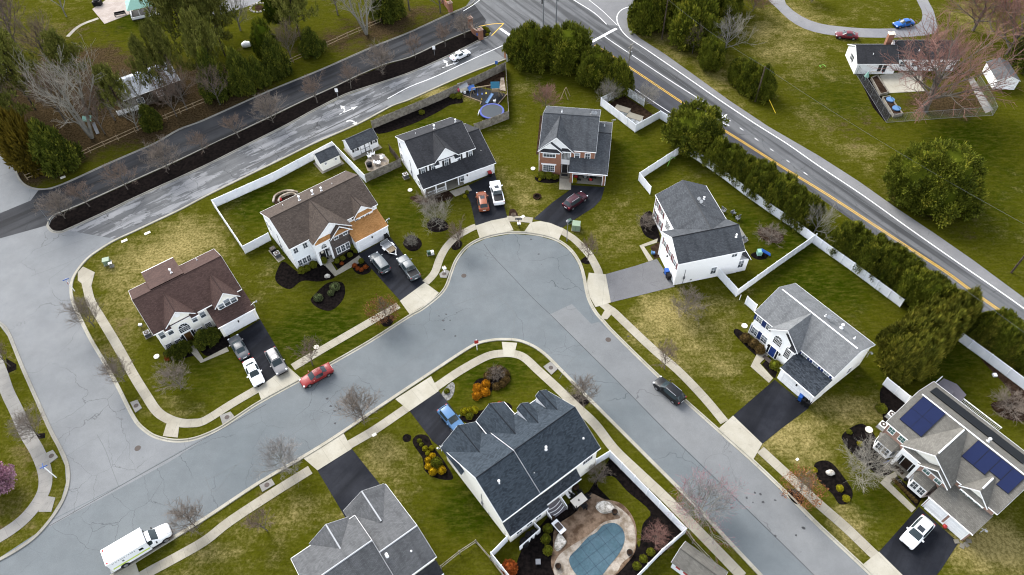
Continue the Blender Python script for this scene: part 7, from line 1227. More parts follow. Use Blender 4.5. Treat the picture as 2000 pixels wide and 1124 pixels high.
def mailbox(label, px, dbl=False, rz=0, col='paper', post='trim', board=False):
    r = obj1('mailbox', label, 'mailbox', px, 'mailboxes', rz); b = MB(); b.box(-.06, .06, -.06, .06, -.05, 1.05); b.build('post', post, r)
    for x in ((-.16, .16) if dbl else (0,)):
        b = MB(); n = 10; b.box(x - .11, x + .11, -.28, .28, 1.05, 1.2); b.tube((x, -.28, 1.2), (x, .28, 1.2), .11, .11, n); b.build('box', col, r); b = MB(); b.box(x + .11, x + .125, .05, .2, 1.2, 1.42); b.build('flag', 'red_plastic', r)
mailbox('white mailbox on the concrete pad left of the cul-de-sac', (869, 533), True, .6); mailbox('white mailbox on the grass triangle between the two driveways', (1014, 446), True, 0.05, 'paper', 'black'); mailbox('pale mailbox at the kerb below the blue-slate house lawn', (1300, 1002), False, .6) if 0 else None
r = obj1('house_number_sign', 'black framed sign panel on a post behind the mailbox', 'sign', (1013, 441)); b = MB(); b.box(-.04, .04, -.04, .04, 0, 1.7); b.build('post', 'black', r); b = MB(); b.box(-.55, .55, -.03, .03, 1.35, 1.8); o = b.build('board', 'black', r); b = MB(); [b.box(-.48 + i * .33, -.2 + i * .33, -.036, -.03, 1.43, 1.72) for i in range(3)]; b.build('panel', 'metal', o)
def pole_sign(label, px, H, m, shape='oct', name='road_sign', cat='road sign', rz=0, txt=None, blade=None, post='trim'):
    r = obj1(name, label, cat, px, None, rz); b = MB(); b.box(-.05, .05, -.05, .05, -.05, H); b.build('post', post, r); b = MB()
    if shape == 'oct': P = [(.38 * cos(pi / 8 + k * pi / 4), -.06, H - .4 + .38 * sin(pi / 8 + k * pi / 4)) for k in range(8)]; b.add(P + [(x, -.08, z) for x, y, z in P], [tuple(range(7, -1, -1)), tuple(range(8, 16))] + [(i, (i + 1) % 8, 8 + (i + 1) % 8, 8 + i) for i in range(8)])
    elif shape == 'rect': b.box(-.3, .3, -.08, -.055, H - .85, H - .05)
    if b.f:
        o = b.build('plate', m, r)
        if txt: text(txt, o, (0, -.083, H - .4), .26)
    if blade:
        for k in (0, 1): b = MB(); a = Vector((cos(k * 1.57), sin(k * 1.57), 0)) * .45; b.beam((-a.x, -a.y, H + .1 + k * .2), (a.x, a.y, H + .1 + k * .2), .03, .18); b.build('street_name_blade', blade, r)
    return r
def text(s, parent, loc, size, rot=(pi / 2, 0, 0), m='paper'):
    c = bpy.data.curves.new('lettering', 'FONT'); c.body = s; c.size = size; c.align_x = 'CENTER'; c.align_y = 'CENTER'; c.extrude = .004; c.materials.append(M[m]); o = bpy.data.objects.new('lettering', c); COL.objects.link(o); me = bpy.data.meshes.new_from_object(o.evaluated_get(bpy.context.evaluated_depsgraph_get())); bpy.data.objects.remove(o); o = link('lettering', me, parent, loc); o.rotation_euler = rot; return o
pole_sign('red stop sign with blue name blades at the corner of the brown roofed house lawn', (146, 569), 2.6, 'sign_red', 'oct', 'stop_sign', 'stop sign', rad(-60), 'STOP', 'sign_blue'); pole_sign('white post with blue street name blades on the left corner verge', (110, 933), 3.1, 'sign_blue', None, 'street_name_sign', 'street sign', .5, None, 'sign_blue'); pole_sign('white sign post with red marker on the inner corner verge', (932, 684), 2.6, 'sign_red', 'rect', rz=.2); pole_sign('white backed sign on a post at the median near the white sedan', (849, 109), 2.4, 'paper', 'rect', post='metal'); pole_sign('white backed sign on a post in the middle of the median', (661, 193), 2.5, 'paper', 'rect', post='metal') ; pole_sign('small blue sign at the lane fence near the gate pillar', (970, 135), 2.0, 'sign_blue', 'rect', post='metal')
def elec(label, px, m='green_box', s=(1.0, .9, .95), rz=.3):
    r = obj1('utility_box', label, 'utility box', px, 'green utility boxes', rz); b = MB(); b.box(-s[0] / 2 - .1, s[0] / 2 + .1, -s[1] / 2 - .1, s[1] / 2 + .1, 0, .1); b.build('base', 'walk', r); b = MB(); b.box(-s[0] / 2, s[0] / 2, -s[1] / 2, s[1] / 2, .1, s[2]); o = b.build('cabinet', m, r); b = MB(); b.box(-s[0] / 2 - .03, s[0] / 2 + .03, -s[1] / 2 - .03, s[1] / 2 + .03, s[2], s[2] + .07); b.build('lid', m, r); b = MB(); b.box(-.02, .02, -s[1] / 2 - .012, -s[1] / 2, .15, s[2] - .05); b.build('door_seam', 'green_dark', o)
elec('large green utility box by the curved driveway and street lamp', (1125, 447), s=(1.3, 1.2, 1.25), rz=-.2); elec('pale green utility box on the corner lawn near the stop sign', (211, 515)); elec('small dark utility pedestal beside the corner lawn box', (219, 521), 'metal', (.5, .4, .8)); elec('green pedestal on the lawn left of the cul-de-sac', (838, 498), 'green_dark', (.5, .4, .8)); elec('white pedestal on the lawn left of the cul-de-sac', (845, 497), 'paper', (.4, .4, .7)); elec('small teal pedestal by the street lamp driveway edge', (1112, 436), 'green_dark', (.6, .5, .7))
for lab, px, s in (('white ground vault lid nearer the corner on the lane verge', (243, 471), (1.0, .5)), ('white ground vault lid farther up the lane verge', (288, 456), (1.0, .5)), ('white ground vault lid by the wood corner kerb', (123, 347), (.9, .5)), ('white ground lid by the lower driveway walk', (731, 850), (.6, .4)), ('white ground lid behind the grass triangle', (1021, 424), (.7, .5)), ('white ground lid below the white garage apron', (1557, 898), (.4, .3))):
    b = MB(); b.box(-s[0] / 2, s[0] / 2, -s[1] / 2, s[1] / 2, 0, .09); o = b.build('vault_lid', 'cream', None, loc=tuple(G(*px))); o.rotation_euler.z = .6; tag(o, lab, 'vault lid', 'vault lids in the lawns')
for lab, px, R in (('white round cover beside the dark yews', (306, 697), .42), ('white round cover on the lawn left of the brick house', (1041, 330), .42), ('white round cover on the lawn left of the porch house', (801, 372), .42), ('white round cover beside the blue shuttered house', (1454, 637), .45), ('white disc in the dark bed of the solar panel house', (1697, 840), .5), ('pale round cover on the sidewalk verge behind the red car', (618, 679), .42)):
    b = MB(); b.tube((0, 0, 0), (0, 0, .12), R, R * .96, 18).tube((0, 0, .12), (0, 0, .16), R * .5, R * .4, 12); tag(b.build('round_cover', 'cream', None, loc=tuple(G(*px))), lab, 'cover', 'round white covers')
def aircon(label, px, rz=.6, s=.85, m='metal_grey'):
    r = obj1('air_conditioner', label, 'air conditioner', px, 'air conditioners', rz); b = MB(); b.box(-s / 2 - .1, s / 2 + .1, -s / 2 - .1, s / 2 + .1, 0, .08); b.build('base', 'walk', r); b = MB(); b.box(-s / 2, s / 2, -s / 2, s / 2, .08, .85); o = b.build('casing', m, r); b = MB(); [b.box(-s / 2 - .012, s / 2 + .012, -s / 2 - .012, s / 2 + .012, .15 + i * .09, .18 + i * .09) for i in range(7)]; b.build('louvre', 'black', o); b = MB(); b.tube((0, 0, .85), (0, 0, .9), s * .42, s * .42, 16); b.build('fan_grille', 'iron', r); b = MB(); b.tube((0, 0, .9), (0, 0, .92), s * .12, s * .12, 10); b.build('fan_hub', m, r)
aircon('air conditioner left of the brown roofed house', (290, 656)); aircon('pale air conditioner left of the porch house', (793, 347), .5, .9, 'metal'); aircon('first air conditioner on the pad beside the orange roofed house', (535, 492), .6, .9, 'black'); aircon('second air conditioner on the pad beside the orange roofed house', (543, 501), .6, .9, 'metal_grey'); aircon('upper white air conditioner at the solar panel house wall', (1738, 815), -.9, .9, 'trim'); aircon('lower white air conditioner at the solar panel house wall', (1721, 835), -.9, .9, 'trim')
b = MB(); b.box(-.25, .25, -.2, .2, .3, .7); tag(b.build('hose_reel', 'metal', None, loc=tuple(G(277, 639))), 'small grey hose reel left of the brown roofed house', 'hose reel'); sheet('equipment_pad', [(524, 490), (534, 484), (557, 505), (544, 513)], .03, 'walk', thick=.03)
def bin_(label, px, lid, rz=0, body='black'):
    r = obj1('wheelie_bin', label, 'bin', px, 'wheeled bins', rz); b = MB(); b.add([(-.25, -.28, .08), (.25, -.28, .08), (.25, .28, .08), (-.25, .28, .08), (-.31, -.36, 1.0), (.31, -.36, 1.0), (.31, .36, 1.0), (-.31, .36, 1.0)], [(0, 1, 5, 4), (1, 2, 6, 5), (2, 3, 7, 6), (3, 0, 4, 7), (3, 2, 1, 0), (4, 5, 6, 7)]); b.build('body', body, r); b = MB(); b.box(-.34, .34, -.4, .38, 1.0, 1.1); b.build('lid', lid, r)
    for s in (-1, 1): b = MB(); b.tube((s * .24, .33, .13), (s * .32, .33, .13), .13, .13, 12); b.build('wheel', 'tyre', r)
bin_('blue wheeled bin at the white garage beside the grey driveway', (1301, 536), 'blue_plastic', .2, 'blue_plastic'); bin_('black wheeled bin at the white garage beside the grey driveway', (1305, 545), 'black', .2); bin_('blue wheeled bin by the blue shuttered house garage', (1562, 782), 'blue_plastic', .9, 'blue_plastic'); bin_('left black wheeled bin by the blue shuttered house garage', (1568, 788), 'black', .9); bin_('right black wheeled bin by the blue shuttered house garage', (1575, 793), 'black', .9); bin_('dark wheeled bin at the corner of the orange roofed garage', (756, 468), 'black', .6); bin_('red lidded bin at the porch house garage door', (957, 345), 'red_plastic', .4)
# gate walls in brick
def pillar(label, px, H=2.3, s=.9):
    r = obj1('gate_pillar', label, 'gate pillar', px, 'brick gate pillars', .5); b = MB(); b.box(-s / 2, s / 2, -s / 2, s / 2, 0, H); b.build('shaft', 'brick', r); b = MB(); b.box(-s / 2 - .1, s / 2 + .1, -s / 2 - .1, s / 2 + .1, H, H + .18).add([(-s / 2, -s / 2, H + .18), (s / 2, -s / 2, H + .18), (s / 2, s / 2, H + .18), (-s / 2, s / 2, H + .18), (0, 0, H + .55)], [(0, 1, 4), (1, 2, 4), (2, 3, 4), (3, 0, 4)]); b.build('cap', 'brick_pale', r)
pillar('brick gate pillar under the big conifers at the lane side', (990, 113)); pillar('brick pillar at the far end of the curved median wall', (919, 54)); pillar('brick pillar at the near end of the curved median wall', (939, 77)); pillar('brick gate pillar at the wood corner left of the exit lane', (880, 24)); pillar('second brick gate pillar at the wood corner behind the first', (866, 6))
P = smooth(W([(920, 57), (925, 67), (938, 75)]), 4); b = MB(); [b.beam((a.x, a.y, .75), (c.x, c.y, .75), .35, 1.5) for a, c in zip(P, P[1:])]; o = b.build('entrance_wall', 'brick'); tag(o, 'curved brick entrance wall with blue sign at the median tip', 'wall'); c = G(934, 73); q = MB(); q.box(-.5, .5, -.05, .05, .5, 1.1); s = q.build('sign_panel', 'sign_blue', o, loc=(c.x + .1, c.y - .35, 0)); s.rotation_euler.z = -.5
P = W([(868, 9), (878, 22)]); b = MB(); b.beam((*P[0].xy, .7), (*P[1].xy, .7), .35, 1.4); tag(b.build('entrance_wall', 'brick'), 'low brick wall between the two gate pillars at the wood corner', 'wall')
for i, (px, R) in enumerate((((946, 56), .5), ((951, 58), .45), ((954, 63), .5), ((952, 70), .45))): plant('shrub', '%s small shrub round the rounded median tip' % ORD[i], 'shrub', px, BALL['lime' if i % 2 else 'box'][0], R, .5, 0, False, 'shrubs on the median tip')
# utility poles and wires
def upole(label, px, H, arms=1, lean=0, m='wood_grey', az=-.6, guy=None):
    r = obj1('utility_pole', label, 'utility pole', px, 'utility poles'); b = MB(); b.tube((0, 0, -.1), (0, 0, H), .17, .12, 10); b.build('pole', m, r); d = Vector((cos(az + pi / 2), sin(az + pi / 2), 0))
    for k in range(arms): z = H - .3 - k * .9; b = MB(); b.beam((-d.x * 1.2, -d.y * 1.2, z), (d.x * 1.2, d.y * 1.2, z), .1, .12); a = b.build('crossarm', m, r); q = MB(); [q.tube((d.x * s, d.y * s, z + .06), (d.x * s, d.y * s, z + .28), .05, .04, 6) for s in (-1.1, -.5, .5, 1.1)]; q.build('insulator', 'metal', a)
    if arms: b = MB(); b.tube((.25, 0, H - 2.4), (.25, 0, H - 1.6), .2, .2, 10); b.build('transformer', 'metal', r)
    return r
upole('pale utility pole with crossarms beside the pair of conifers', (1226, 142), 6.5, 2); upole('dark wooden pole in front of the far verge conifers', (1292.5, 77.5), 9.4, 0, m='wood_dark'); upole('dark wooden pole on the verge beside the bushy conifer', (1475, 199), 8, 0, m='wood_dark'); upole('dark wooden pole at the right edge of the field', (1975, 533), 9, 0, m='wood_dark'); upole('white traffic signal pole behind the left big conifer', (1061, 50), 9, 0, m='metal'); upole('pole with white mast arm at the junction', (1086, 48), 8, 1, m='metal')
r = obj1('traffic_signal', 'black traffic signal head on the white pole at the junction', 'traffic light', (1061, 50)); b = MB(); b.box(-.45, -.2, -.15, .15, 5.2, 6.2); b.build('housing', 'black', r); b = MB(); b.box(.15, .75, -.05, .02, 7.4, 8.2); b.build('plate', 'paper', r)
def wire(label, a, c, sag, r=.011): 
    b = MB(); N = 24; P = [a.lerp(c, i / N) - Vector((0, 0, sag * 4 * (i / N) * (1 - i / N))) for i in range(N + 1)]; [b.tube(p, q, r, r, 4, False) for p, q in zip(P, P[1:])]; tag(b.build('overhead_wire', 'metal_grey'), label, 'wire', 'overhead wires')
p3 = G(1226, 142) + Vector((0, 0, 6.4)); w0 = G(2000, 648, 9); d = (w0 - p3); wire('pale overhead wire along the hedge from the crossarm pole', p3, p3 + d * 1.08, .3); wire('second overhead wire just outside the first along the main road', p3 + Vector((.8, .6, -.4)), p3 + Vector((.8, .6, -.4)) + (G(2000, 611, 8) - p3) * 1.08, .3); p4, p5, p6 = (G(1292.5, 77.5) + Vector((0, 0, 9.3)), G(1475, 199) + Vector((0, 0, 7.9)), G(1975, 533) + Vector((0, 0, 8.9))); wire('dark wire from the wooden pole to the verge pole', p4, p5, .6); wire('dark wire from the verge pole across the field', p5, p6, .8); wire('dark wire crossing the junction to the wooden pole', p4, G(1086, 48) + Vector((0, 0, 7.4)), .5)
# ---------------------------------------------------------------- play yard
r = obj1('playset', 'wooden play tower with blue roof and long swing beam', 'playset', (968, 186), rz=.2)
P0 = G(968, 187); loc = lambda x, y, z: (G(x, y, z).x - P0.x, G(x, y, z).y - P0.y, z); r.rotation_euler.z = 0
b = MB(); [b.box(x - .06, x + .06, y - .06, y + .06, 0, 2.3) for x in (-.7, .7) for y in (-.7, .7)]; b.build('frame', 'wood_tan', r); b = MB(); b.box(-.75, .75, -.75, .75, 1.25, 1.35); b.build('platform', 'wood_tan', r); b = MB(); b.box(-.76, .76, -.78, -.72, 1.35, 1.9).box(.72, .78, -.76, .76, 1.35, 1.9); b.build('rail', 'wood_tan', r)
b = MB(); b.face([(-.9, -.95, 2.25), (.9, -.95, 2.25), (.9, 0, 3.2), (-.9, 0, 3.2)]).face([(.9, .95, 2.25), (-.9, .95, 2.25), (-.9, 0, 3.2), (.9, 0, 3.2)]); b.build('roof', 'teal', r)
a, e = Vector(loc(962, 184, 1.25)), Vector(loc(950, 203, .15)); b = MB(); b.beam(a, e, .55, .04); n = (e - a).cross(Vector((0, 0, 1))).normalized() * .28; b.beam(a + n, e + n, .05, .16).beam(a - n, e - n, .05, .16); b.build('slide', 'sky_plastic', r)
a, e = Vector((-.7, .3, 2.2)), Vector(loc(921, 174, 2.2)); b = MB(); b.beam(a, e, .12, .16); d = Vector((.5, 1, 0)).normalized(); [b.beam(e, (e.x + s * d.x, e.y + s * d.y, 0), .09, .09) for s in (-1.0, 1.0)]; b.build('swing_beam', 'wood_tan', r)
for f in (.3, .5, .72):
    p = a.lerp(e, f); b = MB(); b.tube(p + Vector((0, .2, 0)), (p.x, p.y + .2, .5), .012, .012, 4).tube(p - Vector((0, .2, 0)), (p.x, p.y - .2, .5), .012, .012, 4); b.box(p.x - .1, p.x + .1, p.y - .25, p.y + .25, .47, .52); b.build('swing', 'blue_plastic' if f > .4 else 'yellow', r)
b = MB(); b.beam((.75, -.5, 1.3), (1.5, -.5, 0), .08, .08).beam((.75, .3, 1.3), (1.5, .3, 0), .08, .08); [b.beam((.85 + i * .2, -.5, 1.1 - i * .33), (.85 + i * .2, .3, 1.1 - i * .33), .05, .05) for i in range(4)]; b.build('ladder', 'wood_tan', r)
r = obj1('rebounder', 'small blue edged rebounder frame on the play surface', 'toy', (921, 178), rz=.4); b = MB(); [b.beam(p, q, .09, .09) for p, q in (((-.7, -.5, .5), (.7, -.5, .5)), ((.7, -.5, .5), (.7, .5, 1.0)), ((.7, .5, 1.0), (-.7, .5, 1.0)), ((-.7, .5, 1.0), (-.7, -.5, .5)), ((-.6, .5, 1), (-.6, .8, 0)), ((.6, .5, 1), (.6, .8, 0)), ((.6, -.5, .5), (.6, -.5, 0)), ((-.6, -.5, .5), (-.6, -.5, 0)))]; b.build('frame', 'sky_plastic', r); b = MB(); b.face([(-.65, -.45, .52), (.65, -.45, .52), (.65, .45, .97), (-.65, .45, .97)]); b.build('net', 'sign_blue', r)
r = obj1('playhouse', 'grey toy kitchen playhouse with pink sides on the play surface', 'playhouse', (905, 177), rz=.4); b = MB(); b.box(-.9, .9, -.5, .5, 0, 1.1); b.build('wall', 'cream', r); b = MB(); b.face([(-1, -.7, 1.1), (1, -.7, 1.1), (1, .6, 1.6), (-1, .6, 1.6)]).face([(-1, .6, 1.6), (1, .6, 1.6), (1, .6, 1.1), (-1, .6, 1.1)]); b.build('roof', 'metal', r)
for s in (-1, 1): b = MB(); b.blob((s * 1.1, 0, .5), .25, .4, .5, 2, .05); b.build('panel', 'pink_plastic', r, True)
b = MB(); b.tube((.3, -.9, .0), (.3, -.9, .4), .3, .25, 12).tube((-.4, -.85, 0), (-.4, -.85, .35), .2, .2, 12); tag(b.build('toy_table', 'paper', None, loc=tuple(G(905, 177))), 'white toy tables in front of the toy kitchen', 'toy')
b = MB(); b.tube((0, 0, 0), (0, 0, .5), .12, .03, 8); tag(b.build('toy_post', 'yellow', None, loc=tuple(G(941, 196))), 'small yellow toy post on the play surface', 'toy'); b = MB(); b.box(-.3, .3, -.12, .12, .25, .5).tube((.25, 0, .3), (.25, 0, .75), .05, .05, 6).box(-.2, .2, -.15, .15, 0, .12); tag(b.build('ride_on_toy', 'paper', None, loc=tuple(G(966, 200))), 'white ride-on toy below the play tower', 'toy')
r = obj1('trampoline', 'round trampoline with blue padded rim behind the wooden fence', 'trampoline', (961, 224)); R = (G(985, 219, .8) - G(937, 219, .8)).length / 2; b = MB(); b.tube((0, 0, .82), (0, 0, .84), R * .88, R * .88, 40); b.build('mat', 'tarp', r)
b = MB(); n = 40
for k in range(n):
    a, e = 2 * pi * k / n, 2 * pi * (k + 1) / n; q = [(rr * cos(t), rr * sin(t), z) for rr, z in ((R * .86, .87), (R, .88), (R * 1.02, .78)) for t in (a, e)]; b.face([q[0], q[2], q[3], q[1]]); b.face([q[2], q[4], q[5], q[3]])
b.build('pad', 'trampblue', r)
for k in range(6): a = k * pi / 3; b = MB(); b.tube((R * .97 * cos(a), R * .97 * sin(a), 0), (R * .97 * cos(a), R * .97 * sin(a), .8), .05, .05, 6); b.build('leg', 'metal', r)
b = MB(); b.beam((-R - .35, -.15, 0), (-R - .02, .1, .9), .06, .06).beam((-R - .35, .35, 0), (-R - .02, .5, .9), .06, .06); [b.beam((-R - .25 + i * .1, -.1, .25 + i * .25), (-R - .25 + i * .1, .45, .25 + i * .25), .06, .04) for i in range(3)]; b.build('ladder', 'trim', r)
r = obj1('wooden_swing', 'small wooden A-frame standing on the lawn behind the brick house', 'play frame', (1103, 190)); b = MB(); b.beam((-.9, -.6, 0), (-.1, .2, 1.6), .1, .1).beam((.6, -1.0, 0), (-.1, .2, 1.6), .1, .1).beam((-.1, .2, 1.6), (.3, .9, 1.7), .09, .09).beam((.3, .9, 1.7), (1.1, .2, 0), .09, .09); b.build('frame', 'wood_tan', r)
# ---------------------------------------------------------------- patios and yards
def chair(label, px, m, rz, g, z=.05):
    r = obj1('garden_chair', label, 'chair', px, g, rz); r.location.z = z; b = MB(); b.box(-.3, .3, -.3, .3, .36, .42); b.build('seat', m, r); b = MB(); b.beam((0, .28, .42), (0, .42, 1.0), .56, .05); b.build('backrest', m, r); b = MB(); [b.beam((x, y, 0), (x * .9, y * .9, .38), .05, .05) for x in (-.26, .26) for y in (-.26, .26)]; b.build('legs', m, r); b = MB(); [b.box(x - .05, x + .05, -.3, .32, .6, .65) for x in (-.33, .33)]; b.build('armrests', m, r)
for i, (px, rz) in enumerate((((722, 309), .6), ((729, 304), .1), ((734, 321), 2.9), ((746, 312), -1.4), ((740, 322), -2.6))): chair('%s white garden chair round the fire table counting from the shed side' % ORD[i], px, 'trim', rz, 'white garden chairs', .07)
r = obj1('fire_table', 'dark square fire table on the octagonal paved patio', 'table', (736, 314), rz=.4); b = MB(); b.box(-.55, .55, -.55, .55, .45, .55); b.build('top', 'iron', r); b = MB(); b.box(-.45, .45, -.45, .45, .05, .45); b.build('base', 'black', r); r = obj1('grill', 'black round covered grill on the octagonal paved patio', 'grill', (722, 325)); b = MB(); b.tube((0, 0, .07), (0, 0, .75), .5, .55, 14).tube((0, 0, .75), (0, 0, .95), .55, .2, 14); b.build('cover', 'black', r)
r = obj1('fire_ring', 'stone ring of a garden fire pit on the front lawn', 'fire pit', (1049, 385)); b = MB(); [b.beam((.62 * cos(a), .62 * sin(a), .12), (.62 * cos(a + .45), .62 * sin(a + .45), .12), .25, .24) for a in [k * 2 * pi / 13 for k in range(13)]]; b.build('stones', 'mulch_brown', r); b = MB(); b.tube((0, 0, .0), (0, 0, .05), .55, .55, 14); b.build('ash', 'mulch', r)
P = smooth(W([(534, 396), (538, 384), (552, 376), (568, 374), (582, 377)]), 5); b = MB(); [b.beam((a.x, a.y, .15), (c.x, c.y, .15), .32, .3) for a, c in zip(P, P[1:])]; Q = smooth(W([(545, 396), (549, 388), (560, 382), (572, 380), (580, 384)]), 5); [b.beam((a.x, a.y, .25), (c.x, c.y, .25), .3, .5) for a, c in zip(Q, Q[1:])]; tag(b.build('planter_ring', 'flagstone'), 'curved double stone planter ring half hidden by the taupe roof', 'planter'); sheet('mulch_bed', [(538, 400), (542, 385), (560, 377), (580, 380), (580, 392)], .03, 'mulch_brown', 4)
b = MB(); b.blob((0, 0, .3), .25, .25, .3, 1); tag(b.build('garden_ornament', 'red_plastic', None, True, tuple(G(549, 392))), 'small red ornament in the stone planter ring', 'ornament')
b = MB(); [b.beam(p, q, .1, .1) for p, q in (((-.5, -1, 0), (.3, .3, 1.0)), ((.3, .3, 1.0), (1.1, .9, .5)), ((1.1, .9, .5), (1.2, 1.0, 0)))]; tag(b.build('toy_slide', 'lime', None, loc=tuple(G(1307, 318))), 'lime green toy frame on the lawn by the corner fence', 'toy')
r = obj1('toy_slide', 'blue and mint toddler slide in the yard of the maroon shuttered house', 'toy', (1485, 497)); b = MB(); b.box(-.6, .1, -.4, .4, 0, .9); b.build('steps', 'mint', r); b = MB(); b.beam((.0, 0, 1.05), (1.5, -.3, .15), .6, .12); b.build('slide', 'blue_plastic', r); sheet('mulch_bed', [(1466, 498), (1480, 492), (1500, 497), (1495, 506), (1478, 507)], .02, 'mulch', 4)
for i, (px, rz) in enumerate((((1413, 415), .5), ((1432, 419), 1.8), ((1440, 430), -1), ((1453, 468), 2))): chair('%s grey patio chair behind the maroon shuttered house counting from the back eave' % ORD[i], px, 'metal_grey', rz, 'grey patio chairs', .02)
b = MB(); b.box(-.3, .3, -.2, .2, .2, .5).box(-.25, -.2, -.2, .2, .5, .8); tag(b.build('toy_chair', 'sky_plastic', None, loc=tuple(G(1275, 497))), 'blue toy chair in the bed beside the garage walk', 'toy')
# pool yard
r = obj1('patio_table', 'pale stone topped table with a dark centre hole on the pool patio', 'table', (1130, 982), rz=rad(35)); b = MB(); b.box(-.95, .95, -.6, .6, .72, .78); b.build('top', 'linen', r); b = MB(); b.box(-.1, .1, -.1, .1, .781, .8); b.build('centre_cap', 'black', r); b = MB(); [b.box(x - .05, x + .05, y - .05, y + .05, .0, .72) for x in (-.8, .8) for y in (-.48, .48)]; b.build('legs', 'black', r)
for i, (px, rz) in enumerate((((1118, 972), .9), ((1124, 993), 3.4), ((1141, 992), 3.6), ((1147, 975), -.9), ((1132, 966), .5))): chair('%s dark chair round the pale patio table counting from the house wall' % ORD[i], px, 'black', rz, 'dark patio chairs', .08)
r = obj1('lounge_chair', 'white cushioned lounge chair by the house wall on the patio', 'chair', (1112, 967), rz=.6); b = MB(); b.box(-.45, .45, -.5, .5, .3, .5); b.build('cushion', 'paper', r); b = MB(); b.beam((0, .45, .5), (0, .7, 1.1), .9, .15); b.build('backrest', 'paper', r); b = MB(); b.blob((0, 0, .55), .5, .5, .55, 3, .1); tag(b.build('covered_heater', 'mulch_brown', None, True, tuple(G(1124, 955))), 'brown covered garden pot beside the lounge chair', 'pot')
r = obj1('grill', 'white framed gas grill beside the back steps', 'grill', (1091, 1034), rz=rad(-52)); b = MB(); b.box(-.75, .75, -.35, .35, .1, .8); b.build('cabinet', 'black', r); b = MB(); b.box(-.9, .9, -.45, .45, .8, .88); o = b.build('shelf', 'trim', r); b = MB(); b.box(-.45, .45, -.32, .32, .88, 1.1); b.build('hood', 'iron', r)
r = obj1('pool_pump_screen', 'white screen fence enclosing black pool equipment below the back roof', 'screen', (1030, 1068)); P = [G(*q) - G(1030, 1068) for q in ((1043, 1027), (1055, 1040), (1015, 1075))]; b = MB(); [b.beam((a.x, a.y, .6), (c.x, c.y, .6), .08, 1.2) for a, c in zip(P, P[1:])]; b.build('panel', 'trim', r)
for i, (px, s) in enumerate((((1033, 1050), .55), ((1042, 1044), .45), ((1024, 1062), .6))): b = MB(); b.tube((0, 0, 0), (0, 0, .8), s, s * .9, 14).tube((0, 0, .8), (0, 0, 1.0), s * .8, s * .3, 12); tag(b.build('pool_filter', 'black', None, loc=tuple(G(*px))), '%s black pool tank inside the white screen counting from the house side' % ORD[i], 'tank', 'pool tanks')
for i, (px, lab) in enumerate((((1200, 1003), 'by the upper boulder'), ((1090, 1109), 'at the lower left of the pool'), ((1229, 1082), 'at the right end of the pool'), ((1079, 1016), 'beside the white framed grill'))): r = obj1('planter_pot', 'dark round planter pot ' + lab, 'pot', px, 'dark planter pots'); r.location.z = .08; b = MB(); b.tube((0, 0, 0), (0, 0, .5), .28, .38, 14); b.build('pot', 'black', r); b = MB(); b.tube((0, 0, .46), (0, 0, .52), .32, .3, 14); b.build('soil', 'mulch_brown', r)
b = MB(); b.box(-.3, .3, -.3, .3, 0, .4); tag(b.build('valve_box', 'metal_grey', None, loc=tuple(G(1051, 1099))), 'grey valve box in the lower pool bed', 'box')
b = MB(); b.box(-1.3, 1.3, -.14, .14, 0, .2); o = b.build('parking_curb', 'trim', None, loc=tuple(G(1824, 1008))); o.rotation_euler.z = rad(-55.7); tag(o, 'white plank lying along the garage of the solar panel house', 'plank'); b = MB(); b.blob((0, 0, .25), .28, .28, .25, 2, 0); tag(b.build('ball', 'red_plastic', None, True, tuple(G(1844, 1030))), 'red ball between the two garage doors', 'ball')
for i, px in enumerate(((1868, 1058), (1879, 1067), (1887, 1064), (1892, 1057))): b = MB(); b.box(-.3, .3, -.25, .25, 0, .07); o = b.build('stepping_stone', 'walk', None, loc=tuple(G(*px))); o.rotation_euler.z = i; tag(o, '%s stepping stone at the corner of the solar house garage' % ORD[i], 'stone', 'stepping stones')
r = obj1('flag', 'blue garden flag on a short pole beside the porch of the solar house', 'flag', (1728, 912)); b = MB(); b.tube((0, 0, 0), (0, 0, 2.2), .025, .02, 6); b.build('pole', 'trim', r); b = MB(); b.face([(0, 0, 2.15), (-1.0, -.3, 2.0), (-.95, -.35, 1.45), (0, 0, 1.6)]); b.build('cloth', 'sign_blue', r)
b = MB(); b.blob((0, 0, .2), .6, .45, .35, 4, .2); tag(b.build('boulder', 'boulder', None, True, tuple(G(1621, 925))), 'pale boulder in the kidney shaped mulch bed', 'boulder'); b = MB(); b.blob((0, 0, .2), .5, .4, .35, 6, .2); tag(b.build('boulder', 'boulder', None, True, tuple(G(640, 541))), 'pale boulder in the dark bed before the wreath door', 'boulder')
b = MB(); b.box(-.25, .25, -.25, .25, 0, .3); tag(b.build('bird_bath', 'paper', None, loc=tuple(G(1942, 734))), 'small white stone by the back fence bed', 'stone')
b = MB(); b.tube((0, 0, 0), (0, 0, 3.0), .05, .05, 8); o = b.build('downspout_pole', 'trim', None, loc=tuple(G(1444, 586))); tag(o, 'short white pole standing at the fence gap', 'pole'); o.scale.z = .4
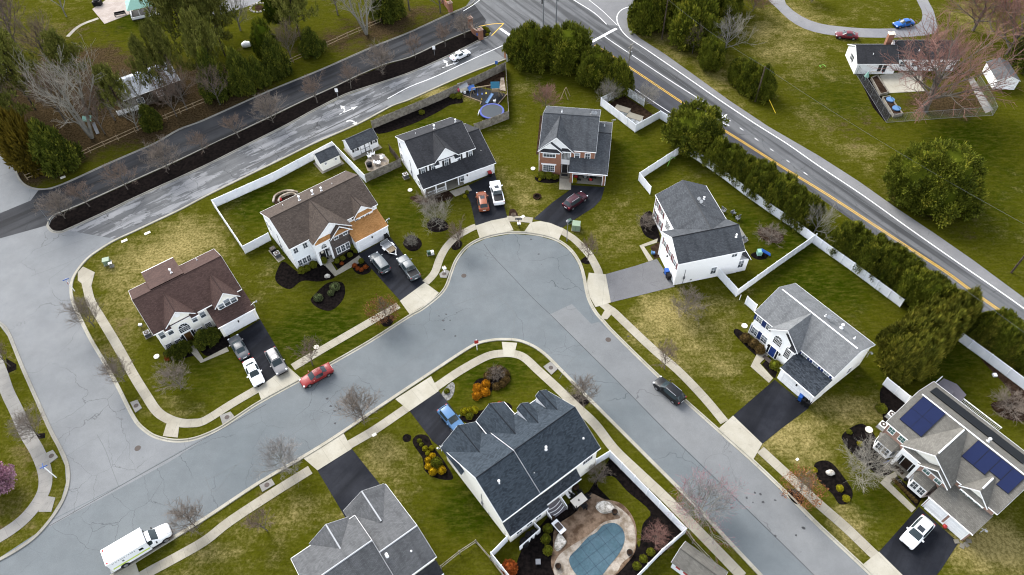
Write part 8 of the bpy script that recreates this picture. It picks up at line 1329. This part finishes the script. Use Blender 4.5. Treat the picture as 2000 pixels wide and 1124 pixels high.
# yard of the ranch house
for i, (px, rz) in enumerate((((1737, 199), 0), ((1749, 216), 0))): b = MB(); b.tube((0, 0, .35), (0, 0, .6), .75, .8, 18); b.tube((0, 0, .0), (0, 0, .36), .3, .3, 8); tag(b.build('play_pool', 'sky_plastic', None, loc=tuple(G(*px))), '%s round light blue tub in the long planter bed of the maple yard' % ('upper' if i == 0 else 'lower'), 'tub', 'blue tubs')
def raised(label, pts): P = W(pts, .5); b = MB(); [b.beam((a.x, a.y, .3), (c.x, c.y, .3), .12, .6) for a, c in zip(P, P[1:] + P[:1])]; o = b.build('raised_bed', 'wood_grey'); tag(o, label, 'planter'); q = MB(); q.prism(P, .05, .35); q.build('soil', 'mulch_brown', o)
raised('long raised timber bed nearest the ranch house', [(1702, 152), (1714, 147), (1736, 180), (1720, 184)]); raised('long raised timber bed holding the blue tubs', [(1724, 190), (1738, 188), (1763, 222), (1746, 226)])
b = MB(); b.box(-1.1, 1.1, -.5, .5, .6, .7).box(-1, -.9, -.4, .4, 0, .6).box(.9, 1, -.4, .4, 0, .6).box(-1, 1, .3, .5, .7, 1.1); tag(b.build('bench', 'cream', None, loc=tuple(G(1708, 143))), 'pale bench at the ranch house wall', 'bench'); b = MB(); b.blob((0, 0, .5), .45, .45, .55, 2, .1); tag(b.build('covered_chair', 'red_plastic', None, True, tuple(G(1722, 143))), 'red cushioned seat at the ranch house wall', 'chair'); b = MB(); b.tube((0, 0, 0), (0, 0, 2.0), .04, .04, 6).tube((0, 0, 1.0), (0, 0, 2.1), .5, .06, 10); tag(b.build('parasol', 'mint', None, loc=tuple(G(1689, 158))), 'folded mint green parasol by the chain-link fence', 'parasol')
b = MB(); b.beam((0, 0, .3), (-.9, 2.6, 1.6), .07, .07); tag(b.build('guy_marker', 'yellow', None, loc=tuple(G(1514, 224))), 'yellow guy wire sleeve beside the drain in the field', 'guy marker'); b = MB(); b.beam((-.5, 0, .3), (.5, .3, .3), .08, .08).beam((.5, .3, .3), (.7, -.4, .3), .08, .08).beam((-.5, 0, .3), (-.3, -.7, .3), .08, .08); tag(b.build('garden_toy', 'lime', None, loc=tuple(G(1604, 131))), 'lime coloured toy frame on the lawn left of the ranch house', 'toy')
r = obj1('swing_bench', 'dark bench standing on the pink patio near the gazebo', 'bench', (236, 31), rz=.35); b = MB(); b.box(-1.2, 1.2, -.25, .25, .4, .48); b.build('seat', 'black', r); b = MB(); b.box(-1.2, 1.2, .25, .32, .5, .95); b.build('backrest', 'black', r); b = MB(); [b.box(x - .05, x + .05, -.25, .3, 0, .65) for x in (-1.2, 1.2)]; b.build('legs', 'black', r)
b = MB(); b.box(-.9, .9, -.7, .7, 0, 1.1).blob((0, 0, 1.0), .85, .65, .5, 2, .05); tag(b.build('covered_grill', 'black', None, loc=tuple(G(192, 10))), 'black covered grill at the corner of the pink patio', 'grill')
line([(192, 36), (165, 46), (148, 56), (132, 72)], .9, .02, 'walk', 'stone_path'); b = MB(); [b.blob((2.0 * cos(a), 2.0 * sin(a), .1), .3, .25, .22, k, .2, 8, 5) for k, a in enumerate([i * 2 * pi / 16 for i in range(16)])]; tag(b.build('stone_ring', 'boulder', None, True, tuple(G(506, 16)) ), 'ring of stones round a brown bed on the far lawn', 'stone ring'); sheet('mulch_bed', [(499, 12), (506, 10), (514, 13), (513, 20), (504, 22), (498, 18)], .015, 'mulch_brown', 3)
b = MB(); b.blob((0, 0, .6), 1.2, .8, .7, 5, .12); tag(b.build('covered_boat', 'paper', None, True, tuple(G(483, 92))), 'white dome shaped cover on the far lawn', 'cover'); r = obj1('playset', 'teal covered climbing frame among the bare trees of the wood', 'playset', (182, 248)); b = MB(); [b.beam((x, y, 0), (x * .6, y * .6, 2.2), .1, .1) for x in (-1, 1) for y in (-1, 1)]; b.build('frame', 'wood_grey', r); b = MB(); b.face([(-.9, -.9, 2.0), (.9, -.9, 2.0), (.9, 0, 2.7), (-.9, 0, 2.7)]).face([(.9, .9, 2.0), (-.9, .9, 2.0), (-.9, 0, 2.7), (.9, 0, 2.7)]); b.build('roof', 'mint', r); b = MB(); b.beam((.8, -.5, 1.4), (1.8, -2.4, .1), .6, .08); b.build('slide', 'metal', r)
# inside the open garage of the brick house
for i, (u, v, m, s) in enumerate(((7.0, -.6, 'red_plastic', .35), (8.0, .2, 'black', .5), (8.7, -.4, 'metal', .3), (9.7, -1.0, 'red_plastic', .3), (10.1, -.2, 'black', .45), (11.2, .3, 'black', .5), (7.6, -1.2, 'black', .25))):
    a = rad(-10); p = (5.42 + u * cos(a) - v * sin(a), 98.94 + u * sin(a) + v * cos(a), .03); r = thing('stored_item', ('%s %s item stored in the open garage counting from the left jamb' % (ORD[i], {'red_plastic': 'red', 'black': 'dark', 'metal': 'grey'}[m])), 'stored item', p, a, 'things stored in the open garage'); b = MB(); b.box(-s, s, -s * .6, s * .6, .1, s * 1.2).blob((0, 0, s * 1.3), s * .5, s * .4, s * .4, i, .1, 8, 5); b.build('body', m, r); b = MB(); b.tube((-s, -s * .6, .15), (-s, s * .6, .15), .15, .15, 10).tube((s, -s * .6, .15), (s, s * .6, .15), .15, .15, 10); b.build('wheel', 'tyre', r)
r = obj1('drain_grate', 'brown mulch ring around the shrub beside two driveways', 'bed edge', (1003, 420)); b = MB(); b.tube((0, 0, 0), (0, 0, .12), .5, .45, 10); b.build('stump', 'wood_dark', r); r.name = 'tree_stump'; r['label'] = 'dark stump in the small bed between two driveways'; r['category'] = 'stump'

for lab, px, rz in (('left one of two big mildewed cabinets inside the utility yard', (1214, 226), -.55), ('right one of two big mildewed cabinets inside the utility yard', (1238, 241), -.55)):
    r = obj1('utility_cabinet', lab, 'cabinet', px, 'cabinets of the utility yard', rz); b = MB(); b.box(-1.4, 1.4, -.7, .7, 0, 1.5); b.build('casing', 'vinyl_dirty', r); b = MB(); b.box(-1.5, 1.5, -.8, .8, 1.5, 1.62); b.build('lid', 'walk', r)
